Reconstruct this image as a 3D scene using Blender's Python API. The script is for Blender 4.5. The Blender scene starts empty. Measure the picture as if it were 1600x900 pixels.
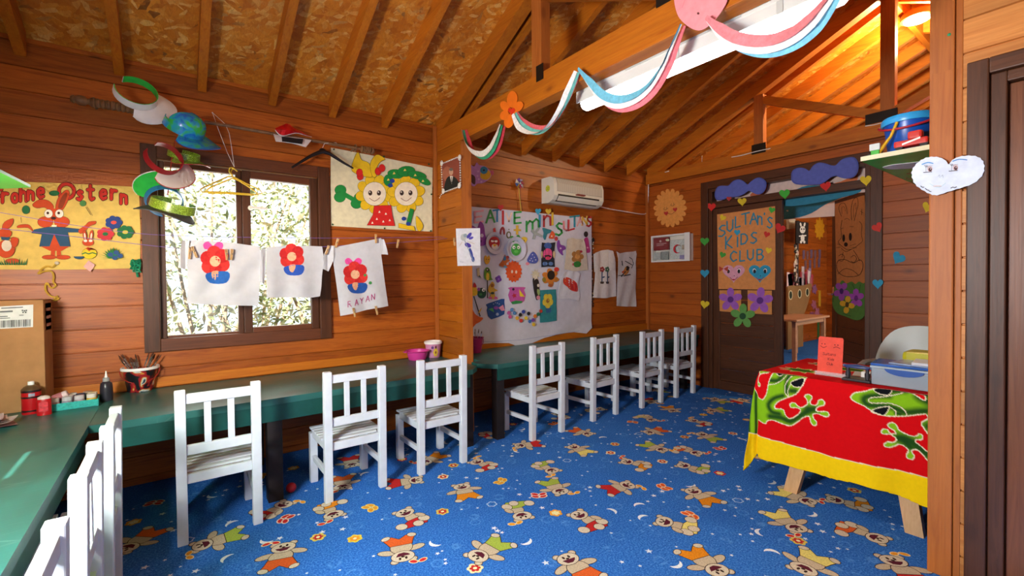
import bpy, bmesh, math, random
import numpy as np
from mathutils import Vector, Matrix, Euler
random.seed(7)
SC = bpy.context.scene
COL = SC.collection
PI = math.pi
# ------------------------------------------------------------------ camera
CAM = Vector((0, 0, 1.2)); FPX = 711.6
YAW, PIT, ROL = math.radians(36.7546), math.radians(-0.9888), math.radians(-0.5885)
_fw = Vector((math.sin(YAW)*math.cos(PIT), math.cos(YAW)*math.cos(PIT), math.sin(PIT)))
_r = Vector((math.cos(YAW), -math.sin(YAW), 0)); _u = _r.cross(_fw)
CR = math.cos(ROL)*_r + math.sin(ROL)*_u
CU = -math.sin(ROL)*_r + math.cos(ROL)*_u
cd = bpy.data.cameras.new('camera'); cam = bpy.data.objects.new('camera', cd); COL.objects.link(cam)
cd.sensor_width = 36; cd.lens = FPX/1600*36; cd.clip_start = 0.02
cam.matrix_world = Matrix(((CR.x, CU.x, -_fw.x, CAM.x), (CR.y, CU.y, -_fw.y, CAM.y), (CR.z, CU.z, -_fw.z, CAM.z), (0, 0, 0, 1)))
SC.camera = cam
# ------------------------------------------------------------------ world, sun, daylight, exposure
SC.view_settings.view_transform = 'Standard'; SC.view_settings.look = 'None'
SC.view_settings.gamma = 1.0; SC.view_settings.use_curve_mapping = False
SC.view_settings.exposure = -0.08
w = bpy.data.worlds.new('sky'); SC.world = w; w.use_nodes = True
w.node_tree.nodes['Background'].inputs[0].default_value = (0.78, 0.9, 1.0, 1)
w.node_tree.nodes['Background'].inputs[1].default_value = 1.7
def area(name, loc, rot, sx, sy, power, col):
    l = bpy.data.lights.new(name, 'AREA'); l.shape = 'RECTANGLE'; l.size = sx; l.size_y = sy; l.energy = power; l.color = col
    o = bpy.data.objects.new(name, l); o.location = loc; o.rotation_euler = rot; COL.objects.link(o); return o
sl = bpy.data.lights.new('sun', 'SUN'); sl.energy = 30; sl.angle = 0.01; sl.color = (1, .95, .85)
so = bpy.data.objects.new('sun', sl); so.location = (-4, -3, 6); COL.objects.link(so)
so.rotation_euler = Vector((0.5, 0.55, -0.67)).to_track_quat('-Z', 'Y').to_euler()
# daylight through the window of the left wall; the uplight, rear and hall fills are added
area('daylight_side_window', (-0.90, 1.0, 1.42), (PI/2-.45, 0, -PI/2+.15), 0.42, 0.42, 112, (0.92, 0.96, 1.0))
area('added_warm_uplight', (-0.90, 1.35, 1.32), (PI/2+1.08, 0, -PI/2+.8), 0.6, 0.4, 88, (1.0, 0.80, 0.54))  # added warm lamp aimed up to brighten the ceiling boards
area('rear_fill', (0.35, -1.22, 1.8), (PI/2, 0, -.25), 1.6, 1.0, 7, (1.0, 0.97, 0.93))  # added frontal fill behind the camera; a doorway there is made up
area('daylight_through_window', (0.37, 3.62, 1.4), (PI/2, 0, PI), 0.75, 0.95, 14, (0.95, 1.0, 0.95))
area('hall_fill', (8.0, 0.0, 1.7), (PI/2, 0, 0), 3.0, 1.4, 90, (1.0, 0.88, 0.72))  # added fill standing inside the hall; no window belongs to it

# ------------------------------------------------------------------ helpers
def px(x, y): return _fw*FPX + CR*(x-800) + CU*(450-y)
def onp(axis, val, x, y):
    d = px(x, y); t = (val - CAM[axis])/d[axis]; return CAM + t*d
def onX(v, x, y): return onp(0, v, x, y)
def onY(v, x, y): return onp(1, v, x, y)
def onZ(v, x, y): return onp(2, v, x, y)
def s2l(c):
    c = c/255.0
    return c/12.92 if c <= 0.04045 else ((c+0.055)/1.055)**2.4
def rgb(c):
    if isinstance(c, str):
        c = c.lstrip('#'); c = tuple(int(c[i:i+2], 16) for i in (0, 2, 4))
    return (s2l(c[0]), s2l(c[1]), s2l(c[2]))
class NT:
    def __init__(s, name):
        s.m = bpy.data.materials.new(name); s.m.use_nodes = True; s.t = s.m.node_tree
        s.b = s.t.nodes['Principled BSDF']
    def n(s, typ, _ins=None, **kw):
        o = s.t.nodes.new(typ)
        for k, v in kw.items(): setattr(o, k, v)
        for k, v in (_ins or {}).items(): s.set(o.inputs[k], v)
        return o
    def set(s, sock, v):
        if isinstance(v, bpy.types.NodeSocket): s.t.links.new(v, sock)
        elif isinstance(v, bpy.types.Node): s.t.links.new(v.outputs[0], sock)
        elif isinstance(v, (tuple, list)) and len(v) == 3 and sock.type == 'RGBA': sock.default_value = (*v, 1)
        else: sock.default_value = v
    def math(s, op, a, b=0.0, c=None):
        o = s.t.nodes.new('ShaderNodeMath'); o.operation = op
        s.set(o.inputs[0], a); s.set(o.inputs[1], b)
        if c is not None: s.set(o.inputs[2], c)
        return o.outputs[0]
    def mix(s, f, a, b, mode='MIX'):
        o = s.t.nodes.new('ShaderNodeMix'); o.data_type = 'RGBA'; o.blend_type = mode
        s.set(o.inputs[0], f); s.set(o.inputs[6], a); s.set(o.inputs[7], b); return o.outputs[2]
    def ramp(s, f, stops):
        o = s.t.nodes.new('ShaderNodeValToRGB'); e = o.color_ramp.elements
        while len(e) < len(stops): e.new(0.5)
        for i, (p, c) in enumerate(stops):
            e[i].position = p; e[i].color = (*(c if isinstance(c, tuple) else (c, c, c)), 1)
        s.set(o.inputs[0], f); return o.outputs[0]
    def noise(s, vec, scale, detail=3, rough=0.55, dist=0.0):
        o = s.n('ShaderNodeTexNoise'); s.set(o.inputs['Vector'], vec)
        o.inputs['Scale'].default_value = scale; o.inputs['Detail'].default_value = detail
        o.inputs['Roughness'].default_value = rough; o.inputs['Distortion'].default_value = dist
        return o.outputs[0]
    def bump(s, h, strength=0.2, dist=0.01):
        o = s.n('ShaderNodeBump'); s.set(o.inputs['Height'], h)
        o.inputs['Strength'].default_value = strength; o.inputs['Distance'].default_value = dist
        s.t.links.new(o.outputs[0], s.b.inputs['Normal'])
    def out(s, col=None, rough=0.5, spec=None, **kw):
        if col is not None: s.set(s.b.inputs['Base Color'], col)
        s.set(s.b.inputs['Roughness'], rough)
        if spec is not None: s.b.inputs['Specular IOR Level'].default_value = spec
        for k, v in kw.items(): s.set(s.b.inputs[k.replace('_', ' ')], v)
        return s.m
_pm = {}
def pm(c, rough=0.55, var=0.08, scale=9, bump=0.0, metal=0.0, spec=0.4, name='paint', trans=0.0, alpha=1.0):
    """plain procedural material: colour with a little noise"""
    key = (str(c), rough, var, scale, bump, metal, name, trans, alpha)
    if key in _pm: return _pm[key]
    t = NT(name); base = rgb(c)
    g = t.n('ShaderNodeTexCoord').outputs['Object']
    f = t.noise(g, scale, 4)
    lo = tuple(v*(1-var*1.6) for v in base); hi = tuple(min(1, v*(1+var)) for v in base)
    col = t.ramp(f, [(0.3, lo), (0.7, hi)])
    if bump: t.bump(t.noise(g, scale*12, 3), bump, 0.004)
    m = t.out(col, rough, spec, Metallic=metal)
    if trans: t.b.inputs['Transmission Weight'].default_value = trans
    if alpha < 1: t.b.inputs['Alpha'].default_value = alpha
    _pm[key] = m; return m
def wood(name, lo, hi, dark, ph=0.125, z0=0.115, axis='X', rough=0.5, grain=1.0, tint=0.35, knots=1.0, per='Z'):
    """boards: grain along `axis`, one tint per board (boards counted along `per`)"""
    t = NT(name); p = t.n('ShaderNodeSeparateXYZ', {0: t.n('ShaderNodeNewGeometry').outputs['Position']})
    X, Y, Z = p.outputs
    along = {'X': X, 'Y': Y, 'Z': Z}[axis]
    a, b = {'X': (Y, Z), 'Y': (X, Z), 'Z': (X, Y)}[axis]
    pid = t.math('FLOOR', t.math('DIVIDE', t.math('SUBTRACT', {'X': X, 'Y': Y, 'Z': Z}[per], z0), ph))
    wn = t.n('ShaderNodeTexWhiteNoise', noise_dimensions='1D'); t.set(wn.inputs['W'], pid)
    off = t.math('MULTIPLY', wn.outputs[0], 37.0)
    v = t.n('ShaderNodeCombineXYZ', {0: t.math('ADD', t.math('MULTIPLY', along, 1.0), off), 1: t.math('MULTIPLY', a, 14.0), 2: t.math('MULTIPLY', b, 14.0)}).outputs[0]
    warp = t.noise(v, 1.1, 2)
    g1 = t.noise(v, 2.6*grain, 5, 0.62, 1.2)
    fine = t.noise(t.n('ShaderNodeCombineXYZ', {0: t.math('ADD', t.math('MULTIPLY', along, 2.5), off), 1: t.math('MULTIPLY', a, 120), 2: t.math('MULTIPLY', b, 120)}).outputs[0], 1.0, 3)
    col = t.ramp(g1, [(0.30, rgb(lo)), (0.55, rgb(hi)), (0.75, rgb(lo))])
    col = t.mix(t.math('MULTIPLY', fine, 0.45), col, rgb(dark))
    k = t.n('ShaderNodeTexVoronoi', feature='F1')
    kv = t.n('ShaderNodeCombineXYZ', {0: t.math('ADD', t.math('MULTIPLY', along, 2.3), off), 1: t.math('MULTIPLY', a, 4.5), 2: t.math('MULTIPLY', b, 4.5)})
    t.set(k.inputs['Vector'], kv); k.inputs['Scale'].default_value = 1.0
    kd = t.ramp(k.outputs['Distance'], [(0.0, 1.0), (0.06, 0.85), (0.10, 0.25), (0.16, 0.0)])
    col = t.mix(t.math('MULTIPLY', kd, 0.75*knots), col, rgb(dark))
    tn = t.math('ADD', t.math('MULTIPLY', wn.outputs[0], tint), 1.0-tint*0.5)
    wv = t.math('ADD', t.math('MULTIPLY', warp, 0.5), 0.75)
    tc = t.n('ShaderNodeCombineColor', {0: t.math('MULTIPLY', tn, wv), 1: t.math('MULTIPLY', tn, wv), 2: t.math('MULTIPLY', tn, wv)}).outputs[0]
    col = t.mix(1.0, col, tc, 'MULTIPLY')
    t.bump(fine, 0.12, 0.004)
    return t.out(col, rough, 0.35)
class MB:
    """collects geometry with material slots, then links ONE mesh object"""
    def __init__(s): s.v = []; s.f = []; s.mi = []; s.mats = []; s.sm = []
    def slot(s, m):
        if m is None: return 0
        if m not in s.mats: s.mats.append(m)
        return s.mats.index(m)
    def add(s, vs, fs, m=None, smooth=False):
        o = len(s.v); s.v += [tuple(v) for v in vs]; k = s.slot(m)
        for f in fs: s.f.append(tuple(i+o for i in f)); s.mi.append(k); s.sm.append(smooth)
        return s
    def box(s, lo, hi, m=None, rot=None, piv=None, bev=0.0):
        x0, y0, z0 = lo; x1, y1, z1 = hi
        b = min(bev, (x1-x0)*.45, (y1-y0)*.45, (z1-z0)*.45)
        if b <= 0:
            vs = [Vector(p) for p in ((x0,y0,z0),(x1,y0,z0),(x1,y1,z0),(x0,y1,z0),(x0,y0,z1),(x1,y0,z1),(x1,y1,z1),(x0,y1,z1))]
            fs = [(0,3,2,1),(4,5,6,7),(0,1,5,4),(1,2,6,5),(2,3,7,6),(3,0,4,7)]
        else:
            bm = bmesh.new(); bmesh.ops.create_cube(bm, size=1)
            for v in bm.verts: v.co = Vector(((x0+x1)/2+v.co.x*(x1-x0), (y0+y1)/2+v.co.y*(y1-y0), (z0+z1)/2+v.co.z*(z1-z0)))
            bmesh.ops.bevel(bm, geom=bm.edges[:], offset=b, segments=2, affect='EDGES', profile=0.6)
            bm.verts.ensure_lookup_table(); vs = [v.co.copy() for v in bm.verts]; fs = [tuple(v.index for v in f.verts) for f in bm.faces]; bm.free()
        if rot is not None:
            pv = Vector(piv) if piv is not None else Vector(((x0+x1)/2,(y0+y1)/2,(z0+z1)/2))
            R = rot if isinstance(rot, Matrix) else Euler(rot).to_matrix()
            vs = [pv + R @ (v-pv) for v in vs]
        return s.add(vs, fs, m)
    def bar(s, p0, p1, w, h, m=None, up=(0,0,1), bev=0.0):
        """rectangular bar from p0 to p1, width w (sideways), height h (along up)"""
        p0, p1 = Vector(p0), Vector(p1); d = (p1-p0); L = d.length; d.normalize()
        sd = d.cross(Vector(up)).normalized(); u = sd.cross(d)
        R = Matrix((sd, d, u)).transposed()
        t = MB(); t.box((-w/2, 0, -h/2), (w/2, L, h/2), bev=bev)
        return s.add([p0 + R @ Vector(v) for v in t.v], t.f, m)
    def tube(s, pts, r, m=None, n=8, cap=True, closed=False):
        pts = [Vector(p) for p in pts]; rs = r if isinstance(r, (list, tuple)) else [r]*len(pts)
        vs = []; fs = []; N = len(pts); prev = None
        for i, p in enumerate(pts):
            a = pts[i-1] if i > 0 else (pts[-1] if closed else p); b = pts[i+1] if i < N-1 else (pts[0] if closed else p)
            d = (b-a); d = d.normalized() if d.length > 1e-9 else Vector((0,0,1))
            if prev is None:
                q = Vector((0,0,1)) if abs(d.z) < .9 else Vector((1,0,0)); e = d.cross(q).normalized()
            else:
                e = prev - d*prev.dot(d); e = e.normalized() if e.length > 1e-6 else d.orthogonal().normalized()
            prev = e; g = d.cross(e)
            for k in range(n):
                an = 2*PI*k/n; vs.append(p + (e*math.cos(an)+g*math.sin(an))*rs[i])
        for i in range(N if closed else N-1):
            j = (i+1) % N
            for k in range(n): fs.append((i*n+k, i*n+(k+1)%n, j*n+(k+1)%n, j*n+k))
        if cap and not closed: fs.append(tuple(range(n))[::-1]); fs.append(tuple((N-1)*n+k for k in range(n)))
        return s.add(vs, fs, m, True)
    def lathe(s, prof, m=None, n=24, org=(0,0,0), R=None, smooth=True):
        """prof: (radius, z) pairs; turned about z, then rotated by R and moved to org"""
        org = Vector(org); vs = []; fs = []
        for (r, z) in prof:
            for k in range(n):
                a = 2*PI*k/n; v = Vector((r*math.cos(a), r*math.sin(a), z)); vs.append(org + (R @ v if R is not None else v))
        for i in range(len(prof)-1):
            for k in range(n): fs.append((i*n+k, i*n+(k+1)%n, (i+1)*n+(k+1)%n, (i+1)*n+k))
        if prof[0][0] > 1e-5: fs.append(tuple(range(n))[::-1])
        if prof[-1][0] > 1e-5: fs.append(tuple((len(prof)-1)*n+k for k in range(n)))
        return s.add(vs, fs, m, smooth)
    def ball(s, c, r, m=None, n=14, R=None):
        r = (r, r, r) if not isinstance(r, (tuple, list)) else r
        c = Vector(c); vs = []; fs = []; h = n//2
        for i in range(h+1):
            t = PI*i/h
            for k in range(n):
                a = 2*PI*k/n; v = Vector((r[0]*math.sin(t)*math.cos(a), r[1]*math.sin(t)*math.sin(a), -r[2]*math.cos(t)))
                vs.append(c + (R @ v if R is not None else v))
        for i in range(h):
            for k in range(n): fs.append((i*n+k, i*n+(k+1)%n, (i+1)*n+(k+1)%n, (i+1)*n+k))
        return s.add(vs, fs, m, True)
    def prism(s, pts, nrm, th, m=None, mside=None):
        """polygon of 3-D points extruded back along -nrm by th"""
        pts = [Vector(p) for p in pts]; nrm = Vector(nrm).normalized()
        ar = Vector((0,0,0))
        for i in range(1, len(pts)-1): ar += (pts[i]-pts[0]).cross(pts[i+1]-pts[0])
        if ar.dot(nrm) < 0: pts = pts[::-1]
        n = len(pts); vs = pts + [p - nrm*th for p in pts]
        s.add(vs, [tuple(range(n)), tuple(range(2*n-1, n-1, -1))], m)
        s.add(vs, [(i, i+n, (i+1)%n+n, (i+1)%n) for i in range(n)], mside or m)
        return s
    def build(s, name, m=None, parent=None, loc=None):
        me = bpy.data.meshes.new(name); me.from_pydata(s.v, [], s.f)
        mats = s.mats or [m]
        if m is not None and s.mats and m not in mats: pass
        for x in mats: me.materials.append(x)
        me.polygons.foreach_set('material_index', s.mi); me.polygons.foreach_set('use_smooth', s.sm)
        me.validate(); me.update()
        if any(s.sm):
            bm = bmesh.new(); bm.from_mesh(me); bmesh.ops.remove_doubles(bm, verts=bm.verts, dist=1e-5)
            bmesh.ops.recalc_face_normals(bm, faces=bm.faces); bm.to_mesh(me); bm.free()
            me.set_sharp_from_angle(angle=math.radians(42))
        o = bpy.data.objects.new(name, me); COL.objects.link(o)
        if parent is not None: o.parent = parent; o.matrix_parent_inverse = Matrix.Identity(4)
        if loc is not None: o.location = loc
        return o
def tag(o, label, cat, group=None, kind=None):
    if label: o['label'] = label
    if cat: o['category'] = cat
    if group: o['group'] = group
    if kind: o['kind'] = kind
    return o
def struct(o): o['kind'] = 'structure'; return o
def empty(name, loc, label, cat, group=None, rz=0.0):
    o = bpy.data.objects.new(name, None); COL.objects.link(o); o.location = loc; o.rotation_euler = (0, 0, rz); o.empty_display_size = 0.05
    return tag(o, label, cat, group)
def dup(root, loc=None, rz=None, label=None):
    r = root.copy(); COL.objects.link(r)
    if loc is not None: r.location = loc
    if rz is not None: r.rotation_euler = (0, 0, rz)
    if label: r['label'] = label
    for ch in list(root.children):
        c = ch.copy(); COL.objects.link(c); c.parent = r
        for g in ch.children:
            d = g.copy(); COL.objects.link(d); d.parent = c
    return r
# ---- flat art: polygons laid on a plane, every next shape a hair in front of the last
def circ(cx, cy, r, n=24, ry=None, rot=0.0, a0=0.0, a1=2*PI):
    ry = r if ry is None else ry; out = []
    full = abs(a1-a0-2*PI) < 1e-6
    for i in range(n if full else n+1):
        a = a0+(a1-a0)*i/n; x, y = r*math.cos(a), ry*math.sin(a)
        out.append((cx+x*math.cos(rot)-y*math.sin(rot), cy+x*math.sin(rot)+y*math.cos(rot)))
    return out
def smooth(pts, closed=True, k=5):
    """Catmull-Rom through the points"""
    n = len(pts); out = []
    rng = range(n) if closed else range(n-1)
    for i in rng:
        if closed: p0, p1, p2, p3 = pts[i-1], pts[i], pts[(i+1)%n], pts[(i+2)%n]
        else: p0, p1, p2, p3 = pts[max(i-1,0)], pts[i], pts[i+1], pts[min(i+2,n-1)]
        for j in range(k):
            t = j/k; a = []
            for d in range(len(p1)):
                a.append(0.5*((2*p1[d])+(-p0[d]+p2[d])*t+(2*p0[d]-5*p1[d]+4*p2[d]-p3[d])*t*t+(-p0[d]+3*p1[d]-3*p2[d]+p3[d])*t**3))
            out.append(tuple(a))
    if not closed: out.append(tuple(pts[-1]))
    return out
def heart(cx, cy, w, h, rot=0.0, n=26):
    """heart in a y-down frame, point at the bottom"""
    out = []
    for i in range(n):
        t = 2*PI*i/n; x = 16*math.sin(t)**3/32*w; y = -(13*math.cos(t)-5*math.cos(2*t)-2*math.cos(3*t)-math.cos(4*t)+2.5)/29*h
        out.append((cx+x*math.cos(rot)-y*math.sin(rot), cy+x*math.sin(rot)+y*math.cos(rot)))
    return out
def flower_outline(cx, cy, R, n=5, rot=0.0, depth=0.42, k=10, sy=1.0):
    out = []
    for i in range(n*k):
        a = 2*PI*i/(n*k); r = R*(1-depth*(1-abs(math.cos(n*a/2))**0.7)); out.append((cx+r*math.cos(a+rot), cy+sy*r*math.sin(a+rot)))
    return out
class Art:
    def __init__(s, conv, nrm, mb=None, step=0.0001, base=0.0006):
        s.c = conv; s.n = Vector(nrm).normalized(); s.mb = mb or MB(); s.k = base; s.step = step
    def _m(s, c): return c if isinstance(c, bpy.types.Material) else pm(c, 0.75, 0.07, 30, name='pigment')
    def back(s, pts, c, th=0.003):
        """the sheet itself: solid, th thick"""
        s.mb.prism([s.c(x, y) for x, y in pts], s.n, -th if False else th, s._m(c)); return s
    def poly(s, pts, c):
        s.k += s.step; P = [s.c(x, y) + s.n*s.k for x, y in pts]
        ar = Vector((0,0,0))
        for i in range(1, len(P)-1): ar += (P[i]-P[0]).cross(P[i+1]-P[0])
        if ar.dot(s.n) < 0: P = P[::-1]
        s.mb.add(P, [tuple(range(len(P)))], s._m(c)); return s
    def line(s, pts, wd, c, closed=False):
        """stroke with round ends, one flat layer"""
        s.k += s.step; m = s._m(c); pts = list(pts)
        if closed: pts = pts + [pts[0]]
        def put(q):
            P = [s.c(x, y) + s.n*s.k for x, y in q]
            ar = (P[1]-P[0]).cross(P[2]-P[0])
            if ar.dot(s.n) < 0: P = P[::-1]
            s.mb.add(P, [tuple(range(len(P)))], m)
        for i in range(len(pts)-1):
            (x0, y0), (x1, y1) = pts[i], pts[i+1]; L = math.hypot(x1-x0, y1-y0)
            if L < 1e-9: continue
            nx, ny = -(y1-y0)/L*wd/2, (x1-x0)/L*wd/2
            put([(x0+nx, y0+ny), (x1+nx, y1+ny), (x1-nx, y1-ny), (x0-nx, y0-ny)])
            s.k += 1e-6
        for (x, y) in pts: put(circ(x, y, wd/2*0.99, 8)); s.k += 1e-6
        return s
    def shape(s, pts, fill, line=None, wd=0.6):
        if line: s.line(pts, wd, line, True)
        s.poly(pts, fill)
        return s
    def build(s, name, parent=None): return s.mb.build(name, None, parent)
def grid_plane(O, U, V):
    O, U, V = Vector(O), Vector(U), Vector(V)
    return lambda x, y: O + U*x + V*y
# ---- stroke letters (unit box: x 0..0.6, y 0 top .. 1 base line)
GL = {
'A': [[(0,1),(.3,0),(.6,1)],[(.12,.62),(.48,.62)]], 'B': [[(0,1),(0,0),(.35,.02),(.48,.2),(.35,.45),(0,.48)],[(.35,.45),(.55,.7),(.4,.97),(0,1)]],
'C': [[(.55,.18),(.3,0),(.05,.3),(.03,.65),(.25,1),(.55,.85)]], 'D': [[(0,0),(0,1),(.35,.95),(.55,.6),(.5,.25),(.3,.03),(0,0)]],
'E': [[(.55,0),(0,0),(0,1),(.55,1)],[(0,.5),(.45,.5)]], 'F': [[(.55,0),(0,0),(0,1)],[(0,.5),(.42,.5)]],
'I': [[(.3,.0),(.3,1)]], 'i': [[(.15,.35),(.15,1)],[(.15,.05),(.15,.1)]], 'K': [[(0,0),(0,1)],[(.5,0),(.03,.55),(.55,1)]],
'L': [[(.02,0),(0,1),(.5,1)]], 'M': [[(0,1),(.05,0),(.3,.6),(.55,0),(.6,1)]], 'm': [[(0,1),(0,.3)],[(0,.55),(.15,.33),(.28,.5),(.28,1)],[(.28,.5),(.45,.33),(.56,.5),(.56,1)]],
'N': [[(0,1),(0,0),(.5,1),(.5,0)]], 'n': [[(0,1),(0,.3)],[(0,.55),(.2,.33),(.42,.45),(.44,1)]], 'R': [[(0,1),(0,0),(.38,.05),(.48,.25),(.35,.48),(0,.5)],[(.2,.5),(.55,1)]],
'S': [[(.5,.1),(.25,0),(.05,.2),(.2,.43),(.45,.6),(.5,.82),(.25,1),(0,.88)]], 'T': [[(0,0),(.6,0)],[(.3,0),(.3,1)]],
'U': [[(0,0),(.02,.75),(.25,1),(.48,.78),(.5,0)]], 'Y': [[(0,0),(.27,.5),(.55,0)],[(.27,.5),(.27,1)]], "'": [[(.1,0),(.05,.2)]], '+': [[(.3,.2),(.3,.8)],[(0,.5),(.6,.5)]],
'V': [[(0,0),(.28,1),(.56,0)]], 'O': [circ(.28,.5,.28,14,.5)+[(.56,.5)]], 'r': [[(.0,.3),(.0,1)],[(0,.55),(.2,.33),(.4,.38)]],
'o': [circ(.22,.67,.22,12,.33)+[(.44,.67)]], 'e': [[(.02,.66),(.42,.62),(.38,.4),(.2,.33),(.02,.5),(.02,.8),(.2,1),(.42,.9)]], 's': [[(.38,.42),(.2,.33),(.05,.45),(.2,.62),(.38,.78),(.2,1),(.0,.92)]],
't': [[(.2,.0),(.2,.85),(.3,1),(.45,.92)],[(0,.3),(.42,.3)]], 'h': [[(0,0),(0,1)],[(0,.55),(.2,.33),(.42,.5),(.44,1)]],
'a': [[(.4,.4),(.2,.33),(.02,.6),(.12,.98),(.38,.8)],[(.42,.35),(.42,1)]], 'y': [[(0,.35),(.2,.8)],[(.42,.35),(.12,1.25)]], 'l': [[(.1,0),(.1,1)]], 'd': [[(.4,.6),(.2,.4),(.02,.65),(.15,1),(.4,.8)],[(.42,0),(.42,1)]], 'b': [[(0,0),(0,1)],[(0,.6),(.22,.4),(.4,.65),(.25,1),(0,.85)]], 'u': [[(0,.35),(.02,.85),(.2,1),(.4,.8)],[(.42,.35),(.42,1)]], '.': [[(.05,.97),(.05,1.0)]],
}
def text(art, s, conv2, wd, c, gap=0.2):
    """conv2 maps unit letter space to the art's own frame"""
    x = 0.0
    for ch in s:
        if ch == ' ': x += 0.45; continue
        wmax = 0.0
        for st in GL[ch]:
            art.line([conv2(x+a, b) for a, b in st], wd, c); art.k -= art.step*0.9
            wmax = max(wmax, max(a for a, b in st))
        x += wmax+gap
    return x
def lerp2(x0, y0, x1, y1, h):
    """letter frame: base line from (x0,y0) per unit towards (x1,y1); y down, height h"""
    return lambda a, b: (x0+(x1-x0)*a, y0+(y1-y0)*a-h*(1-b))
# ================================================================== materials of the shell
M_WALL = wood('pine_boards', '#8e3f0e', '#b9621a', '#3d1408', .1285, 0.046, 'X', 0.42)
M_FAR = wood('pine_boards_far', '#95430e', '#b05a16', '#401708', .129, 0.0, 'Y', 0.45)
M_PIER = wood('pine_boards_pier', '#a0500f', '#b66812', '#4a1c08', .13, 0.092, 'Y', 0.45)
M_SIDE = wood('pine_boards_pale', '#bd7535', '#cf8a45', '#7a3d18', .13, 0.1, 'Y', 0.5)
M_POSTZ = wood('pine_post', '#a4581f', '#b86a2a', '#7a3d18', 3.0, -1.0, 'Z', 0.5, tint=0.1)
M_BEAMY = wood('pine_beam', '#b45c10', '#c87416', '#6a2f0a', 0.4, 0.0, 'Y', 0.5, tint=0.2, per='X')
M_BEAMX = wood('pine_beam_long', '#b45c10', '#c87416', '#6a2f0a', 3.0, -1.0, 'X', 0.5, tint=0.1)
M_DARKZ = wood('dark_stained_upright', '#44240f', '#5a321a', '#1c0d06', 3.0, -1.0, 'Z', 0.45, tint=0.1, knots=0.5)
M_DARKY = wood('dark_stained_rail', '#44240f', '#5a321a', '#1c0d06', .124, 0.0, 'Y', 0.45, tint=0.3, knots=0.5)
M_DARKX = wood('dark_stained_rail_long', '#5a2f18', '#703c20', '#2a140a', 3.0, -1.0, 'X', 0.45, tint=0.1, knots=0.5)
def osb():
    t = NT('strand_board'); g = t.n('ShaderNodeNewGeometry').outputs['Position']
    col = None
    for i, (rot, sx, sy) in enumerate(((0.2, 12, 34), (1.0, 14, 38), (2.0, 11, 32), (2.7, 18, 46))):
        wp = t.n('ShaderNodeVectorMath', operation='ADD'); t.set(wp.inputs[0], g)
        nz = t.n('ShaderNodeTexNoise'); t.set(nz.inputs['Vector'], g); nz.inputs['Scale'].default_value = 9
        sc_ = t.n('ShaderNodeVectorMath', operation='SCALE'); t.set(sc_.inputs[0], nz.outputs['Color']); sc_.inputs['Scale'].default_value = 0.05; t.set(wp.inputs[1], sc_)
        mp = t.n('ShaderNodeMapping', vector_type='TEXTURE'); t.set(mp.inputs['Vector'], wp)
        mp.inputs['Rotation'].default_value = (0, 0, rot); mp.inputs['Scale'].default_value = (1/sx, 1/sy, 1); mp.inputs['Location'].default_value = (i*3.7, i*1.9, 0)
        wv = t.n('ShaderNodeTexVoronoi', feature='F1'); t.set(wv.inputs['Vector'], mp); wv.inputs['Scale'].default_value = 1.0
        sepc = t.n('ShaderNodeSeparateColor', {0: wv.outputs['Color']})
        c = t.ramp(sepc.outputs[0], [(0.0, rgb('#b46114')), (0.4, rgb('#cd7a1c')), (0.72, rgb('#d98c26')), (0.93, rgb('#eab866')), (1.0, rgb('#5c3210'))])
        if col is None: col = c
        else: col = t.mix(t.ramp(sepc.outputs[1], [(0.45, 0.0), (0.7, .8)]), col, c)
    st = t.noise(t.n('ShaderNodeMapping', {'Vector': g, 'Scale': (60, 25, 25)}), 1.0, 5, .7, 1.5)
    col = t.mix(t.ramp(st, [(.45, 0.0), (.75, .55)]), col, rgb('#8a4a10'))
    big = t.noise(g, 2.6, 3)
    col = t.mix(t.ramp(big, [(.35, 0.4), (.65, 0.0)]), col, rgb('#a25412'))
    t.bump(st, 0.2, 0.003)
    return t.out(col, 0.55, 0.35)
M_OSB = osb()
M_BLACK = pm('#17130f', 0.6, name='dark_void')

# ================================================================== walls
PITCH = 0.465
def zroof(y): return 2.52 + PITCH*(3.5-y) if y >= 1.15 else 2.52 + PITCH*(3.5-1.15) - PITCH*(1.15-y)
def plank_wall(name, axis, pos, sgn, a0, a1, z0, z1, ph, zoff, mat, holes=(), th=0.10):
    """boards along `axis` ('X' or 'Y') on the plane pos; visible face towards sgn"""
    mb = MB()
    def P(a, d, z): return (a, pos+sgn*d, z) if axis == 'X' else (pos+sgn*d, a, z)
    k = math.floor((z0-zoff)/ph)
    while zoff+k*ph < z1-1e-4:
        lo, hi = max(z0, zoff+k*ph), min(z1, zoff+(k+1)*ph); k += 1
        zs = sorted({lo, hi, *[z for h in holes for z in h[2:4] if lo+1e-4 < z < hi-1e-4]})
        for za, zb in zip(zs[:-1], zs[1:]):
            segs = [(a0, a1)]
            for h in holes:
                if h[2] < (za+zb)/2 < h[3]:
                    segs = [q for s_ in segs for q in ((s_[0], min(s_[1], h[0])), (max(s_[0], h[1]), s_[1])) if q[1]-q[0] > 1e-4]
            for (b0, b1) in segs:
                gl = 0.0045 if za == lo else 0; gh = 0.0045 if zb == hi else 0
                prof = [(-th, za), (-0.009, za), (-0.009, za+gl*.35), (0, za+gl), (0, zb-gh), (-0.009, zb-gh*.35), (-0.009, zb), (-th, zb)]
                vs = [P(b0, d, z) for d, z in prof] + [P(b1, d, z) for d, z in prof]; n = len(prof)
                fs = [(i, (i+1) % n, n+(i+1) % n, n+i) for i in range(n)] + [tuple(range(n))[::-1], tuple(range(n, 2*n))]
                mb.add(vs, fs, mat)
    o = mb.build(name); return struct(o)
WIN = (-0.06, 0.86, 0.86, 1.955)
plank_wall('wall_left', 'X', 3.5, -1, -1.15, 4.80, 0, 2.52, .1285, 0.046, M_WALL, [WIN])
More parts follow.
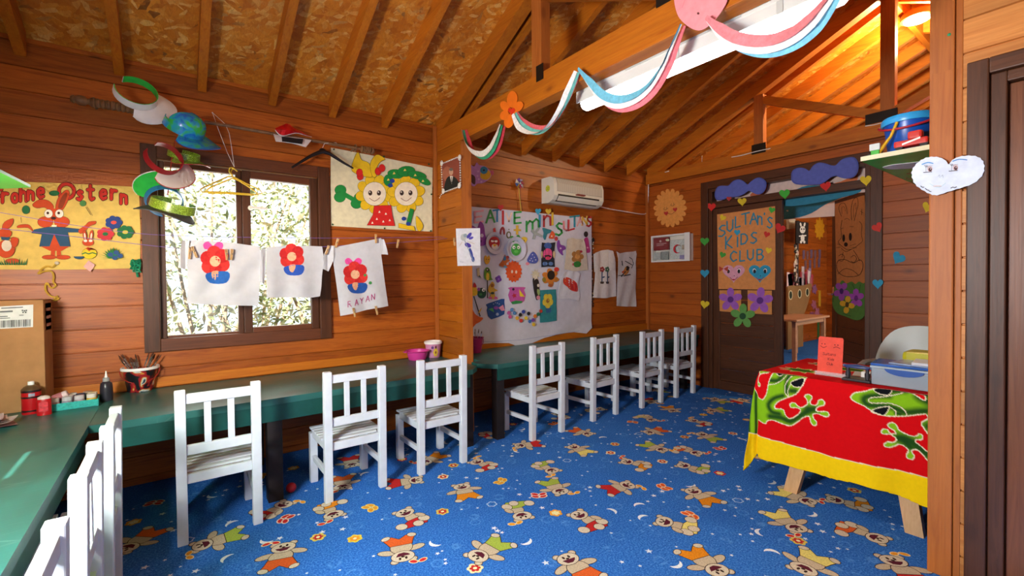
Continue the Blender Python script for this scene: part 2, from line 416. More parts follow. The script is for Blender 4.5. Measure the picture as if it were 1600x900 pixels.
plank_wall('wall_hall', 'X', 3.5, -1, 4.80, 10.5, 0, 2.52, .1285, 0.046, M_WALL)
plank_wall('wall_hall_end', 'Y', 10.4, -1, -1.39, 3.499, 0, 3.5, .129, 0.0, M_FAR)
plank_wall('wall_hall_side', 'X', -1.4, 1, 2.6, 10.5, 0, 2.5, .129, 0.0, M_FAR)
plank_wall('wall_far', 'Y', 4.7, -1, -1.3, 3.5, 0, 2.345, .129, 0.0, M_FAR, [(1.25, 2.70, 0, 2.20)], th=0.09)
plank_wall('wall_pier', 'Y', 1.81, -1, 3.072, 3.499, 0, 2.284, .13, 0.092, M_PIER, th=0.09)
plank_wall('wall_right', 'Y', 2.455, -1, -1.3, 0.372, 0, 2.60, .13, 0.1, M_SIDE, [(-0.62, 0.30, 0, 1.95)], th=0.085)
plank_wall('wall_nook', 'X', 0.2, 1, 2.545, 4.7, 0, 2.42, .129, 0.0, M_WALL, th=0.06)
SUNW = (1.40, 1.80, 0.93, 1.52)
plank_wall('wall_side', 'Y', -1.05, 1, -1.3, 3.5, 0, 3.5, .129, 0.0, M_SIDE, [SUNW])
plank_wall('wall_rear', 'X', -1.3, 1, -1.15, 2.45, 0, 2.52, .129, 0.0, M_SIDE, [(0.0, 0.8, 0, 2.1)])
# ------------------------------------------------------------------ roof
def slab(name, x0, x1, yA, yB, off=0.0, th=0.03):
    mb = MB(); zA, zB = zroof(yA)+off, zroof(yB)+off
    vs = [(x0,yA,zA),(x1,yA,zA),(x1,yB,zB),(x0,yB,zB),(x0,yA,zA+th),(x1,yA,zA+th),(x1,yB,zB+th),(x0,yB,zB+th)]
    mb.add(vs, [(0,1,2,3),(7,6,5,4),(0,4,5,1),(1,5,6,2),(2,6,7,3),(3,7,4,0)], M_OSB); return struct(mb.build(name))
slab('ceiling', -1.2, 10.6, 3.62, 1.15); slab('ceiling', -1.2, 10.6, 1.15, -1.5)
TN = [0]
def trim(mb_or_o, name=None):
    TN[0] += 1; o = mb_or_o.build('trim_%d' % TN[0]) if isinstance(mb_or_o, MB) else mb_or_o
    return struct(o)
def rafter(x, w=0.045, dep=0.125, far=True):
    y0, y1 = 3.475, 1.15
    mb = MB(); a = []
    for xx in (x-w/2, x+w/2):
        a += [(xx, y0, zroof(y0)-dep), (xx, y1, zroof(y1)-dep), (xx, y1, zroof(y1)-.001), (xx, y0, zroof(y0)-.001)]
    mb.add(a, [(0,3,2,1),(4,5,6,7),(0,1,5,4),(1,2,6,5),(2,3,7,6),(3,0,4,7)], M_BEAMY); trim(mb)
    if far:
        mb = MB(); a = []; y0, y1 = -1.29, 1.149
        for xx in (x-w/2, x+w/2):
            a += [(xx, y0, zroof(y0)-dep), (xx, y1, zroof(y1)-dep), (xx, y1, zroof(y1)-.001), (xx, y0, zroof(y0)-.001)]
        mb.add(a, [(0,1,2,3),(7,6,5,4),(4,5,1,0),(5,6,2,1),(6,7,3,2),(7,4,0,3)], M_BEAMY); trim(mb)
xs = [-.615+.395*k for k in range(-1, 6)] + [1.965, 2.355, 2.75, 3.145, 3.535, 3.92, 4.31] + [4.90+.395*k for k in range(14)]
for x in xs: rafter(x, far=x > 1.5)
# ridge board
mb = MB(); mb.box((-1.1, 1.128, zroof(1.15)-.17), (10.4, 1.172, zroof(1.15)-.03), M_BEAMX); trim(mb)
# frieze blocks between the rafter feet are the top boards of wall_left
def truss(x0, x1, zt0, zt1, near):
    xc = (x0+x1)/2; w = x1-x0
    mb = MB(); mb.box((x0, -1.29, zt0), (x1, 3.495 if near else 3.49, zt1), M_BEAMY, bev=.004); trim(mb)          # tie beam
    for sgn in (1, -1):                                                                                          # top chords
        mb = MB(); ye = 3.47 if sgn > 0 else -1.28; a = []
        for xx in (x0+.002, x1-.002):
            a += [(xx, ye, zroof(ye)-.13), (xx, 1.15+.001*sgn, zroof(1.15)-.13), (xx, 1.15+.001*sgn, zroof(1.15)-.002), (xx, ye, zroof(ye)-.002)]
        mb.add(a, [(0,3,2,1),(4,5,6,7),(0,1,5,4),(1,2,6,5),(2,3,7,6),(3,0,4,7)], M_BEAMY); trim(mb)
    mb = MB(); mb.box((x0+.005, 1.10, zt1), (x1-.005, 1.195, zroof(1.15)-.13), M_POSTZ, bev=.003); trim(mb)       # king post
    for yc in (2.16, 0.14):
        mb = MB(); mb.box((x0+.008, yc-.045, zt1), (x1-.008, yc+.045, zroof(yc)-.14), M_POSTZ, bev=.003); trim(mb)
        sg = 1 if yc > 1.15 else -1
        mb = MB(); mb.bar((xc, yc-sg*.045, zroof(yc)-.20), (xc, 1.15+sg*.05, zt1+.055), .07, .075, M_BEAMY); trim(mb)     # strut
        mb = MB(); mb.box((x0-.004, yc-.075, zt1-.045), (x0-.001, yc+.06 if not near else yc-.01, zt1+.05), pm('#3a352c', .4, metal=.8, name='steel')); trim(mb)
    mb = MB(); mb.box((x0-.005, 1.08, zt1-.01), (x0-.001, 1.29, zt1+.075), pm('#2b2520', .45, metal=.6, name='steel')); trim(mb)
truss(1.81, 1.90, 2.285, 2.452, True)
truss(4.662, 4.752, 2.345, 2.47, False)
# pier: corner bead and end post; far corner bead; post beside the right door
mb = MB(); mb.box((1.786, 3.455, 0), (1.809, 3.489, 2.50), M_POSTZ, bev=.003); trim(mb)
mb = MB(); mb.box((1.812, 3.07, 0), (1.905, 3.16, 2.284), M_POSTZ, bev=.004); trim(mb)
mb = MB(); mb.box((4.664, 3.462, 0), (4.699, 3.499, 2.34), M_POSTZ, bev=.003); trim(mb)
mb = MB(); mb.box((2.44, .393, 0), (2.54, .466, 3.15), M_POSTZ, bev=.005); trim(mb)
mb = MB(); mb.box((2.452, .371, 0), (2.54, .392, 3.14), M_POSTZ, bev=.004); trim(mb)
plank_wall('wall_right_gable', 'Y', 2.455, -1, -1.3, .37, 2.60, 3.05, .13, 0.1, M_SIDE, th=0.085)
# skirting strip along the back of the wall tables
mb = MB(); mb.box((-1.0, 3.478, .575), (1.785, 3.499, .635), M_BEAMX, bev=.003); trim(mb)
mb = MB(); mb.box((1.91, 3.478, .575), (4.66, 3.499, .655), M_BEAMX, bev=.003); trim(mb)

# ================================================================== window in the left wall
def glass():
    t = NT('window_glass'); n = t.t.nodes; n.remove(t.b)
    tr = n.new('ShaderNodeBsdfTransparent'); gl = n.new('ShaderNodeBsdfGlossy'); gl.inputs['Roughness'].default_value = 0.02
    fr = n.new('ShaderNodeFresnel'); fr.inputs['IOR'].default_value = 1.45; mx = n.new('ShaderNodeMixShader')
    t.t.links.new(fr.outputs[0], mx.inputs[0]); t.t.links.new(tr.outputs[0], mx.inputs[1]); t.t.links.new(gl.outputs[0], mx.inputs[2])
    t.t.links.new(mx.outputs[0], n['Material Output'].inputs[0]); return t.m
M_GLASS = glass()
win = empty('window_1', (0.4, 3.5, .8), None, None); win['kind'] = 'structure'
def wpart(mb, name, parent=win): 
    o = mb.build(name, None, parent); o.location = -Vector(win.location) if parent is win else (0, 0, 0); return o
def ring(x0, x1, z0, z1, wd, ya, yb, mx, mz, wb=None):
    wb = wd if wb is None else wb; m = MB()
    m.box((x0, ya, z0), (x0+wd, yb, z1), mz, bev=.004); m.box((x1-wd, ya, z0), (x1, yb, z1), mz, bev=.004)
    m.box((x0+wd, ya, z1-wd), (x1-wd, yb, z1), mx, bev=.004); m.box((x0+wd, ya, z0), (x1-wd, yb, z0+wb), mx, bev=.004); return m
wpart(ring(-.137, .937, .788, 2.035, .078, 3.472, 3.60, M_DARKX, M_DARKZ), 'frame')
s1 = wpart(ring(-.058, .383, .838, 1.950, .032, 3.512, 3.552, M_DARKX, M_DARKZ, .04), 'sash')
s2 = wpart(ring(.384, .858, .838, 1.950, .05, 3.502, 3.545, M_DARKX, M_DARKZ, .062), 'sash')
for sp, (a, b, c, d) in ((s1, (-.026, .351, .878, 1.918)), (s2, (.434, .808, .90, 1.90))):
    m = MB(); m.box((a, 3.526, c), (b, 3.530, d), M_GLASS); m.build('pane', None, sp)
m = MB(); W = pm('#e9e6de', .35, .02, name='white_plastic')
hz = onY(3.49, 395, 325)
m.lathe([(.0, 0), (.016, 0), (.017, .012), (.012, .016), (0, .016)], W, 14, (hz.x-.012, 3.502, hz.z), Matrix.Rotation(PI/2, 3, 'X'))
m.box((hz.x-.012, 3.468, hz.z-.009), (hz.x+.085, 3.480, hz.z+.009), W, bev=.004); m.tube([(hz.x-.012, 3.50, hz.z), (hz.x-.012, 3.472, hz.z)], .007, W)
wpart(m, 'handle')
# small open window of the side wall (it lets the patch of sun in) and its bar
m = MB(); m.box((-1.10, SUNW[0], 1.37), (-1.07, SUNW[1], 1.40), M_DARKY); m.box((-1.052, SUNW[0]-.06, .87), (-1.036, SUNW[1]+.06, .93), M_DARKY)
w2 = m.build('window_2'); struct(w2)
# ------------------------------------------------------------------ door in the right wall
d1 = empty('door_1', (2.455, -.16, 0), None, None); d1['kind'] = 'structure'
def dpart(mb, name, root, parent=None):
    o = mb.build(name, None, parent or root); 
    if parent is None: o.location = -Vector(root.location)
    return o
m = MB()
m.box((2.425, .298, 0), (2.56, .357, 2.003), M_DARKZ, bev=.005); m.box((2.425, -.68, 1.945), (2.56, .298, 2.003), M_DARKY, bev=.005); m.box((2.425, -.68, 0), (2.56, -.621, 1.945), M_DARKZ, bev=.005)
dpart(m, 'frame', d1)
m = MB(); m.box((2.445, .254, 0), (2.53, .297, 1.944), M_DARKZ, bev=.004); m.box((2.445, -.62, 1.905), (2.53, .254, 1.944), M_DARKY, bev=.004); dpart(m, 'jamb', d1)
M_LEAF = wood('door_leaf_boards', '#6c3a1c', '#7e4826', '#34180b', .11, .0, 'Z', 0.4, tint=0.2, per='Y', knots=.4)
m = MB()
for k in range(8): m.box((2.475, -.62+.1093*k, .005), (2.515, -.62+.1093*(k+1)-.002, 1.902), M_LEAF, bev=.003)
dpart(m, 'leaf', d1)
# ------------------------------------------------------------------ double door in the far wall
d2 = empty('door_2', (4.7, 1.98, 0), None, None); d2['kind'] = 'structure'
m = MB(); XA, XB = 4.675, 4.79
for (y0, y1) in ((2.695, 2.778), (1.180, 1.263)): m.box((XA, y0, 0), (XB, y1, 2.245), M_DARKZ, bev=.005)
m.box((XA, 1.263, 2.165), (XB, 2.695, 2.245), M_DARKY, bev=.005)
dpart(m, 'frame', d2)
m = MB()
for (y0, y1) in ((2.655, 2.694), (1.264, 1.300)): m.box((4.69, y0, 0), (4.78, y1, 2.164), M_DARKZ, bev=.003)
m.box((4.69, 1.300, 2.13), (4.78, 2.655, 2.164), M_DARKY, bev=.003); m.box((4.683, 1.264, 1.950), (4.785, 2.694, 2.02), M_DARKY, bev=.004)
dpart(m, 'transom_rail', d2)
def leaf(y0, y1, x0, x1):
    m = MB(); sw = .075
    m.box((x0, y0, .005), (x1, y0+sw, 1.945), M_DARKZ, bev=.003); m.box((x0, y1-sw, .005), (x1, y1, 1.945), M_DARKZ, bev=.003)
    m.box((x0, y0+sw, 1.86), (x1, y1-sw, 1.945), M_DARKY, bev=.003); m.box((x0, y0+sw, .005), (x1, y1-sw, .10), M_DARKY, bev=.003)
    z = .10
    while z < 1.85:
        m.box((x0+.01, y0+sw-.002, z+.002), (x1-.008, y1-sw+.002, min(1.86, z+.122)), M_DARKY, bev=.003); z += .124
    return m
dpart(leaf(1.955, 2.654, 4.705, 4.745), 'leaf', d2)
TH = math.radians(49)
rl = leaf(0, .645, 0, .04)        # open leaf: built at its hinge, then swung into the hall
lf = rl.build('leaf', None, d2); lf.location = Vector((4.775, 1.302, 0)) - Vector(d2.location); lf.rotation_euler = (0, 0, -TH)
m = MB(); BR = pm('#c9c4b8', .25, metal=1, name='steel')
m.box((-.006, .585, .95), (0, .625, 1.10), BR, bev=.002); m.tube([(-.005, .605, 1.03), (-.05, .605, 1.03), (-.05, .52, 1.03)], .008, BR); m.build('handle', None, lf)
LEAF_N = Euler((0, 0, -TH)).to_matrix() @ Vector((-1, 0, 0)); LEAF_P = Vector((4.775, 1.302, 0))
def onleaf(x, y, lift=0.0):
    d = px(x, y); p0 = LEAF_P + LEAF_N*lift; t = (p0-CAM).dot(LEAF_N)/d.dot(LEAF_N); return CAM + d*t
# ================================================================== garden seen through the window
def garden():
    m = MB(); m.box((-4, 3.75, -.4), (6, 14, -.3), pm('#a98f62', .9, .2, 3, name='dry_ground')); struct(m.build('floor_garden'))
    rnd = random.Random(3)
    spots = [(-1.0, 5.4, 1.2, 2.6), (0.3, 5.9, 1.3, 3.0), (1.5, 5.3, 1.2, 2.5), (0.9, 7.4, 2.2, 4.2), (-1.6, 7.6, 2.0, 4.0), (3.0, 6.6, 1.6, 3.2)]
    greens = [pm(c, .6, .25, 40, name='leaf') for c in ('#9aa878', '#b4b98c', '#75885c', '#cfc8a4')]
    brown = pm('#94816a', .9, .2, 20, name='bark')
    e = empty('hedge', (0.4, 6, -.3), 'overgrown sunlit hedge of leafy shrubs outside the window', 'hedge'); st = MB(); fo = MB()
    for i, (cx, cy, r, h) in enumerate(spots):
        o = Vector((cx-.4, cy-6, 0))
        for k in range(6):
            a = rnd.uniform(0, 2*PI); q = rnd.uniform(.2, .8)*r
            st.tube([o+Vector((rnd.uniform(-.1,.1), rnd.uniform(-.1,.1), 0)), o+Vector((q*.5*math.cos(a), q*.5*math.sin(a), h*.45)), o+Vector((q*math.cos(a), q*math.sin(a), h*.9))], [.03, .018, .006], brown, 5)
        for k in range(3200):
            a = rnd.uniform(0, 2*PI); rr = r*math.sqrt(rnd.uniform(.1, 1)); z = rnd.uniform(.03, 1); rr *= (1-.4*z)
            p = o+Vector((rr*math.cos(a), rr*math.sin(a), h*z)); d = Vector((rnd.gauss(0,1), rnd.gauss(0,1), rnd.gauss(-.3,.8))).normalized()
            s_ = d.cross(Vector((rnd.gauss(0,1), rnd.gauss(0,1), rnd.gauss(0,1)))).normalized(); L = rnd.uniform(.05, .14); wd = L*.17
            fo.add([p, p+d*L*.5+s_*wd, p+d*L, p+d*L*.5-s_*wd], [(0,1,2,3)], greens[rnd.choice((0,0,1,1,2,3))])
    st.build('stem', None, e); fo.build('foliage', None, e)
garden()
# ================================================================== green tables along the walls
def green_top():
    t = NT('worn_green_paint'); g = t.n('ShaderNodeNewGeometry').outputs['Position']
    n1 = t.noise(g, 4.0, 5); n2 = t.noise(t.n('ShaderNodeMapping', {'Vector': g, 'Scale': (2, 26, 8)}), 3.0, 4, .6)
    col = t.ramp(n1, [(.3, rgb('#20504a')), (.7, rgb('#2c6860'))])
    col = t.mix(t.ramp(n2, [(.55, 0.0), (.85, .35)]), col, rgb('#3b564c'))
    sc = t.n('ShaderNodeTexVoronoi', feature='DISTANCE_TO_EDGE'); t.set(sc.inputs['Vector'], t.n('ShaderNodeMapping', {'Vector': g, 'Scale': (3, 11, 3)})); sc.inputs['Scale'].default_value = 1.6
    msk = t.math('MULTIPLY', t.ramp(sc.outputs['Distance'], [(0, 1.0), (.012, 0.0)]), t.ramp(t.noise(g, 2.3, 3), [(.56, 0.0), (.68, .8)]))
    col = t.mix(msk, col, rgb('#9fb3a6'))
    t.bump(n2, .08, .003); return t.out(col, t.ramp(n1, [(.3, .28), (.7, .42)]), .5)
M_GREEN = green_top(); M_LEGD = pm('#1d1310', .6, .3, 20, name='dark_leg_paint')
M_APRON = pm('#0f473f', .4, .15, 12, name='green_apron_paint')
def table(name, label, pts, zt, apr, legs, th=.035, inset=.025):
    """worktop outline pts; apron board set back under its edge; posts"""
    c = Vector((sum(p[0] for p in pts)/len(pts), sum(p[1] for p in pts)/len(pts), 0))
    e = empty(name, c, label, 'table', 'green tables along the walls')
    m = MB(); m.prism([(x-c.x, y-c.y, zt) for x, y in pts], (0,0,1), th, M_GREEN); m.build('tabletop', None, e)
    m = MB()
    for (a, b) in apr:
        m.bar((a[0]-c.x, a[1]-c.y, zt-th-.045), (b[0]-c.x, b[1]-c.y, zt-th-.045), .022, .092, M_APRON, bev=.003)
    m.build('apron', None, e)
    for (x, y, w) in legs:
        m = MB(); m.box((x-w/2-c.x, y-w/2-c.y, 0), (x+w/2-c.x, y+w/2-c.y, zt-th), M_LEGD, bev=.004); m.build('leg', None, e)
    return e
table('side_table', 'long green painted table at left edge, lit by a patch of sun', [(-1.04, .75), (-.31, .75), (-.31, 3.475), (-1.04, 3.475)], .57, [((-.335, .78), (-.335, 2.76))], [(-.37, .83, .06), (-.95, .9, .06), (-.95, 3.3, .06)])
table('wall_table', 'long dark green table under the window with clipped corner', [(-.309, 2.75), (1.70, 2.75), (1.785, 2.83), (1.785, 3.06), (1.783, 3.475), (-.309, 3.475)], .57,
      [((-.27, 2.765), (1.68, 2.765))], [(.437, 2.80, .075), (1.70, 2.84, .07), (.437, 3.40, .06)])
table('wall_table', 'dark green table below the white craft board, beyond the pier', [(1.83, 2.90), (1.93, 2.77), (4.66, 2.79), (4.66, 3.475), (1.915, 3.475), (1.915, 2.98), (1.83, 2.98)], .575,
      [((1.94, 2.79), (4.64, 2.805))], [(1.97, 2.83, .07), (4.45, 2.85, .06), (3.2, 3.40, .06)])
# ================================================================== children's chairs
M_WHITE = pm('#d3d7dc', .38, .05, 14, bump=.05, name='white_gloss_paint')
def chair():
    """origin under the middle of the back, seat towards +y"""
    e = empty('child_chair', (0, 0, 0), 'x', 'chair', "white children's chairs at the tables")
    W, D, p = .345, .345, .042
    for sx in (-1, 1):
        x = sx*(W/2-p/2)
        m = MB(); m.bar((x, 0, 0), (x, -.012, .712), p, p*.9, M_WHITE, up=(0,1,0), bev=.004); m.build('back_post', None, e)
        m = MB(); m.box((x-p/2, D-p, 0), (x+p/2, D, .30), M_WHITE, bev=.004); m.build('front_leg', None, e)
        m = MB(); m.box((x-.011, .018, .135), (x+.011, D-p, .165), M_WHITE, bev=.003); m.build('stretcher', None, e)
        m = MB(); m.box((x-.011, .018, .277), (x+.011, D-p, .318), M_WHITE, bev=.003); m.build('side_rail', None, e)
    iw = W/2-p
    m = MB(); m.box((-iw, -.022, .648), (iw, .004, .692), M_WHITE, bev=.004); m.build('top_rail', None, e)
    m = MB(); m.box((-iw, -.016, .410), (iw, .008, .455), M_WHITE, bev=.004); m.build('lower_rail', None, e)
    for x in (-.047, .047):
        m = MB(); m.box((x-.014, -.015, .455), (x+.014, .003, .648), M_WHITE, bev=.003); m.build('back_slat', None, e)
    m = MB(); m.box((-iw, -.012, .277), (iw, .012, .322), M_WHITE, bev=.003); m.build('seat_rail', None, e)
    m = MB(); m.box((-iw, D-.032, .277), (iw, D-.010, .318), M_WHITE, bev=.003); m.build('seat_rail', None, e)
    m = MB(); y = .022
    for k in range(7):
        m.box((-W/2+.004 if y > .03 else -iw, y, .319), (W/2-.004 if y > .03 else iw, y+.0375, .331), M_WHITE, bev=.003); y += .0465
    m.build('seat', None, e)
    return e
CH = chair(); CH.location = (.171, 2.574, 0); CH['label'] = "white wooden child's chair standing leftmost under the window table, paint chipped on top rail"
spots = [(.816, 2.583, 0, "white wooden child's chair in the middle of three at the window table"), (1.371, 2.597, 0, "white wooden child's chair beside the pier, below the pink bowl"),
         (2.29, 2.632, .03, "white wooden child's chair at the far table, nearest to the pier"), (2.985, 2.675, .04, "second white child's chair from the pier at the far table"),
         (3.629, 2.665, .03, "third white child's chair from the pier, beside a paper on the far table"), (4.20, 2.679, 0, "white child's chair farthest away, next to the closed door leaf"),
         (-.20, 2.243, PI/2, "white child's chair at the sunlit side table, farthest of three seen edge on"), (-.212, 1.747, PI/2, "white child's chair at the sunlit side table, middle of three seen edge on"),
         (-.213, 1.16, PI/2, "white child's chair at the side table, nearest, cut off by lower left edge")]
for x, y, rz, lab in spots: dup(CH, (x, y, 0), rz, lab)
# ================================================================== carpet (one floor mesh: pile plus its printed motifs)
def carpet_mat():
    t = NT('blue_carpet'); g = t.n('ShaderNodeNewGeometry').outputs['Position']
    n1 = t.noise(g, 130, 3, .7); n2 = t.noise(g, 2.2, 4); n3 = t.noise(g, 38, 3)
    col = t.ramp(n1, [(.32, rgb('#1d4f9e')), (.5, rgb('#2c6cc2')), (.70, rgb('#5f9ce0'))])
    col = t.mix(t.ramp(n2, [(.5, 0.0), (.78, .4)]), col, rgb('#1d4f9c'))
    v = t.n('ShaderNodeTexVoronoi', feature='F1'); t.set(v.inputs['Vector'], g); v.inputs['Scale'].default_value = 7.5
    ringm = t.ramp(v.outputs['Distance'], [(.16, 0.0), (.20, .55), (.235, .55), (.28, 0.0)])
    ringm = t.math('MULTIPLY', ringm, t.ramp(n3, [(.42, 0.0), (.56, 1.0)]))
    col = t.mix(t.math('MULTIPLY', ringm, .8), col, rgb('#69a6e6'))
    t.bump(n1, .35, .004); return t.out(col, .95, .1)
fm = MB(); fm.box((-1.2, -1.5, -.1), (10.5, 3.6, 0), carpet_mat())
CARP = {}
def dye(c):
    if c not in CARP: CARP[c] = pm(c, .95, .16, 160, name='dyed_pile', spec=.1)
    return CARP[c]
def bear(kind, c, h, S, rnd, k):
    h = Vector((h[0], h[1], 0)).normalized(); rt = Vector((h.y, -h.x, 0))
    fl = 1 if rnd.random() < .5 else -1
    a = Art(lambda u, v: Vector((c[0], c[1], 0)) + rt*u*S*fl - h*v*S, (0, 0, 1), fm, step=.00003, base=.0004)
    LN = dye('#3a2620'); TAN = dye('#c6b498'); TAN2 = dye('#d4c6ae'); PANT = dye(('#e08a1e', '#c02a2a', '#e8d878', '#a5b84a', '#d8602a')[k % 5]); MO = dye('#5a1f30')
    def ell(x, y, rx, ry, col, rot=0.0, n=18, o=.014):
        a.poly(circ(x, y, rx+o, n, ry+o, rot), LN); a.poly(circ(x, y, rx, n, ry, rot), col)
    if kind == 'S':
        ell(-.29, -.05, .18, .088, TAN, -.25); ell(.30, -.10, .18, .082, TAN, .32)
        ell(.0, .03, .22, .23, TAN)
        p = [(-.22,.11),(.22,.11),(.27,.22),(.34,.36),(.18,.46),(.02,.33),(-.13,.46),(-.31,.41),(-.25,.24)]
        a.line(p, .028, LN, True); a.poly(p, PANT); ell(-.25, .44, .095, .07, TAN2, .4); ell(.29, .43, .095, .065, TAN2, -.5)
        hy = -.30
    else:
        ell(0, .04, .16, .20, TAN)
        p = [(-.15,.12),(.15,.10),(.38,.18),(.36,.34),(.1,.40),(-.12,.44),(-.22,.30)]
        a.line(p, .028, LN, True); a.poly(p, PANT)
        ell(-.17, .24, .115, .14, TAN2, .3); ell(.05, .34, .115, .12, TAN2); ell(.40, .20, .12, .13, TAN2, .4); ell(-.2, .05, .07, .13, TAN, .4)
        hy = -.28
    ell(-.19, hy-.13, .075, .07, TAN); ell(.17, hy-.15, .075, .07, TAN)
    a.poly(circ(-.19, hy-.13, .04, 12), TAN2); a.poly(circ(.17, hy-.15, .04, 12), TAN2)
    ell(0, hy, .225, .18, TAN2)
    a.poly([(-.15, hy+.02), (.14, hy+.0), (.08, hy+.11), (-.03, hy+.13), (-.11, hy+.08)], MO)
    a.poly(circ(-.06, hy-.06, .026, 10, .045), LN); a.poly(circ(.06, hy-.07, .026, 10, .045), LN); a.poly(circ(0, hy-.015, .04, 10, .026), LN)
    if rnd.random() < .55:
        b = dye(('#d03030', '#e89a2a')[k % 2])
        for s_ in (-1, 1): a.poly(circ(-.27+s_*.09, hy-.24, .10, 12, .065, s_*.4), dye('#f0d8a0')); a.poly(circ(-.27+s_*.09, hy-.24, .075, 12, .045, s_*.4), b)
BEARS = [('S',444,852,434,887),('S',630,872,625,842),('T',632,801,655,815),('S',722,761,730,776),('S',745,870,782,847),('T',522,805,507,790),('S',652,750,612,756),('T',745,722,767,729),
('S',535,761,535,746),('S',666,721,685,712),('T',437,792,420,802),('S',550,726,547,716),('S',889,875,917,899),('T',905,805,935,820),('S',877,769,857,752),('S',985,757,947,767),
('T',1037,815,1080,827),('S',1080,766,1115,786),('S',1122,892,1082,862),('T',815,805,802,790),('T',862,735,842,726),('T',982,722,1007,727),('T',1067,727,1100,736),('S',897,699,915,707),
('S',1032,702,1012,695),('S',815,696,837,694),('S',1097,679,1117,687),('T',1085,707,1065,701),('S',915,677,900,673),('S',1267,785,1217,767),('T',1305,781,1350,792),('S',1247,827,1210,802),
('T',1370,841,1322,822),('S',1252,892,1280,868),('S',1400,880,1430,905),('S',315,852,370,835),('S',200,855,237,832),('T',1078,656,1110,664),('T',1018,656,1005,650),('S',1052,642,1042,636),('S',1110,642,1130,640),('S',1012,676,1035,671),('S',1118,624,1130,628),('S',1018,628,1012,624),('S',1160,625,1150,628)]
rb = random.Random(5); BC = []
for i, (k_, a_, b_, c_, d_) in enumerate(BEARS):
    h_, f_ = onZ(0, a_, b_), onZ(0, c_, d_); c0 = (h_+f_)/2
    BC.append(c0); bear(k_, c0, h_-f_, .22, rb, rb.randrange(5))
for i in range(9):
    for j in range(16):                                    # the rest of the repeat, outside and under the furniture
        p = Vector((-.9+.36*j+(.18 if i % 2 else 0)+rb.uniform(-.04,.04), -.6+.44*i+rb.uniform(-.04,.04), 0))
        if all((p-q).length > .37 for q in BC) and p.x < 8:
            BC.append(p); bear(rb.choice('ST'), p, rb.choice([(0,1,0),(0,-1,0),(.3,1,0),(1,-.2,0)]), .22, rb, rb.randrange(5))
placed = []
def motif(kind, p, rnd, k):
    an = rnd.uniform(0, 2*PI); a = Art(lambda u, v: Vector((p.x+u*math.cos(an)-v*math.sin(an), p.y+u*math.sin(an)+v*math.cos(an), 0)), (0,0,1), fm, step=.00003, base=.0003)
    if kind == 'star':
        r = rnd.choice((.008, .010, .010, .013, .018)); a.poly([(r*(1 if i % 2 == 0 else .42)*math.cos(i*PI/5), r*(1 if i % 2 == 0 else .42)*math.sin(i*PI/5)) for i in range(10)], dye('#dfe8f2'))
    elif kind == 'moon':
        r = .032; a.poly([(r*math.cos(t), r*math.sin(t)) for t in [i*PI/9-PI/2 for i in range(10)]] + [(r*.55*math.cos(t)-.004, r*.95*math.sin(t)) for t in [PI/2-i*PI/9 for i in range(1, 9)]], dye('#e4ecf4'))
    elif kind == 'flower':
        c1, c2 = ((('#e0c84a'), '#e8962a'), ('#d9c25a', '#c03030'), ('#c52a35', '#f0d890'), ('#e8a030', '#f0e0a0'), ('#f0dca8', '#c02a2a'))[k % 5]
        a.poly(flower_outline(0, 0, .036, 6, 0, .3, 5), dye(c1)); a.poly(flower_outline(0, 0, .024, 6, 0, .3, 4), dye(c2)); a.poly(circ(0, 0, .009, 8), dye('#f2e6b0'))
    elif kind == 'fly':
        c1, c2 = (('#f0d0b8', '#cc2c2c'), ('#e8d070', '#e09a30'), ('#f2c090', '#dd5a25'))[k % 3]
        for s_ in (-1, 1):
            for q in (-.012, .014):
                a.poly(circ(s_*.022, q, .027, 12, .018, s_*.5), dye(c1)); a.poly(circ(s_*.022, q, .020, 10, .012, s_*.5), dye(c2))
    else:
        col = dye(('#a9c4e6', '#4f8cd6', '#4583d0')[k % 3]); o = flower_outline(0, 0, .030, 6, 0, .28, 5); i_ = flower_outline(0, 0, .0225, 6, 0, .28, 5); n = len(o)
        for q in range(n): a.poly([o[q], o[(q+1) % n], i_[(q+1) % n], i_[q]], col); a.k -= a.step
rm = random.Random(11)
for kind, cnt, gap in (('fly', 36, .17), ('flower', 66, .15), ('moon', 60, .15), ('cloud', 80, .16), ('star', 900, .045)):
    n_ = 0; tries = 0
    while n_ < cnt and tries < cnt*12:
        tries += 1; p = Vector((rm.uniform(-.7, 5.3), rm.uniform(-.2, 3.2), 0))
        if any((p-q).length < (.135 if kind != 'star' else .12) for q in BC): continue
        if any((p-q).length < gap*(.55 if kind == 'star' else .8) for q in placed): continue
        placed.append(p); motif(kind, p, rm, rm.randrange(30)); n_ += 1
struct(fm.build('floor'))
# ================================================================== cloth and paper helpers
def cellsheet(pts2, conv, th, m, cell, mb=None):
    """outline cut into a grid of cells, mapped by conv(x, y) -> point on the cloth; solid, th thick (backwards along the view of conv's normal)"""
    bm = bmesh.new(); f = bm.faces.new([bm.verts.new((x, y, 0)) for x, y in pts2])
    xs_ = [p[0] for p in pts2]; ys_ = [p[1] for p in pts2]
    for ax, lo, hi in ((0, min(xs_), max(xs_)), (1, min(ys_), max(ys_))):
        c = lo+cell
        while c < hi-1e-6:
            co = (c, 0, 0) if ax == 0 else (0, c, 0); no = (1, 0, 0) if ax == 0 else (0, 1, 0)
            bmesh.ops.bisect_plane(bm, geom=bm.verts[:]+bm.edges[:]+bm.faces[:], plane_co=co, plane_no=no, dist=1e-6); c += cell
    bm.verts.ensure_lookup_table(); bm.faces.ensure_lookup_table()
    V2 = [v.co.copy() for v in bm.verts]; F = [tuple(v.index for v in q.verts) for q in bm.faces]
    B = [(e.verts[0].index, e.verts[1].index) for e in bm.edges if len(e.link_faces) == 1]; bm.free()
    return V2, F, B
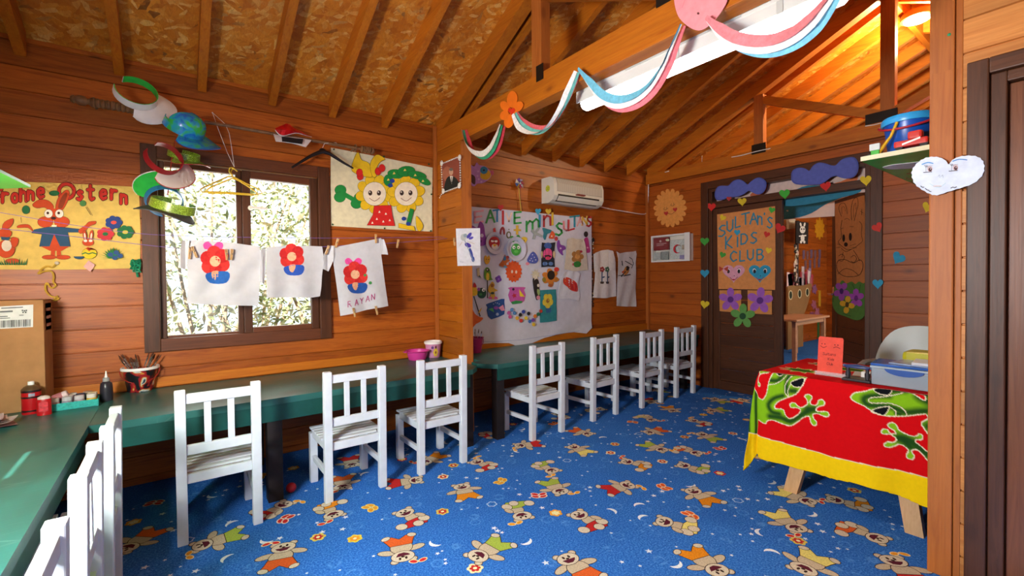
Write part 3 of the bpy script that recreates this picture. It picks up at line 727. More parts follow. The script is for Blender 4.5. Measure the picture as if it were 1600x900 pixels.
class Cloth:
    """hanging cloth: conv maps the photo-traced outline to its plane, fold gives the depth of its folds"""
    def __init__(s, conv, nrm, fold=lambda x, y: 0.0, cell=4.0):
        s.c, s.n, s.f, s.cell, s.mb, s.k = conv, Vector(nrm).normalized(), fold, cell, MB(), .0007
    def sheet(s, pts, m, th=.004):
        V2, F, B = cellsheet(pts, None, th, m, s.cell)
        fr = [s.c(v.x, v.y)+s.n*s.f(v.x, v.y) for v in V2]; bk = [p-s.n*th for p in fr]; n = len(fr)
        fl = False
        if F:
            a = fr[F[0][0]]; ar = Vector((0,0,0))
            for i in range(1, len(F[0])-1): ar += (fr[F[0][i]]-a).cross(fr[F[0][i+1]]-a)
            fl = ar.dot(s.n) < 0
        FF = [f[::-1] if fl else f for f in F]
        s.mb.add(fr+bk, FF+[tuple(i+n for i in f[::-1]) for f in FF]+[(a, b, b+n, a+n) for a, b in B], m, True); return s
    def poly(s, pts, c):
        s.k += .00012; V2, F, B = cellsheet(pts, None, 0, None, s.cell)
        fr = [s.c(v.x, v.y)+s.n*(s.f(v.x, v.y)+s.k) for v in V2]
        a = fr[F[0][0]]; ar = Vector((0,0,0))
        for i in range(1, len(F[0])-1): ar += (fr[F[0][i]]-a).cross(fr[F[0][i+1]]-a)
        FF = [f[::-1] for f in F] if ar.dot(s.n) < 0 else F
        s.mb.add(fr, FF, c if isinstance(c, bpy.types.Material) else pm(c, .8, .12, 60, name='fabric_paint')); return s
    def line(s, pts, wd, c):
        for i in range(len(pts)-1):
            (x0, y0), (x1, y1) = pts[i], pts[i+1]; L = math.hypot(x1-x0, y1-y0) or 1e-9
            nx, ny = -(y1-y0)/L*wd/2, (x1-x0)/L*wd/2; ex, ey = (x1-x0)/L*wd*.3, (y1-y0)/L*wd*.3
            s.poly([(x0+nx-ex, y0+ny-ey), (x1+nx+ex, y1+ny+ey), (x1-nx+ex, y1-ny+ey), (x0-nx-ex, y0-ny-ey)], c); s.k -= .00011
        s.k += .0001; return s
NW = Vector((0, -1, 0)); NF = Vector((-1, 0, 0))
def cw(lift=0.004): return lambda x, y: onY(3.5-lift, x, y)           # window wall
def cf(lift=0.004): return lambda x, y: onX(4.7-lift, x, y)           # far wall
def cp(lift=0.004): return lambda x, y: onX(1.81-lift, x, y)          # pier side
def flat(name, conv, nrm, outline, col, draw, label, cat, group=None, th=.003, step=.0001):
    """a flat sheet or board fixed on a wall, drawn on"""
    a = Art(conv, nrm, step=step); a.back(outline, col, th)
    if draw: draw(a)
    o = a.build(name); return tag(o, label, cat, group)
# ================================================================== window side: rod, visors, hangers, washing line
WOODR = pm('#7d5a3c', .4, .2, 30, name='turned_wood')
RY = 3.40
def rodpt(x): 
    t = (x-110)/(583-110); a = onY(RY, 110, 154); b = onY(RY, 583, 236); return a + (b-a)*t
rod = empty('curtain_rod', rodpt(340), 'turned wooden curtain rod with grooved ends above the window', 'curtain rod'); r0 = Vector(rod.location)
m = MB(); m.tube([rodpt(180)-r0, rodpt(572)-r0], .011, WOODR, 12); m.build('rod', None, rod)
for (xa, xb, nring) in ((190, 110, 9), (556, 585, 5)):
    a, b = rodpt(xa)-r0, rodpt(xb)-r0; d = b-a; L = d.length; R = d.to_track_quat('Z', 'Y').to_matrix(); pr = [(0, 0), (.012, 0)]
    for i in range(nring):
        z0 = L*.04+L*.68*i/nring; z1 = L*.04+L*.68*(i+1)/nring; pr += [(.0225, z0+(z1-z0)*.1), (.026, (z0+z1)/2), (.0225, z0+(z1-z0)*.9), (.018, z1)]
    pr += [(.015, L*.76), (.025, L*.80), (.027, L*.88), (.018, L*.93), (.022, L*.96), (.014, L), (0, L)]
    m = MB(); m.lathe(pr, WOODR, 16, a, R); m.build('finial', None, rod)
for xa in (137, 545):
    p = rodpt(xa)-r0; m = MB()
    m.tube([p+Vector((0, .024*math.cos(t), .024*math.sin(t))) for t in [i*2*PI/16 for i in range(16)]], .005, WOODR, 8, closed=True)
    m.tube([p+Vector((0, .024, 0)), p+Vector((0, 3.4995-RY, 0))], .007, WOODR, 8); m.build('bracket', None, rod)
def visor(conv_c, size, rot, label, band, brim, edge, under=None, dome=None, liner=None):
    """sun visor: a curved band open at the back and a curved brim; built flat, then turned"""
    e = empty('sun_visor', conv_c, label, 'sun visor', 'sun visors bundled on the curtain rod'); e.rotation_euler = rot
    R = size; m = MB(); n = 22; vs = []; fs = []
    hb = .45*R
    for i in range(n+1):
        t = -PI*.86+1.72*PI*i/n
        for (rr, z) in ((R, 0), (R*.97, hb), (R*.93, hb), (R*.95, 0)): vs.append((rr*math.sin(t), rr*math.cos(t), z))
    for i in range(n):
        for k in range(4): fs.append((i*4+k, i*4+(k+1)%4, i*4+4+(k+1)%4, i*4+4+k))
    fs += [(0,1,2,3), (n*4+3, n*4+2, n*4+1, n*4)]
    m.add(vs, fs, band, True); kb = len(m.f)
    if liner: ls = m.slot(liner); m.mi = [ls if (q < 4*n and q % 4 in (1, 2)) else c_ for q, c_ in enumerate(m.mi)]
    m.build('band', None, e)
    m = MB(); n = 18; q = 6; top = []; 
    for i in range(n+1):
        t = -1.15+2.3*i/n
        for j in range(q+1):
            f = j/q; rin = R*1.0; ext = .95*R*max(0.02, math.cos(t*1.25))**.6
            rr = rin+ext*f; x, y = rr*math.sin(t), rr*math.cos(t)
            top.append(Vector((x, y, -.10*R*f+.16*R*f*(1-(x/(1.3*R))**2)-.12*R*(x/R)**2*f)))
    N = len(top); w_ = q+1; fsu = []; fsd = []
    for i in range(n):
        for j in range(q): fsu.append((i*w_+j, i*w_+j+1, (i+1)*w_+j+1, (i+1)*w_+j))
    bot = [v-Vector((0,0,.035*R)) for v in top]
    m.add(top, fsu, brim, True); m.add(bot, [f[::-1] for f in fsu], under or brim, True)
    rim = [i*w_+q for i in range(n+1)]; m.add([top[i] for i in rim]+[bot[i] for i in rim], [(i, i+1, i+1+len(rim), i+len(rim)) for i in range(n)], edge)
    m.build('brim', None, e)
    pp = [top[i]+Vector((0,0,-.0175*R)) for i in rim]; m = MB(); m.tube(pp, .03*R, edge, 6); m.build('piping', None, e)
    if dome:
        m = MB(); vs = []; fs = []; h_ = 6; n = 20
        for i in range(h_+1):
            for k in range(n+1):
                a = -PI*.62+1.24*PI*k/n; u = PI/2*i/h_; vs.append((R*.96*math.cos(u)*math.sin(a), R*.96*math.cos(u)*math.cos(a), hb+.62*R*math.sin(u)))
        for i in range(h_):
            for k in range(n): fs.append((i*(n+1)+k, i*(n+1)+k+1, (i+1)*(n+1)+k+1, (i+1)*(n+1)+k))
        m.add(vs, fs, dome, True); m.build('crown', None, e)
    return e
def swirl(name, a, b, c):
    t = NT(name); g = t.n('ShaderNodeTexCoord').outputs['Object']; f = t.noise(g, 14, 3, .5, 1.5)
    return t.out(t.ramp(f, [(.36, rgb(a)), (.5, rgb(b)), (.64, rgb(c))]), .25, .5)
def glitter(name, c):
    t = NT(name); g = t.n('ShaderNodeTexCoord').outputs['Object']; v = t.n('ShaderNodeTexVoronoi'); t.set(v.inputs['Vector'], g); v.inputs['Scale'].default_value = 350
    f = t.n('ShaderNodeSeparateColor', {0: v.outputs['Color']}).outputs[0]; b = rgb(c)
    return t.out(t.ramp(f, [(.1, tuple(x*.55 for x in b)), (.6, b), (.95, tuple(min(1, x*1.9+.1) for x in b))]), .3, .6)
WHT = pm('#e8e6e4', .5, .04, 20, name='white_foam'); GRN = pm('#2fc04a', .4, .12, 20, name='green_foam'); GREY = pm('#4b4e50', .7, .1, 20, name='grey_foam')
BG = swirl('blue_green_marbled_foam', '#1f6fd0', '#28a8c8', '#3cc050'); OLV = glitter('lime_glitter', '#7fa01e'); REDF = pm('#a8202a', .45, .15, 20, name='red_foam'); ORG = glitter('orange_glitter', '#d8841e')
V = lambda x, y, d=3.37: onY(d, x, y)
D = math.radians
def rotm(y, z):
    """brim direction y and band axis z, each as (right, up, towards the room)"""
    f = lambda q: Vector((q[0], -q[2], q[1])).normalized()
    Z_ = f(z); Y_ = f(y); Y_ = (Y_-Z_*Y_.dot(Z_)).normalized(); X_ = Y_.cross(Z_)
    return Matrix((X_, Y_, Z_)).transposed().to_euler()
visor(V(212, 150, 3.33), .100, rotm((.85,-.42,.15), (.15,.45,.9)), 'white sun visor with green inner band, topmost, hooked over rod end', WHT, WHT, WHT, None, None, GRN)
visor(V(287, 203, 3.28), .104, rotm((.75,-.60,.35), (.25,.75,.55)), 'blue and green marbled sun visor with a crown, below the rod', BG, BG, pm('#1f62c4', .4, name='blue_foam'), None, BG)
visor(V(287, 247, 3.32), .080, rotm((.5,-.2,.8), (.1,.9,.35)), 'lime glitter sun visor with red inside, under the marbled one', OLV, OLV, REDF, REDF)
visor(V(254, 250, 3.19), .090, rotm((.75,-.45,.3), (.35,.30,.85)), 'white brimmed sun visor with red band, in the middle of the bundle', REDF, pm('#c9c0ba', .5, .05, name='pale_foam'), REDF, ORG)
visor(V(256, 312, 3.33), .092, rotm((-.25,.7,.5), (.15,-.55,.8)), 'bright green sun visor with white rim, second from bottom of bundle', pm('#2c79b8', .5, name='blue_foam'), GRN, WHT, GRN)
visor(V(270, 328, 3.28), .112, rotm((-.32,-.22,.92), (.20,.93,.28)), 'dark grey sun visor seen from below, lowest of the bundle', OLV, GREY, GREY, GREY)
# the red cord that ties the bundle to the rod
m = MB(); p = rodpt(262)
for k in range(6):
    c_ = rodpt(254+5*k); m.tube([c_+Vector((0, .015*math.cos(t), .015*math.sin(t)-.001)) for t in [i*2*PI/12 for i in range(12)]], .004, pm('#b83a22', .7, name='red_cord') if k % 2 else pm('#d98a2a', .7, name='orange_cord'), 6, closed=True)
m.tube([rodpt(268)+Vector((0, -.012, -.01)), V(275, 215, 3.36), V(268, 250, 3.335), V(262, 305, 3.33)], .003, pm('#b83a22', .7, name='red_cord'), 6)
tag(m.build('cord'), 'red and orange cord wound round the rod above the visors', 'cord')
# red cap over the rod
cap = empty('cap', rodpt(455), 'red satin cap with white brim hung over the curtain rod', 'cap'); RED = pm('#d3131c', .3, .2, 25, name='red_satin'); BLK = pm('#151417', .6, name='black_cloth')
c0 = rodpt(455); loc = lambda x, y, d=3.36: onY(d, x, y)-c0
def patch(rows, m, mb, th=.003):
    n = len(rows[0]); vs = [v for r_ in rows for v in r_]; N = len(vs); vs2 = [v+Vector((0, th, 0)) for v in vs]
    f = [(i*n+k, i*n+k+1, (i+1)*n+k+1, (i+1)*n+k) for i in range(len(rows)-1) for k in range(n-1)]
    mb.add(vs+vs2, f+[tuple(q+N for q in x[::-1]) for x in f], m, True)
m = MB()
tp = smooth([(430,200),(440,196),(450,193),(459,200),(470,205),(480,211),(487,214)], False, 3); bt = smooth([(430,203),(436,210),(444,212),(456,209),(465,208),(476,211),(487,214)], False, 3)
patch([[loc(x, y, 3.365-.03*math.sin(PI*i/(len(tp)-1))*0) for i, (x, y) in enumerate(tp)], [loc((a[0]+b[0])/2, (a[1]+b[1])/2, 3.315+.01*math.sin(i*1.9)) for i, (a, b) in enumerate(zip(tp, bt))], [loc(x, y, 3.345) for (x, y) in bt]], RED, m); m.build('crown', None, cap)
m = MB(); m.tube([loc(x, y, 3.343) for x, y in bt], .0022, WHT, 6); m.build('piping', None, cap)
m = MB(); u = smooth([(427,209),(440,212),(455,214),(472,216),(487,219)], False, 3); l = smooth([(431,221),(440,222),(456,224),(468,227),(478,230),(485,222)][:5], False, 4)
l = [l[round(i*(len(l)-1)/(len(u)-1))] for i in range(len(u))]
patch([[loc(x, y, 3.385) for x, y in u], [loc((a[0]+b[0])/2, (a[1]+b[1])/2, 3.36) for a, b in zip(u, l)], [loc(x, y, 3.35) for x, y in l]], WHT, m); m.build('brim', None, cap)
m = MB(); patch([[loc(x, y, 3.352) for x, y in ((440,213.5),(450,214),(462,216),(474,217))], [loc(x, y, 3.344) for x, y in ((441,221),(450,222),(461,223.5),(472,225))]], BLK, m); m.build('head_band', None, cap)
# black hanger on a loop of thread
hg = empty('clothes_hanger', onY(RY-.01, 505, 240), 'black plastic clothes hanger dangling from the rod beside the window', 'clothes hanger'); h0 = Vector(hg.location); L = lambda x, y, d=RY-.01: onY(d, x, y)-h0
BP = pm('#1b1618', .35, .1, 20, name='black_plastic')
m = MB(); arm = [L(456, 262), L(470, 253), L(484, 244.5), L(494, 240), L(504, 236.5), L(515, 240), L(524, 246), L(538, 255), L(552, 263)]
m.tube(arm, [.006, .009, .011, .013, .016, .013, .011, .009, .006], BP, 10); m.ball(L(504, 235), (.022, .012, .016), BP); m.build('body', None, hg)
m = MB(); m.tube([rodpt(506)-h0+Vector((0, -.013, .004)), rodpt(506)-h0+Vector((0, 0, .014)), L(507, 224, RY-.014), L(504, 231)], .0016, WHT, 6); m.build('thread', None, hg)
# two yellow hangers on a long white string
YEL = pm('#e2bd2a', .35, .08, 20, name='yellow_plastic')
p_nail = onY(3.495, 332, 176)
m = MB(); m.tube([onY(3.492, 332, 176), onY(3.38, 341, 202), onY(3.36, 355, 238), onY(3.355, 366, 261)], .0017, WHT, 6); m.tube([onY(3.492, 332, 176), onY(3.40, 352, 194), onY(3.385, 358, 208), onY(3.37, 361, 225), onY(3.355, 366, 261)], .0017, WHT, 6)
m.tube([p_nail, p_nail+Vector((0, .004, 0))], .004, WHT, 8)
tag(m.build('string'), 'white string loop from the wall boards holding yellow hangers', 'string')
for (d, off, lab, pts, hk) in ((3.352, 0, 'yellow plastic hanger hooked on white string, front one before the window', [(356,276),(345,281),(320,292),(313,296),(316,300),(340,300),(375,302),(400,304),(410,302),(405,296),(385,287),(370,279),(364,276)], [(367,264),(360,262),(358,268),(362,273),(364,278)]),
                          (3.372, 6, 'yellow plastic hanger behind the front yellow hanger', [(362,279),(350,284),(330,292),(322,298),(326,302),(350,302),(380,304),(396,305),(402,302),(396,297),(384,289),(374,283),(366,279)], [(371,268),(365,264),(361,268),(363,274),(366,281)])):
    e = empty('clothes_hanger', onY(d, 364, 285), lab, 'clothes hanger'); q0 = Vector(e.location)
    m = MB(); m.tube([onY(d, x, y)-q0 for x, y in pts], .0042, YEL, 8, closed=True); m.build('frame', None, e)
    m = MB(); m.tube([onY(d, x, y)-q0 for x, y in smooth(hk, False, 4)], .0034, YEL, 8); m.build('hook', None, e)
# ------------------------------------------------------------------ washing line with three painted shirts
LA, LB = Vector((-1.045, 3.02, 0)), Vector((1.803, 3.30, 0)); LD = (LB-LA).normalized(); LN_ = Vector((LD.y, -LD.x, 0)); LN_ = LN_ if LN_.y < 0 else -LN_
def onL(x, y, lift=0.0):
    d = px(x, y); p0 = LA + LN_*lift; t = (p0-CAM).dot(LN_)/d.dot(LN_); return CAM + d*t
LINE = [(-76, 351), (0, 357), (110, 369), (220, 382), (287, 388.5), (340, 390.5), (400, 391), (455, 389), (505, 385.5), (560, 382), (600, 380.5), (660, 376), (704, 372)]
STR = pm('#7a5aa8', .6, .1, name='violet_string')
m = MB(); m.tube([onL(x, y) for x, y in smooth(LINE, False, 3)], .0016, STR, 6); tag(m.build('washing_line'), 'violet washing line carrying the three painted shirts', 'washing line')
m = MB(); m.tube([onL(x, y, -.05) for x, y in smooth([(-76, 320), (0, 332), (110, 351), (212, 364.5), (300, 369), (400, 371), (520, 372), (640, 371), (703, 370)], False, 3)], .0014, STR, 6); tag(m.build('washing_line'), 'empty violet line stretched behind and above the shirts line', 'washing line')
SH = pm('#c6c8cd', .85, .04, 25, bump=.1, name='white_cotton'); SHL = pm('#d2d4d8', .85, .04, 25, name='white_cotton_shade')
def shirt(name, label, outline, sleeves, draw, fold, lift=.016, grp='painted shirts on the washing line'):
    e = empty(name, onL(*outline[0]), label, 't-shirt', grp); o0 = Vector(e.location)
    c = Cloth(lambda x, y: onL(x, y, lift)-o0, LN_, fold); c.sheet(outline, SH); draw(c); c.mb.build('body', None, e)
    for s_ in sleeves:
        c = Cloth(lambda x, y: onL(x, y, lift+.003)-o0, LN_, lambda x, y: .008*math.sin(x*.45)); c.sheet(s_, SH); c.mb.build('sleeve', None, e)
    return e
def bloom(cx, cy, R, base, pink=True):
    """a plain painted flower in the colours of the print"""
    def d(c):
        if pink:
            for s_ in (-1, 1): c.poly(smooth([(cx-3, cy-R*1.02), (cx-3+s_*R*.32, cy-R*1.38), (cx-3+s_*R*.62, cy-R*1.22), (cx-3+s_*R*.5, cy-R*.9)], True, 4), '#e84fa0')
        for i in range(6):
            a = i*PI/3+.4; c.poly(circ(cx+R*.52*math.cos(a), cy-R*.15+R*.55*math.sin(a), R*.44, 14), '#c41f1f' if i % 2 else '#d5302a')
        c.poly(circ(cx, cy-R*.15, R*.34, 14), '#e9b58d')
        c.poly(smooth([(cx-R*.55, cy+R*.62), (cx+R*.8, cy+R*.5), (cx+R*.7, cy+R*1.18), (cx-R*.3, cy+R*1.2)], True, 4), base)
        c.poly(smooth([(cx-R*.2, cy+R*.5), (cx+R*.25, cy+R*.48), (cx+R*.1, cy+R*1.0), (cx-R*.15, cy+R*.9)], True, 4), '#e2a77f')
    return d
f1 = lambda x, y: .006*math.sin((x-290)*.11)*max(0, (y-380)/90)+.004*math.sin((x+y)*.12)
shirt('t_shirt', 'white t-shirt with red flower and pink bow, left of three on line', [(292,377),(300,375),(360,379),(405,385),(408,400),(406,440),(404,478),(350,477),(292,474),(293,430)], [[(284,376),(296,375),(294,400),(291,421),(278,418),(281,395)]],
      bloom(336, 412, 25, '#1f5fae'), f1)
shirt('t_shirt', 'white t-shirt with red flower and no bow, middle of three on line', [(416,387),(450,383),(503,385),(506,400),(501,463),(488,465),(417,465),(416,430)], [[(407,389),(416,388),(416,425),(413,444),(406,440)]],
      bloom(456, 404, 21, '#2a55b5', False), lambda x, y: .009*math.sin((x-410)*.13)*max(.2, (y-380)/80)+.003*math.sin(y*.2))
def d3(c):
    bloom(555, 432, 21, '#1d4f9e')(c)
    for (x, y, r) in ((570,430,2.2),(578,442,2.6),(569,407,1.6),(573,424,1.2)): c.poly(circ(x, y, r, 8), '#3f8f4a')
    for ch, x0, y0 in (('R', 543, 480), ('A', 554, 477.5), ('Y', 563, 475), ('A', 572, 472), ('N', 580, 469)):
        for st in GL[ch]: c.line([(x0+a*9, y0-9*(1-b)-a*2) for a, b in st], 1.1, '#b0487a')
shirt('t_shirt', 'white t-shirt with lettered name under its flower, right of three on line', [(519,387),(545,382),(595,372),(600,381),(596,399),(607,478),(575,484),(533,494),(527,450),(521,410)], [[(506,397),(513,384),(523,384),(522,402),(514,424),(504,420)], [(594,373),(600,374),(606,398),(595,397)]],
      d3, lambda x, y: .010*math.sin((x-y*.28)*.14)*max(.2, (y-385)/100), .017)
PEG = pm('#c9a26e', .6, .15, 30, name='bare_wood')
def peg(p, ang, label):
    e = empty('clothes_peg', p, label, 'clothes peg', 'wooden pegs on the washing line')
    R = Matrix.Rotation(ang, 3, LN_)
    for s_ in (-1, 1):
        m = MB(); a = R @ (LD*s_*.0045+Vector((0,0,.032))); b = R @ (LD*s_*.0025-Vector((0,0,.032)))
        m.bar(LN_*.014+a, LN_*.014+b, .012, .0045, PEG, up=LD, bev=.001); m.build('prong', None, e)
    m = MB(); m.tube([LN_*.022+R @ Vector((0,0,.004))-LN_*.016*0, LN_*.006+R @ Vector((0,0,.004))], .004, pm('#a9a9a5', .3, metal=1, name='steel')); m.build('spring', None, e)
    return e
for (x, y, a, lab) in ((296, 396, -.1, 'wooden peg on the left sleeve of the left shirt'), (303, 394, .35, 'second wooden peg from the left end of the shirts'), (353, 398, .05, 'wooden peg beside the flower of the left shirt, first of the pair'), (361, 398, -.1, 'wooden peg beside the flower of the left shirt, second of the pair'),
                       (510, 391, -.35, 'tilted wooden peg between the middle and right shirts'), (525, 380, -.3, 'tilted wooden peg on left shoulder of the right shirt'), (586, 373, 0, 'upright wooden peg on right shoulder of the right shirt'),
                       (552, 488, .2, 'wooden peg clipped on the hem of the right shirt, left one'), (587, 485, .2, 'wooden peg clipped on the hem of the right shirt, right one'), (620, 381, -.2, 'small wooden peg alone on the bare line by the wall')):
    peg(onL(x, y, .016), a, lab)
# ================================================================== posters and pictures on the window wall and the pier
KRAFT = '#c98a4e'
def easter(a):
    RD, LRD, OR, GR, BL, DK = '#8f1f12', '#c3281a', '#c8471a', '#1d6b3c', '#26506f', '#3a1712'
    # heading: a big O with an egg, then bold strokes
    for ch, x0, y0, h in (('F', -8, 316, 20), ('r', 4, 316, 21), ('o', 19, 316, 20), ('h', 32, 314, 22), ('n', 44, 312, 19), ('e', 59, 309, 22), ('s', 121, 312, 20), ('t', 137, 312, 22), ('e', 157, 311, 21), ('r', 174, 311, 20), ('n', 189, 318, 20)):
        for w_, c in ((6.6, DK), (4.6, LRD)):
            for st in GL[ch]: a.line([(x0+q*h*.95, y0-h*(1-b)) for q, b in st], w_, c); a.k -= a.step*.5
    for w_, c in ((6.6, DK), (4.8, LRD)): a.line(circ(104, 299, 12, 18, 11.5), w_, c, True)
    a.shape(circ(85, 302, 8, 14, 4), GR, DK, .8)
    # the middle rabbit
    a.shape(smooth([(84,323),(76,314),(62,312),(51,320),(58,325),(70,324),(79,330)], True, 3), OR, DK, 1)
    a.shape(smooth([(87,326),(92,308),(104,297),(109,303),(104,318),(96,329)], True, 3), OR, DK, 1); a.poly(smooth([(91,324),(96,309),(103,301),(105,306),(98,325)], True, 3), '#8f3a16')
    a.shape([(78,326),(96,326),(99,345),(74,345)], OR); 
    for cx in (71, 97): a.shape(circ(cx, 347, 12, 16, 8.5), OR, DK, .8)
    for cx in (76, 93): a.shape(circ(cx, 334, 6.5, 14, 6.5), '#ece6d8', DK, .9); a.poly(circ(cx-1, 333, 2.2, 8), DK)
    a.poly(circ(84, 341, 4, 10, 2.4), DK); a.poly([(81,352),(89,352),(88,356),(82,356)], '#ece6d8')
    a.shape([(75,355),(95,355),(124,358),(126,363),(106,363),(110,385),(62,385),(66,366),(50,364),(54,359)], BL, DK, .8)
    a.poly([(85,366),(94,385),(78,385)], OR); a.poly([(64,385),(109,385),(97,392),(78,392)], OR)
    a.poly([(80,391),(86,391),(86,404),(79,404)], OR); a.poly([(89,391),(95,391),(96,404),(89,404)], OR)
    a.shape(circ(77, 402, 11, 14, 3.2), OR, DK, .8); a.shape(circ(99, 402, 11, 14, 3.2), OR, DK, .8)
    a.shape(smooth([(123,360),(134,352),(139,347),(150,346),(149,350),(141,353),(132,362),(126,365)], True, 3), OR, DK, .7)
    a.shape(smooth([(52,362),(44,356),(28,356),(30,352),(44,351),(50,357)], True, 3), OR, DK, .7)
    a.shape(circ(41, 328, 6, 14, 6.5), GR, DK, .8); a.shape(circ(130, 318, 5, 12, 4.5), '#4f8a4a', DK, .7)
    for (x0, y0, x1, y1) in ((134,324,142,336), (136,323,145,337), (33,340,34,348)): a.line([(x0, y0), (x1, y1)], .5, DK)
    # rabbit at the left edge
    a.shape(smooth([(4,357),(8,347),(21,342),(19,352),(10,359)], True, 3), OR, DK, .8); a.shape(circ(8, 365, 11, 14, 7), OR, DK, .8); a.shape(circ(10, 389, 14, 16, 14), OR, DK, .8); a.poly(circ(11, 384, 8, 14, 9), '#ddd3bf')
    a.poly([(2,370),(16,371),(14,376),(3,375)], BL); a.shape(smooth([(18,372),(29,373),(27,384),(20,386)], True, 3), OR, DK, .7); a.shape(circ(20, 408, 11, 12, 4), OR, DK, .7)
    for i in range(13): a.poly([(-2+i*3.4, 414), (1+i*3.4, 414), (-4+i*3.8+(i-6)*.4, 403+(i%3)*2)], GR)
    # small rabbit in an egg
    for s_ in (-1, 1): a.shape(circ(138+s_*5, 368, 3, 12, 8, s_*.12), OR, DK, .6); a.poly(circ(138+s_*5, 369, 1.4, 10, 5, s_*.12), '#eed8c4')
    a.shape(circ(138, 379, 9, 14, 5.5), OR, DK, .6)
    for s_ in (-1, 1): a.poly(circ(138+s_*4, 376.5, 3, 10, 2), '#f0eadc')
    a.shape(circ(140, 396, 11.5, 16, 8.5), '#dcc526', DK, .7); a.line([(129,397),(134,395),(139,397),(145,395),(151,397)], 1.6, GR); a.poly([(130,391),(138,386),(150,391),(145,388),(140,393),(135,389)], OR)
    a.shape(circ(124, 401, 8, 14, 4, 0, 0, PI), BL, DK, .6)
    for (x, y, c, cc) in ((178, 348, '#23407f', '#d24a3e'), (165, 366, '#c8343c', '#1d6b3c'), (196, 363, '#1a6b3a', '#d8c23a')):
        for i in range(7): a.poly(circ(x+8.5*math.cos(i*2*PI/7), y+6.5*math.sin(i*2*PI/7), 5.2, 12, 4.4), c)
        a.poly(circ(x, y, 6, 12, 5), c); a.poly(circ(x, y, 4.6, 12, 2.8), cc)
    for i in range(15):
        an = PI+PI*(i+.5)/15; a.poly([(176+5*math.cos(an+1.57), 403), (176-5*math.cos(an+1.57), 404), (178+24*math.cos(an), 403+17*math.sin(an)+4*abs(math.cos(an)))], '#1d7a3c')
    for (x, y) in ((173,398),(182,395),(188,400),(180,403)): a.poly(circ(x, y, 4.6, 10, 3.6), '#2b4f86')
    a.poly([(131,417),(139,407),(149,414),(142,425)], '#d8a9a4')
flat('easter_poster', cw(.006), NW, [(-40,284),(60,284.5),(217,292),(219.5,360),(219,419),(100,421.5),(-40,421)], '#dcbd62', easter, 'yellow Easter poster with red lettering and orange rabbits left of window', 'poster')
def duo(a):
    """two smiling flower children, plain designs in the colours of the poster"""
    DK = '#241a14'; Y = '#e8c01a'; G = '#158a3a'
    for s_ in ((532,297),(531,308),(557,318),(562,309)): a.shape(circ(s_[0], s_[1], 9, 14, 8), G, DK, .7)
    a.line([(535,302),(556,314)], 7, G)
    for (cx, cy, R, n, rt) in ((585, 303, 27, 9, .2), (634, 303, 27, 9, .5)):
        for i in range(n):
            an = 2*PI*i/n+rt; a.shape(circ(cx+R*.74*math.cos(an), cy+R*.78*math.sin(an), R*.36, 14, R*.30, an), Y, DK, .7)
        a.shape(circ(cx, cy, R*.66, 22, R*.68), '#efe3c8', DK, .8)
        for s_ in (-1, 1): a.shape(circ(cx+s_*R*.25, cy-R*.05, R*.12, 12, R*.15), '#3a2a22'); a.poly(circ(cx+s_*R*.25-.8, cy-R*.10, R*.04, 8), '#efe8dc')
        a.line(smooth([(cx-R*.3, cy+R*.25), (cx, cy+R*.42), (cx+R*.3, cy+R*.22)], False, 4), .8, '#7c2a24')
    # leaves for a hat on the right one, tall yellow buds over the left one
    for (x, y, rx, ry, rt) in ((618,272,13,7,.1),(634,268,14,8,-.1),(651,274,15,6,.2),(662,283,11,5,.5),(606,282,7,9,0)): a.shape(circ(x, y, rx, 16, ry, rt), G, DK, .7)
    for (x, y) in ((615,271),(632,266),(648,274),(660,283),(606,281)): a.poly([(x-2.2, y+1.6), (x+2.4, y+1.2), (x, y-2.2)], '#e6d36a')
    a.shape(smooth([(574,277),(550,268),(552,250),(559,238),(564,250),(576,256),(581,274)], True, 4), Y, DK, .8); a.shape(smooth([(581,275),(578,256),(588,242),(601,249),(594,253),(588,262),(587,276)], True, 4), Y, DK, .8)
    for (x, y) in ((562,276),(561,270),(590,268),(596,263)): a.shape(circ(x, y, 5, 12, 6), '#d2201c', DK, .6)
    for (x, y) in ((612,283),(609,290)): a.poly(circ(x, y, 4, 10, 3.4), '#1f3f96')
    # pots below
    a.shape([(584,322),(610,321),(612,336),(616,353),(573,352),(582,336)], '#d2201c', DK, .8)
    for (x, y) in ((592,331),(602,334),(588,342),(598,346),(608,344),(581,348)): a.poly([(x-1.6, y+1.8), (x+1.8, y+1.6), (x, y-1.8)], '#efe6d0')
    a.shape([(622,349),(646,354),(648,361),(622,356)], Y, DK, .7); a.shape([(634,349),(640,326),(646,328),(640,352)], G, DK, .6)
    for (x, y) in ((630,342),(637,350)): a.poly(circ(x, y, 3.6, 10, 3.2), '#1f3f96')
    a.shape(smooth([(650,338),(660,352),(656,361),(651,359),(649,348)], True, 4), Y, DK, .6)
    for (x, y) in ((521,234),(599,245),(669,257),(519,351),(600,357),(672,361),(673,304)): a.poly(circ(x, y, 1.4, 8), '#1c4a2c')
flat('flower_poster', cw(.005), NW, [(517,230.5),(598,246),(676,262),(675,312),(675.5,362),(600,358),(517,353),(516.5,300)], '#dcd6b4', duo, 'cream poster of two yellow flower faces with green bone, right of window', 'poster')
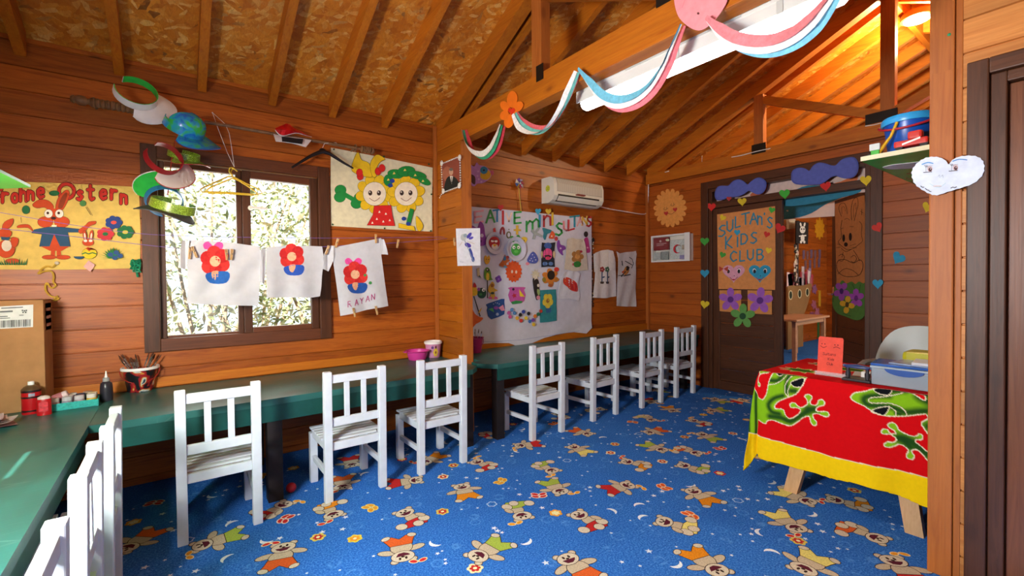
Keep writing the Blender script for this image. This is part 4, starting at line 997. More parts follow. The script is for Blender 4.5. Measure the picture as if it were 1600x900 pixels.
# photo in a knotted white frame, on the pier
pf = empty('picture_frame', onX(1.80, 703, 275), 'small portrait photo in a knotted white string frame on the pier', 'picture frame'); q0 = Vector(pf.location)
a = Art(lambda x, y: onX(1.801, x, y)-q0, NF); a.back([(690,256),(718,245),(719,291),(692,301)], '#6a2a22', .004)
a.poly([(690.5,257),(717.5,246),(718.5,290),(692.5,300)], '#8a4434'); a.poly(circ(699, 272, 8, 12, 12), '#a9654c'); a.poly(smooth([(695,299),(697,281),(703,275),(711,277),(716,283),(717,290)], True, 3), '#1b1d1c'); a.poly([(703,275),(706,288),(708,275)], '#d8d4cc'); a.line([(705.8,277),(706,286)], 1, '#30343a'); a.poly(circ(705, 268.5, 3.4, 12, 5.2), '#c69a80'); a.poly(circ(705, 264.8, 3.3, 10, 2.4), '#6b625c')
a.build('photo', pf)
LACE = pm('#dcd8d2', .8, .1, 60, bump=.3, name='white_yarn')
m = MB()
for (p, q) in (((690,256),(718,244.5)), ((718.5,245),(719.5,291)), ((719,291),(692,301)), ((691.5,301),(689.5,256))):
    P, Q = onX(1.797, *p)-q0, onX(1.797, *q)-q0; n_ = 12
    for i in range(n_): m.ball(P.lerp(Q, (i+.5)/n_), (.006, .0065, .0065), LACE, 8)
P, Q = onX(1.797, 691, 301)-q0, onX(1.797, 687, 309)-q0
for i in range(4): m.ball(P.lerp(Q, i/3), .005, LACE, 8)
m.build('frame', None, pf)
for (x, y) in ((690, 255), (718, 246), (717.5, 290), (692.5, 299)):
    m = MB(); c = onX(1.794, x, y)-q0
    for i in range(7):
        t = 2*PI*i/7; m.ball(c+Vector((0, .013*math.cos(t), .014*math.sin(t))), (.006, .010, .010), LACE, 8)
    m.ball(c-Vector((.004, 0, 0)), .009, LACE, 8); m.build('rosette', None, pf)
def fairy(a):
    for (x, y, rx, ry, rt, c) in ((724,371,4.5,5.5,0,'#b8c2c0'),(727,368,3,3,.4,'#8fa0a8'),(733,368,5.5,2.6,-.9,'#4a45a8'),(736,372,4,2,-.4,'#5a50b8'),(731,383,5.5,3.4,.5,'#4a3aa0'),(736,396,2.4,9,-.25,'#3a4a9c'),(739,405,2.4,4.5,-.1,'#34509c')): a.poly(circ(x, y, rx, 14, ry, rt), c)
    a.line([(726,376),(729,383),(732,390),(737,402),(740,409)], 1.2, '#8a9aa6'); a.line([(722,378),(718,384)], .8, '#c9b9a8'); a.line([(730,377),(741,381)], .8, '#c9b9a8'); a.line([(718,409),(724,409.5)], .5, '#9aa0a8')
flat('drawing', cw(.42) if False else (lambda x, y: onY(3.066, x, y)), NW, [(712.5,357),(750,356.5),(751,415),(715,415.5)], '#dfe2e8', fairy, 'white sheet with a violet and blue flower drawing pinned to pier edge', 'drawing')
peg(onX(1.802, 708.5, 378), .1, 'wooden peg on the pier beside the white flower drawing')
# bits of cord below the Easter poster
m = MB(); YC = pm('#c9a038', .8, .2, 40, name='yellow_yarn')
m.tube([onY(3.488, x, y) for x, y in smooth([(88,412),(82,418),(74,416),(66,420),(60,428),(68,424),(80,424),(84,432),(83,440),(87,446),(80,450),(73,442),(71,452),(78,462),(92,466),(84,470),(90,462)], False, 4)], .005, YC, 6); m.ball(onY(3.485, 89, 411), .010, pm('#d8d0b8', .7, name='cream_bead'))
tag(m.build('yarn_tassel'), 'knotted yellow yarn hanging below the Easter poster', 'yarn')
m = MB(); rr = random.Random(2); GC = pm('#12805a', .45, .25, 50, name='green_ribbon')
for k in range(9):
    pts = [onY(3.47+rr.uniform(-.012, .012), 212+rr.uniform(-9, 8), 414+rr.uniform(-9, 12)) for _ in range(4)]; m.tube(smooth([tuple(p) for p in pts], True, 4), .004, GC, 6, closed=True)
m.tube([onY(3.475, 212, 414), onY(3.478, 215, 433)], .006, GC, 6)
tag(m.build('ribbon_bow'), 'tangled green ribbon bow at lower right corner of Easter poster', 'ribbon')
# green shelf on the side wall: only its corner reaches into view
m = MB(); m.prism([(-.342, 2.010, 1.5), (-.40, 1.25, 1.5), (-1.049, 1.25, 1.5), (-1.049, 2.70, 1.5)], (0,0,-1), .008, pm('#2c9434', .3, .15, 10, name='green_gloss')); tag(m.build('corner_shelf'), 'green shelf board whose corner points in at the left edge', 'shelf')

# ================================================================== things on the two tables by the window
CARD = pm('#a97a4d', .85, .08, 14, name='corrugated_card')
bx = empty('cardboard_box', (-.70, 3.26, .571), 'tall brown cardboard box with a barcode label at the left edge', 'box')
zt = onY(3.26, 40, 469).z; xr = onY(3.26, 70, 560).x; q0 = Vector(bx.location)
m = MB(); m.box((-1.02-q0.x, 3.26-q0.y, 0), (xr-q0.x, 3.46-q0.y, zt-q0.z), CARD, bev=.004); m.build('body', None, bx)
a = Art(lambda x, y: onY(3.2595, x, y)-q0, NW); a.back([(-40,481),(52,476),(51.5,511),(-40,516)], '#d6d9d8', .0012)
for (x0, x1, y, h) in ((2,36,481,1.6),(0,20,486,2.6),(0,12,494,1.6),(0,16,497,1.2),(30,37,493.5,1.2)): a.poly([(x0,y-.05*x0),(x1,y-.05*x1),(x1,y+h-.05*x1),(x0,y+h-.05*x0)], '#6d7274')
for (x, y) in ((34,484),(37,484.5),(40,484),(35,487),(39,487)): a.poly([(x,y),(x+2.4,y),(x+2.4,y+2.2),(x,y+2.2)], '#565b5e')
xb = -4.0; rr = random.Random(8)
while xb < 49:
    w_ = rr.choice((.7, 1.0, 1.6)); a.poly([(xb,501-.05*xb),(xb+w_,501-.05*xb),(xb+w_,512-.05*xb),(xb,512-.05*xb)], '#55595b'); xb += w_+rr.choice((.8, 1.2, 1.9))
tag(a.build('shipping_label', bx), 'white shipping label with barcode', None)
a = Art(lambda x, y: onX(xr+.0012, x, y)-q0, (1,0,0)); zc = zt-.05
a = Art(lambda x, y: Vector((xr-q0.x, 3.30+x-q0.y, zt-.16+y-q0.z)), (1,0,0)); a.back([(0,0),(.14,0),(.14,.14),(0,.14)], '#8f4a3c', .001)
for i in range(3): a.poly([(.02,.02+.04*i),(.12,.02+.04*i),(.12,.035+.04*i),(.02,.035+.04*i)], '#c9a090')
a.build('side_stamp', bx)
def setdown(px_, py_, z=.5705): 
    p = onZ(z, px_, py_); return Vector((p.x, p.y, z))
# brush tub
tb = empty('brush_tub', setdown(216, 613)+Vector((.01, .05, 0)), 'dark printed tub with white rim full of paintbrushes, on the window table', 'tub')
def tubprint():
    t = NT('printed_tub'); g = t.n('ShaderNodeTexCoord').outputs['Object']; f = t.noise(g, 13, 2, .5, .8)
    return t.out(t.ramp(f, [(0, rgb('#15161c')), (.47, rgb('#17181d')), (.5, rgb('#8c1c22')), (.57, rgb('#a8262a')), (.59, rgb('#c9a030')), (.63, rgb('#cfd2d2')), (.66, rgb('#1c3a4a'))]), .35)
m = MB(); m.lathe([(0, 0), (.058, 0), (.062, .004), (.083, .132), (.080, .132), (.058, .008), (0, .008)], tubprint(), 28); m.build('body', None, tb)
m = MB(); m.lathe([(.082, .128), (.091, .128), (.092, .136), (.090, .143), (.083, .143), (.081, .137), (.082, .128)], WHT, 28); m.build('rim', None, tb)
m = MB(); m.tube([(-.091*math.cos(t), -.03-.055*math.sin(t)*.6, .128-.075*math.sin(t)) for t in [PI*i/16 for i in range(17)]], .003, pm('#8f2018', .4, name='red_plastic'), 6); m.build('handle', None, tb)
rr = random.Random(4); FER = pm('#cfcfd2', .25, metal=1, name='ferrule'); DKW = pm('#2a1a16', .35, .2, 30, name='dark_handle'); BRI = pm('#54301c', .8, .2, 60, name='bristle'); REDH = pm('#8c2018', .35, name='red_handle')
tubw = tb.matrix_basis.translation.copy()
NB = 0
def brush(base, tip, label, grp, r=.0035, hm=None):
    """handle down in the tub, ferrule and bristles up"""
    base, tip = Vector(base), Vector(tip); e = empty('paintbrush', base, label, 'paintbrush', grp); d = tip-base
    m = MB(); m.tube([(0,0,0), d*.35, d*.62], [r*.6, r*1.15, r], hm or DKW, 6); m.build('handle', None, e)
    m = MB(); m.tube([d*.62, d*.88], [r*1.05, r*1.25], FER, 6); m.build('ferrule', None, e)
    m = MB(); m.tube([d*.88, d*.95, d], [r*1.2, r*1.3, r*.3], BRI, 6); m.build('bristles', None, e)
for i in range(18):
    an = rr.uniform(0, 2*PI); lean = rr.uniform(.02, .105) if i < 15 else .1; aa = PI-.25+rr.uniform(-.6, .6) if i < 9 else (rr.uniform(-.5, .4) if i < 14 else an)
    b = tubw+Vector((.02*math.cos(aa+PI), .015*math.sin(aa+PI), .012)); t_ = tubw+Vector((lean*math.cos(aa), lean*.6*math.sin(aa), rr.uniform(.185, .232)))
    brush(b, t_, 'paintbrush standing bristles up in the dark printed tub', 'paintbrushes in the dark printed tub', rr.choice((.003, .0038, .0046)), rr.choice((DKW, DKW, REDH)))
# glue bottle
e = empty('glue_bottle', setdown(166, 627)+Vector((0, .02, 0)), 'dark squeeze bottle with pale pointed nozzle between tray and brush tub', 'bottle')
m = MB(); m.lathe([(0,0),(.027,0),(.028,.01),(.027,.07),(.024,.095),(.014,.105),(0,.105)], pm('#2b2a33', .3, .1, name='dark_plastic'), 18); m.build('body', None, e)
m = MB(); m.lathe([(0,.105),(.015,.105),(.015,.122),(.008,.126),(0,.126)], pm('#9a9a98', .4, name='grey_plastic'), 16); m.build('cap', None, e)
m = MB(); m.lathe([(.008,.126),(.0055,.135),(.0025,.160),(0,.161)], WHT, 14); m.build('nozzle', None, e)
# turquoise tray of paint pots
tr = empty('paint_tray', (-.415, 3.235, .571), 'turquoise cardboard tray holding small paint pots', 'tray'); tr.rotation_euler = (0, 0, .06)
TQ = pm('#1f9a94', .6, .15, 60, name='turquoise_card'); TQD = pm('#2aa8a0', .6, .2, 90, name='turquoise_card_front')
m = MB(); m.box((-.095,-.065,0), (.095,.065,.004), TQ); m.box((-.095,-.065,.004), (.095,-.061,.036), TQD); m.box((-.095,.061,.004), (.095,.065,.036), TQ); m.box((-.095,-.061,.004), (-.091,.061,.036), TQ); m.box((.091,-.061,.004), (.095,.061,.036), TQ); m.build('body', None, tr)
pots = [(-.07,-.043,'#b98a92','#c9b4b4','pink'),(-.023,-.04,'#8a8a94','#b9b9bc','silver'),(.022,-.043,'#9a8c94','#c4bcc0','grey'),(.068,-.040,'#c9a83a','#d8d4cc','yellow'),(-.066,.002,'#b06a70','#d0b8b8','rose'),(-.02,.004,'#a08890','#cac2c4','mauve'),(.025,.004,'#23304f','#23304f','navy'),(.07,.006,'#b98a3a','#cfc4a0','ochre'),(-.01,.042,'#bdb6b2','#d0c8c8','white'),(.05,.043,'#8c5a3a','#b4a08c','brown')]
M3 = Matrix.Translation(tr.location) @ Matrix.Rotation(.06, 4, 'Z')
for i, (x, y, c, lc, nm) in enumerate(pots):
    e = empty('paint_pot', M3 @ Vector((x, y, .0045)), 'small %s paint pot in the turquoise tray' % nm, 'paint pot', 'paint pots in the turquoise tray')
    lie = i == 4
    R = Matrix.Rotation(1.2, 3, 'Y') if lie else None; o_ = (-.012, 0, .03+.03) if lie else (0, 0, 0)
    m = MB(); m.lathe([(0,0),(.019,0),(.0205,.004),(.0205,.034),(.017,.038),(0,.038)], pm(c, .35, .1, 30, name='paint_jar'), 16, o_ if not lie else (-.01,0,.045), R); m.build('jar', None, e)
    m = MB(); m.lathe([(0,.0385),(.0195,.0385),(.0195,.056),(.017,.058),(0,.058)], pm(lc, .4, .06, 30, name='jar_lid'), 16, (0,0,0) if not lie else (-.01,0,.045), R); m.build('lid', None, e)
# red can and red bottle
e = empty('paint_can', setdown(47, 648)+Vector((0, .035, 0)), 'red metal can with black bands in front of the cardboard box', 'can')
RC = pm('#b3161c', .3, .1, name='red_can'); BB = pm('#1a1416', .35, name='black_print'); TIN = pm('#8c7a5c', .35, metal=.8, name='dull_tin')
m = MB(); m.lathe([(0,0),(.034,0),(.035,.003),(.035,.1145),(.0345,.116)], RC, 24); m.build('body', None, e)
for z0, z1 in ((.012,.020),(.078,.086),(.106,.1155)): m = MB(); m.lathe([(.0352,z0),(.0356,z0),(.0356,z1),(.0352,z1)], BB, 24); m.build('printed_band', None, e)
m = MB(); m.lathe([(.0355,.116),(.036,.119),(.034,.122),(.026,.132),(.013,.140),(0,.140)], TIN, 24); m.build('shoulder', None, e)
m = MB(); m.lathe([(0,.140),(.012,.140),(.012,.155),(.010,.157),(0,.157)], WHT, 16); m.build('cap', None, e)
a = Art(lambda u, v: Vector((.0362*math.sin(u), -.0362*math.cos(u), v)), (0,-1,0), step=0); 
mm = MB(); n_ = 8
mm.add([(.0362*math.sin(-.1+.6*i/n_), -.0362*math.cos(-.1+.6*i/n_), .088+.014*j) for j in (0, 1) for i in range(n_+1)], [(i, i+1, n_+2+i, n_+1+i) for i in range(n_)], pm('#9aa0b4', .4, name='pale_print')); mm.build('emblem', None, e)
e = empty('glue_bottle', setdown(66, 650)+Vector((.004, .02, 0)), 'small flat red bottle with pale top beside the red can', 'bottle')
def flatb(rx, ry, prof, mat):
    m = MB(); m.lathe([(1.0*r, z) for r, z in prof], mat, 20); m.v = [(x*rx, y*ry, z) for x, y, z in m.v]; return m
flatb(.026, .015, [(0,0),(1,0),(1.02,.004),(1.0,.072),(.9,.078)], RC).build('body', None, e); flatb(.026, .015, [(.9,.078),(.85,.088),(.45,.094),(0,.094)], pm('#c9b9b0', .4, name='pale_plastic')).build('shoulder', None, e)
m = MB(); m.box((-.016,-.0162,.02), (.016,-.0154,.064), pm('#c9303a', .4, .3, 70, name='label_print')); m.build('paper_label', None, e)
# loose papers
rr = random.Random(6)
for i in range(7):
    m = MB(); w_, h_ = .10, .075; an = rr.uniform(-.5, .5); lift = .0012*i
    vs = []; n_ = 6
    for jy in range(n_+1):
        for jx in range(n_+1): u, v = (jx/n_-.5)*w_*2, (jy/n_-.5)*h_*2; vs.append(Vector((u*math.cos(an)-v*math.sin(an), u*math.sin(an)+v*math.cos(an), .004*i+.0015+.012*max(0, u/w_)*((i % 3)/2)+.006*abs(v/h_)**2)))
    N = len(vs); f = [(j*(n_+1)+k, j*(n_+1)+k+1, (j+1)*(n_+1)+k+1, (j+1)*(n_+1)+k) for j in range(n_) for k in range(n_)]
    m.add(vs+[v-Vector((0,0,.0006)) for v in vs], f+[tuple(q+N for q in x[::-1]) for x in f], pm(('#c9a8a8', '#d0b4b2', '#c4b0b0')[i % 3], .85, .1, 40, name='pinkish_paper'), True)
    o = m.build('paper_sheet', None, None, (-.70+rr.uniform(-.03,.03), 3.0+rr.uniform(-.02,.02), .5705)); tag(o, 'crumpled pinkish sheet in the loose pile at the left edge', 'paper', 'loose pinkish papers')
# pink bowl and pink tub by the pier
PK = pm('#cf3f96', .35, .06, 10, name='pink_plastic')
e = empty('bowl', setdown(655, 560)+Vector((-.03, -.03, 0)), 'round bright pink plastic bowl on table by the pier', 'bowl')
m = MB(); m.lathe([(0,.002),(.066,0),(.070,.004),(.083,.062),(.097,.067),(.100,.071),(.096,.074),(.083,.070),(.067,.010),(0,.009)], PK, 36); m.build('body', None, e)
m = MB(); m.box((-.115,-.02,.064), (-.094,.02,.071), PK, bev=.004); m.build('grip', None, e)
e = empty('printed_tub', Vector((1.725, 3.41, .5705)), 'pale pink tub with white rim and yellow flower print behind the bowl', 'tub')
m = MB(); m.lathe([(0,0),(.052,0),(.054,.004),(.066,.118),(.063,.118),(.051,.008),(0,.008)], pm('#c98ab0', .4, .12, 30, name='pale_pink_plastic'), 28); m.build('body', None, e)
m = MB(); m.lathe([(.064,.112),(.072,.112),(.074,.128),(.071,.133),(.064,.133),(.062,.120)], WHT, 28); m.build('rim', None, e)
mm = MB()
def tubp(u, v, l): r_ = .054+.012*v/.118+l; return (r_*math.sin(u), -r_*math.cos(u), v)
def tp_(pts, c, l): mm.add([tubp(u, v, l) for u, v in pts], [tuple(range(len(pts)))], pm(c, .6, .1, 30, name='tub_print'))
for i in range(6): tp_([(-.12+x*16, y) for x, y in [(p[0], p[1]) for p in circ(.013*math.cos(i*PI/3)*1.0, .045+.022*math.sin(i*PI/3), .010, 10, .014)]], '#d8b93a', .001+.00005*i)
tp_([(-.12+x*16, y) for x, y in circ(0, .045, .008, 10, .012)], '#8a5a2a', .0016); tp_([(-.12+x*16, y) for x, y in circ(0, .088, .007, 12, .013)], '#5a3322', .0012); tp_([(-.55+x*12, y) for x, y in circ(0, .085, .014, 12, .012)], '#5a3a7a', .0012)
mm.build('flower_print', None, e)
m = MB(); m.ball((0,0,0), .028, pm('#a81a22', .4, .1, name='red_rubber'), 18); bb = onZ(0.028, 455, 762); o = m.build('ball', None, None, (bb.x, bb.y, .0285)); tag(o, 'small red ball on the carpet under the window table', 'ball')
# ================================================================== roof beam: streamers, paper flower, pink heart, tube lamp
XB = 1.795
def cb(lift=0.0): return lambda x, y: onX(1.81-.004-lift, x, y)
def streamer(pts, label, seed, cols=('#c8323c', '#e6e0dc', '#2f8f80'), wd=.042):
    """twisted crepe band of three colours hung between nails"""
    P = [onX(XB, x, y) for x, y in smooth(pts, False, 7)]; n = len(P); rr = random.Random(seed)
    e = empty('paper_streamer', P[0], label, 'streamer', 'crepe streamers looped along the beam'); o0 = P[0]; ph = rr.uniform(0, 6)
    L = [0.0]
    for i in range(1, n): L.append(L[-1]+(P[i]-P[i-1]).length)
    for ci, c in enumerate(cols):
        rows = []
        for i in range(n):
            d = (P[min(i+1, n-1)]-P[max(i-1, 0)]).normalized(); nrm = Vector((-1, 0, 0)); sd = d.cross(nrm).normalized(); tw = ph+L[i]*2.6+ci*.5
            a = sd*math.cos(tw)+nrm*math.sin(tw)*.55; pinch = .55+.45*min(1, 6*min(L[i], L[-1]-L[i])/max(L[-1], .01)); off = (ci-1)*.022
            c0 = P[i]-o0+a*off*pinch+nrm*(.011*ci+.004)
            rows.append([c0-a*wd*.5*pinch, c0+nrm*.003*math.sin(L[i]*60+ci), c0+a*wd*.5*pinch])
        m = MB(); vs = [v for r_ in rows for v in r_]; N = len(vs); th = Vector((.0012, 0, 0))
        f = [(i*3+k, i*3+k+1, i*3+k+4, i*3+k+3) for i in range(n-1) for k in range(2)]
        m.add(vs+[v+th for v in vs], f+[tuple(q+N for q in x[::-1]) for x in f], pm(c, .8, .12, 60, bump=.3, name='crepe_paper'), True)
        m.build('band', None, e)
    return e
streamer([(727,204),(733,228),(744,242),(759,246),(772,235),(781,215),(787,196)], 'short red and green crepe streamer hanging from left end of the beam', 1, ('#b5303c', '#2f8a62', '#d8d4cc'))
streamer([(808,178),(818,196),(834,206),(852,206),(868,194),(884,170),(897,140),(907,114)], 'white, teal and red crepe streamer between orange flower and tube lamp', 2, ('#cc5a60', '#6ab4aa', '#e6e4e0'))
streamer([(908,112),(922,132),(942,155),(966,164),(992,158),(1016,140),(1036,110),(1050,80),(1060,58),(1068,40)], 'long pink, white and blue crepe streamer crossing in front of the tube lamp', 3, ('#d8707c', '#efe6e6', '#6ab4d0'))
streamer([(1107,34),(1124,54),(1148,70),(1180,77),(1212,74),(1244,60),(1270,38),(1290,14),(1306,-8)], 'white, pink and blue crepe streamer right of the pink paper heart', 4, ('#7ac0d8', '#efeaea', '#dc8088'))
e = empty('paper_flower', cb(.006)(798, 174), 'orange foam flower with red heart centre on the beam', 'flower'); q0 = Vector(e.location); OF = pm('#e8721a', .5, .06, 20, name='orange_foam')
for k, (x, y, rx, ry, rt) in enumerate(((800,155,8,13,.1),(789,166,6.5,9,-.7),(788,180,6.5,8,.6),(795,189,7.5,11,.25),(806,183,7,9,-.9),(809,167,6.5,10,.7))):
    a = Art(lambda u, v: cb(.006+.0008*k)(u, v)-q0, NF); a.back(circ(x, y, rx, 20, ry, rt), OF, .004); a.build('petal', e)
a = Art(lambda u, v: cb(.013)(u, v)-q0, NF); a.back(heart(799, 174, 11, 11), pm('#d8341a', .5, name='red_foam_centre'), .003); a.build('centre', e)
a = Art(cb(.012), NF); a.back(smooth([(1062,-34),(1054,-14),(1054,6),(1060,26),(1071,38),(1084,46),(1098,46),(1114,34),(1128,16),(1137,-2),(1142,-30),(1130,-52),(1100,-44),(1080,-52)], True, 4), '#e78f98', .003); a.poly(circ(1091, 21, 2, 8), '#5a2a2a'); a.line([(1074,-10),(1066,12)], 1.0, '#d97f8a')
tag(a.build('paper_heart'), 'large pink paper heart fixed to the beam above the lamp', 'paper heart')
lamp = empty('tube_lamp', (1.965, 1.25, 2.25), 'long bright fluorescent tube lamp fixed along the far side of beam', 'lamp')
m = MB(); m.box((-.058, -.66, .02), (.058, .66, .055), pm('#cfd2cf', .35, .03, name='lamp_housing'), bev=.004); m.box((-.058, -.66, -.026), (-.052, .66, .02), pm('#cfd2cf', .35, .03, name='lamp_housing')); m.box((.052, -.66, -.026), (.058, .66, .02), pm('#cfd2cf', .35, .03, name='lamp_housing')); m.build('housing', None, lamp)  # housing widened, side walls added to keep tube light off the ceiling
em = NT('lit_diffuser'); em.b.inputs['Base Color'].default_value = (.9, .93, .95, 1); em.b.inputs['Emission Color'].default_value = (.92, .97, 1, 1); em.b.inputs['Emission Strength'].default_value = 13.0
m = MB(); R = Matrix.Rotation(PI/2, 3, 'X')
m.lathe([(0, -.652), (.030, -.652), (.041, -.635), (.041, .635), (.030, .652), (0, .652)], em.m, 20, (0, 0, -.022), R); m.build('diffuser', None, lamp)
for y in (-.45, 0, .45): m = MB(); m.box((-.062, y-.012, -.03), (-.0585, y+.012, .022), pm('#b9bcb9', .4, name='clip_plastic'), bev=.002); m.build('clip', None, lamp)
m = MB(); m.box((-.062, -.3, .03), (-.0585, .3, .05), pm('#b9bcb9', .4, name='clip_plastic')); m.build('bracket', None, lamp)
# ================================================================== air conditioner, cable, first-aid box, paper sun
ac = empty('air_conditioner', (3.42, 3.5, 2.04), 'white wall air conditioner above the craft board', 'air conditioner')
ACW = pm('#d5d2c6', .35, .03, 10, name='ac_plastic'); x0, x1 = onY(3.31, 866, 290).x, onY(3.31, 943, 300).x; zb = onY(3.31, 866, 314).z; zt = onY(3.31, 866, 274).z; H_ = zt-zb
prof = [(0, 0), (-.10, -.004), (-.165, .02), (-.19, .06), (-.19, H_*.72), (-.175, H_*.92), (-.13, H_), (0, H_)]
def acx(a, b, pr, mat, name, sm=False):
    m = MB(); vs = [(a-3.42, y, zb+z-2.04) for y, z in pr]+[(b-3.42, y, zb+z-2.04) for y, z in pr]; n = len(pr)
    m.add(vs, [(i, (i+1) % n, n+(i+1) % n, n+i) for i in range(n)]+[tuple(range(n))[::-1], tuple(range(n, 2*n))], mat); o = m.build(name, None, ac); return o
acx(x0, x1, prof, ACW, 'body')
def grille():
    t = NT('fine_grille'); p = t.n('ShaderNodeSeparateXYZ', {0: t.n('ShaderNodeNewGeometry').outputs['Position']}).outputs
    f = t.math('PINGPONG', t.math('MULTIPLY', p[0], 160), 1.0); return t.out(t.ramp(f, [(.3, rgb('#a39d92')), (.7, rgb('#c2bdb2'))]), .5)
acx(x0+.04, x1-.025, [(-.188, H_*.40), (-.194, H_*.42), (-.194, H_*.72), (-.179, H_*.925), (-.135, H_*1.01), (-.13, H_*.99)], grille(), 'front_grille')
acx(x0+.05, x1-.07, [(-.10, .0), (-.168, .018), (-.1925, .058), (-.1925, .075), (-.10, .03)], pm('#1c1a18', .6, name='dark_vent'), 'air_outlet')
acx(x0+.05, x1-.07, [(-.171, .012), (-.198, .052), (-.200, .056), (-.173, .016)], ACW, 'louver')
a = Art(lambda x, y: onY(3.3085, x, y)-Vector(ac.location), NW); a.back([(899,304),(905,302.5),(912,303.5),(916,306),(912,307.5),(900,305.5)], '#7a3426', .0015); a.build('display', ac)
a = Art(lambda x, y: onX(x0-.0015, x, y)-Vector(ac.location), NF)
sx = onY(3.40, 857, 296); c0 = Vector((x0-.0015, 3.41, zb+H_*.5))
a = Art(lambda u, v: Vector((x0-.0015, 3.405+u, zb+H_*.55+v))-Vector(ac.location), NF); a.back(circ(0, 0, .032, 20), '#b9c23a', .001)
for s_ in (-1, 1): a.poly(circ(s_*.010, .008, .004, 8, .006), '#3a4a1a')
a.line([(-.014, -.012), (0, -.004), (.014, -.012)], .004, '#3a4a1a'); a.build('face_sticker', ac)
m = MB(); cab = [onY(3.47, 932, 321), onY(3.482, 950, 326), onY(3.484, 980, 331), onY(3.484, 1002, 334.5), onX(4.672, 1009.5, 333), onX(4.672, 1012, 322), onX(4.672, 1013, 300), onX(4.672, 1014, 282), onX(4.678, 1020, 274), onX(4.678, 1032, 271), onX(4.655, 1045, 267.5)]
m.tube([tuple(p) for p in smooth([tuple(c) for c in cab], False, 4)], .005, WHT, 8)
for (x, y, k) in ((950,326,'y'),(980,331,'y'),(1013,300,'x')):
    p = onY(3.484, x, y) if k == 'y' else onX(4.672, x, y); m.ball(p, .008, WHT, 8)
tag(m.build('cable'), 'white cable clipped from the air conditioner round the corner', 'cable')
m = MB(); pts = [onX(4.655, x, y) for x, y in ((1143,245.5),(1158,243),(1180,237),(1204,232))]; m.tube([tuple(p) for p in smooth([tuple(p) for p in pts], False, 3)], .004, WHT, 6); tag(m.build('cable'), 'short white cable lying along the far roof beam above the door', 'cable')
m = MB(); pts = [onX(4.655, x, y) for x, y in ((1352,197),(1366,195),(1386,190))]; m.tube([tuple(p) for p in pts], .004, WHT, 6); tag(m.build('cable'), 'white cable end on the far beam left of the blue bucket', 'cable')
fa = empty('first_aid_box', onX(4.69, 1048, 390), 'white first aid box with clear door and red crescent by the corner', 'first aid box'); q0 = Vector(fa.location)
P = lambda x, y, d=4.62: onX(d, x, y)
y1, y0 = P(1018.5, 390).y, P(1077, 390).y; zb_, zt_ = P(1048, 408).z, P(1048, 367).z
m = MB(); t_ = .010
def lb(a, b, mat, bev=.0): m.box(tuple(Vector(a)-q0), tuple(Vector(b)-q0), mat, bev=bev)
lb((4.69, y0, zb_), (4.698, y1, zt_), W); lb((4.62, y0, zb_), (4.69, y0+t_, zt_), W); lb((4.62, y1-t_, zb_), (4.69, y1, zt_), W); lb((4.62, y0+t_, zt_-t_), (4.69, y1-t_, zt_), W); lb((4.62, y0+t_, zb_), (4.69, y1-t_, zb_+t_), W); m.build('body', None, fa)
m = MB(); hm_ = pm('#dcdcda', .35, .02, name='door_frame_plastic')
lb((4.608, y0-.012, zb_-.006), (4.619, y0+.055, zt_+.01), hm_, .003); lb((4.608, y1-.014, zb_-.006), (4.619, y1+.004, zt_+.006), hm_, .003); lb((4.608, y0+.055, zt_-.014), (4.619, y1-.014, zt_+.006), hm_, .003); lb((4.608, y0+.055, zb_-.006), (4.619, y1-.014, zb_+.012), hm_, .003)
dr = m.build('door', None, fa); m = MB(); lb((4.611, y0+.055, zb_+.012), (4.613, y1-.014, zt_-.014), M_GLASS); m.build('pane', None, dr)
cc = P(1058, 389, 4.609); m = MB(); ring_ = []
a = Art(lambda u, v: cc+Vector((0, -u, v))-q0, NF, mb=m, base=.0); pts = [(.05*math.cos(t), .05*math.sin(t)) for t in [.7+i*(2*PI-1.4)/18 for i in range(19)]]+[(.012+.040*math.cos(t), .040*math.sin(t)) for t in [2*PI-.8-i*(2*PI-1.6)/18 for i in range(19)]]
a.poly(pts, '#b81f2a'); m.build('crescent', None, dr)
m = MB(); yb, ya = P(1022, 390, 4.65).y, P(1045, 390, 4.65).y; lb((4.64, ya, P(1030, 391, 4.64).z), (4.675, yb, zt_-.018), pm('#7a1822', .5, .05, name='dark_red_card'), .002); m.build('booklet', None, fa)
a = Art(lambda x, y: onX(4.6395, x, y)-q0, NF)
for (y, xe) in ((381, 1041), (383.5, 1037)): a.line([(1026, y+.3), (xe, y-1)], .8, '#c9a8a8')
a.poly(circ(1032, 377, 1.6, 10, 2), '#c9a8a8'); a.poly(circ(1043, 375, 3, 12, 2), '#cfd4b0'); a.build('booklet_print', fa)
m = MB()
for (xa, ya_, xb, yb_, c) in ((1021,394,1032,406,'#aeb4b2'),(1033.5,392.5,1044,406,'#8f9694'),(1047,373,1075,405,'#c4ccca'),(1063,398,1076,405,'#8f8ab4'),(1066,382,1076,390,'#b0a090')):
    A_, B_ = P(xa, yb_, 4.655), P(xb, ya_, 4.655); d_ = {'#8f8ab4': 4.640, '#b0a090': 4.646}.get(c, 4.652)
    m.box(tuple(Vector((d_, min(A_.y, B_.y), min(A_.z, B_.z)))-q0), tuple(Vector((4.675, max(A_.y, B_.y), max(A_.z, B_.z)))-q0), pm(c, .6, .15, 60, name='packet'), bev=.003)
m.build('supplies', None, fa)
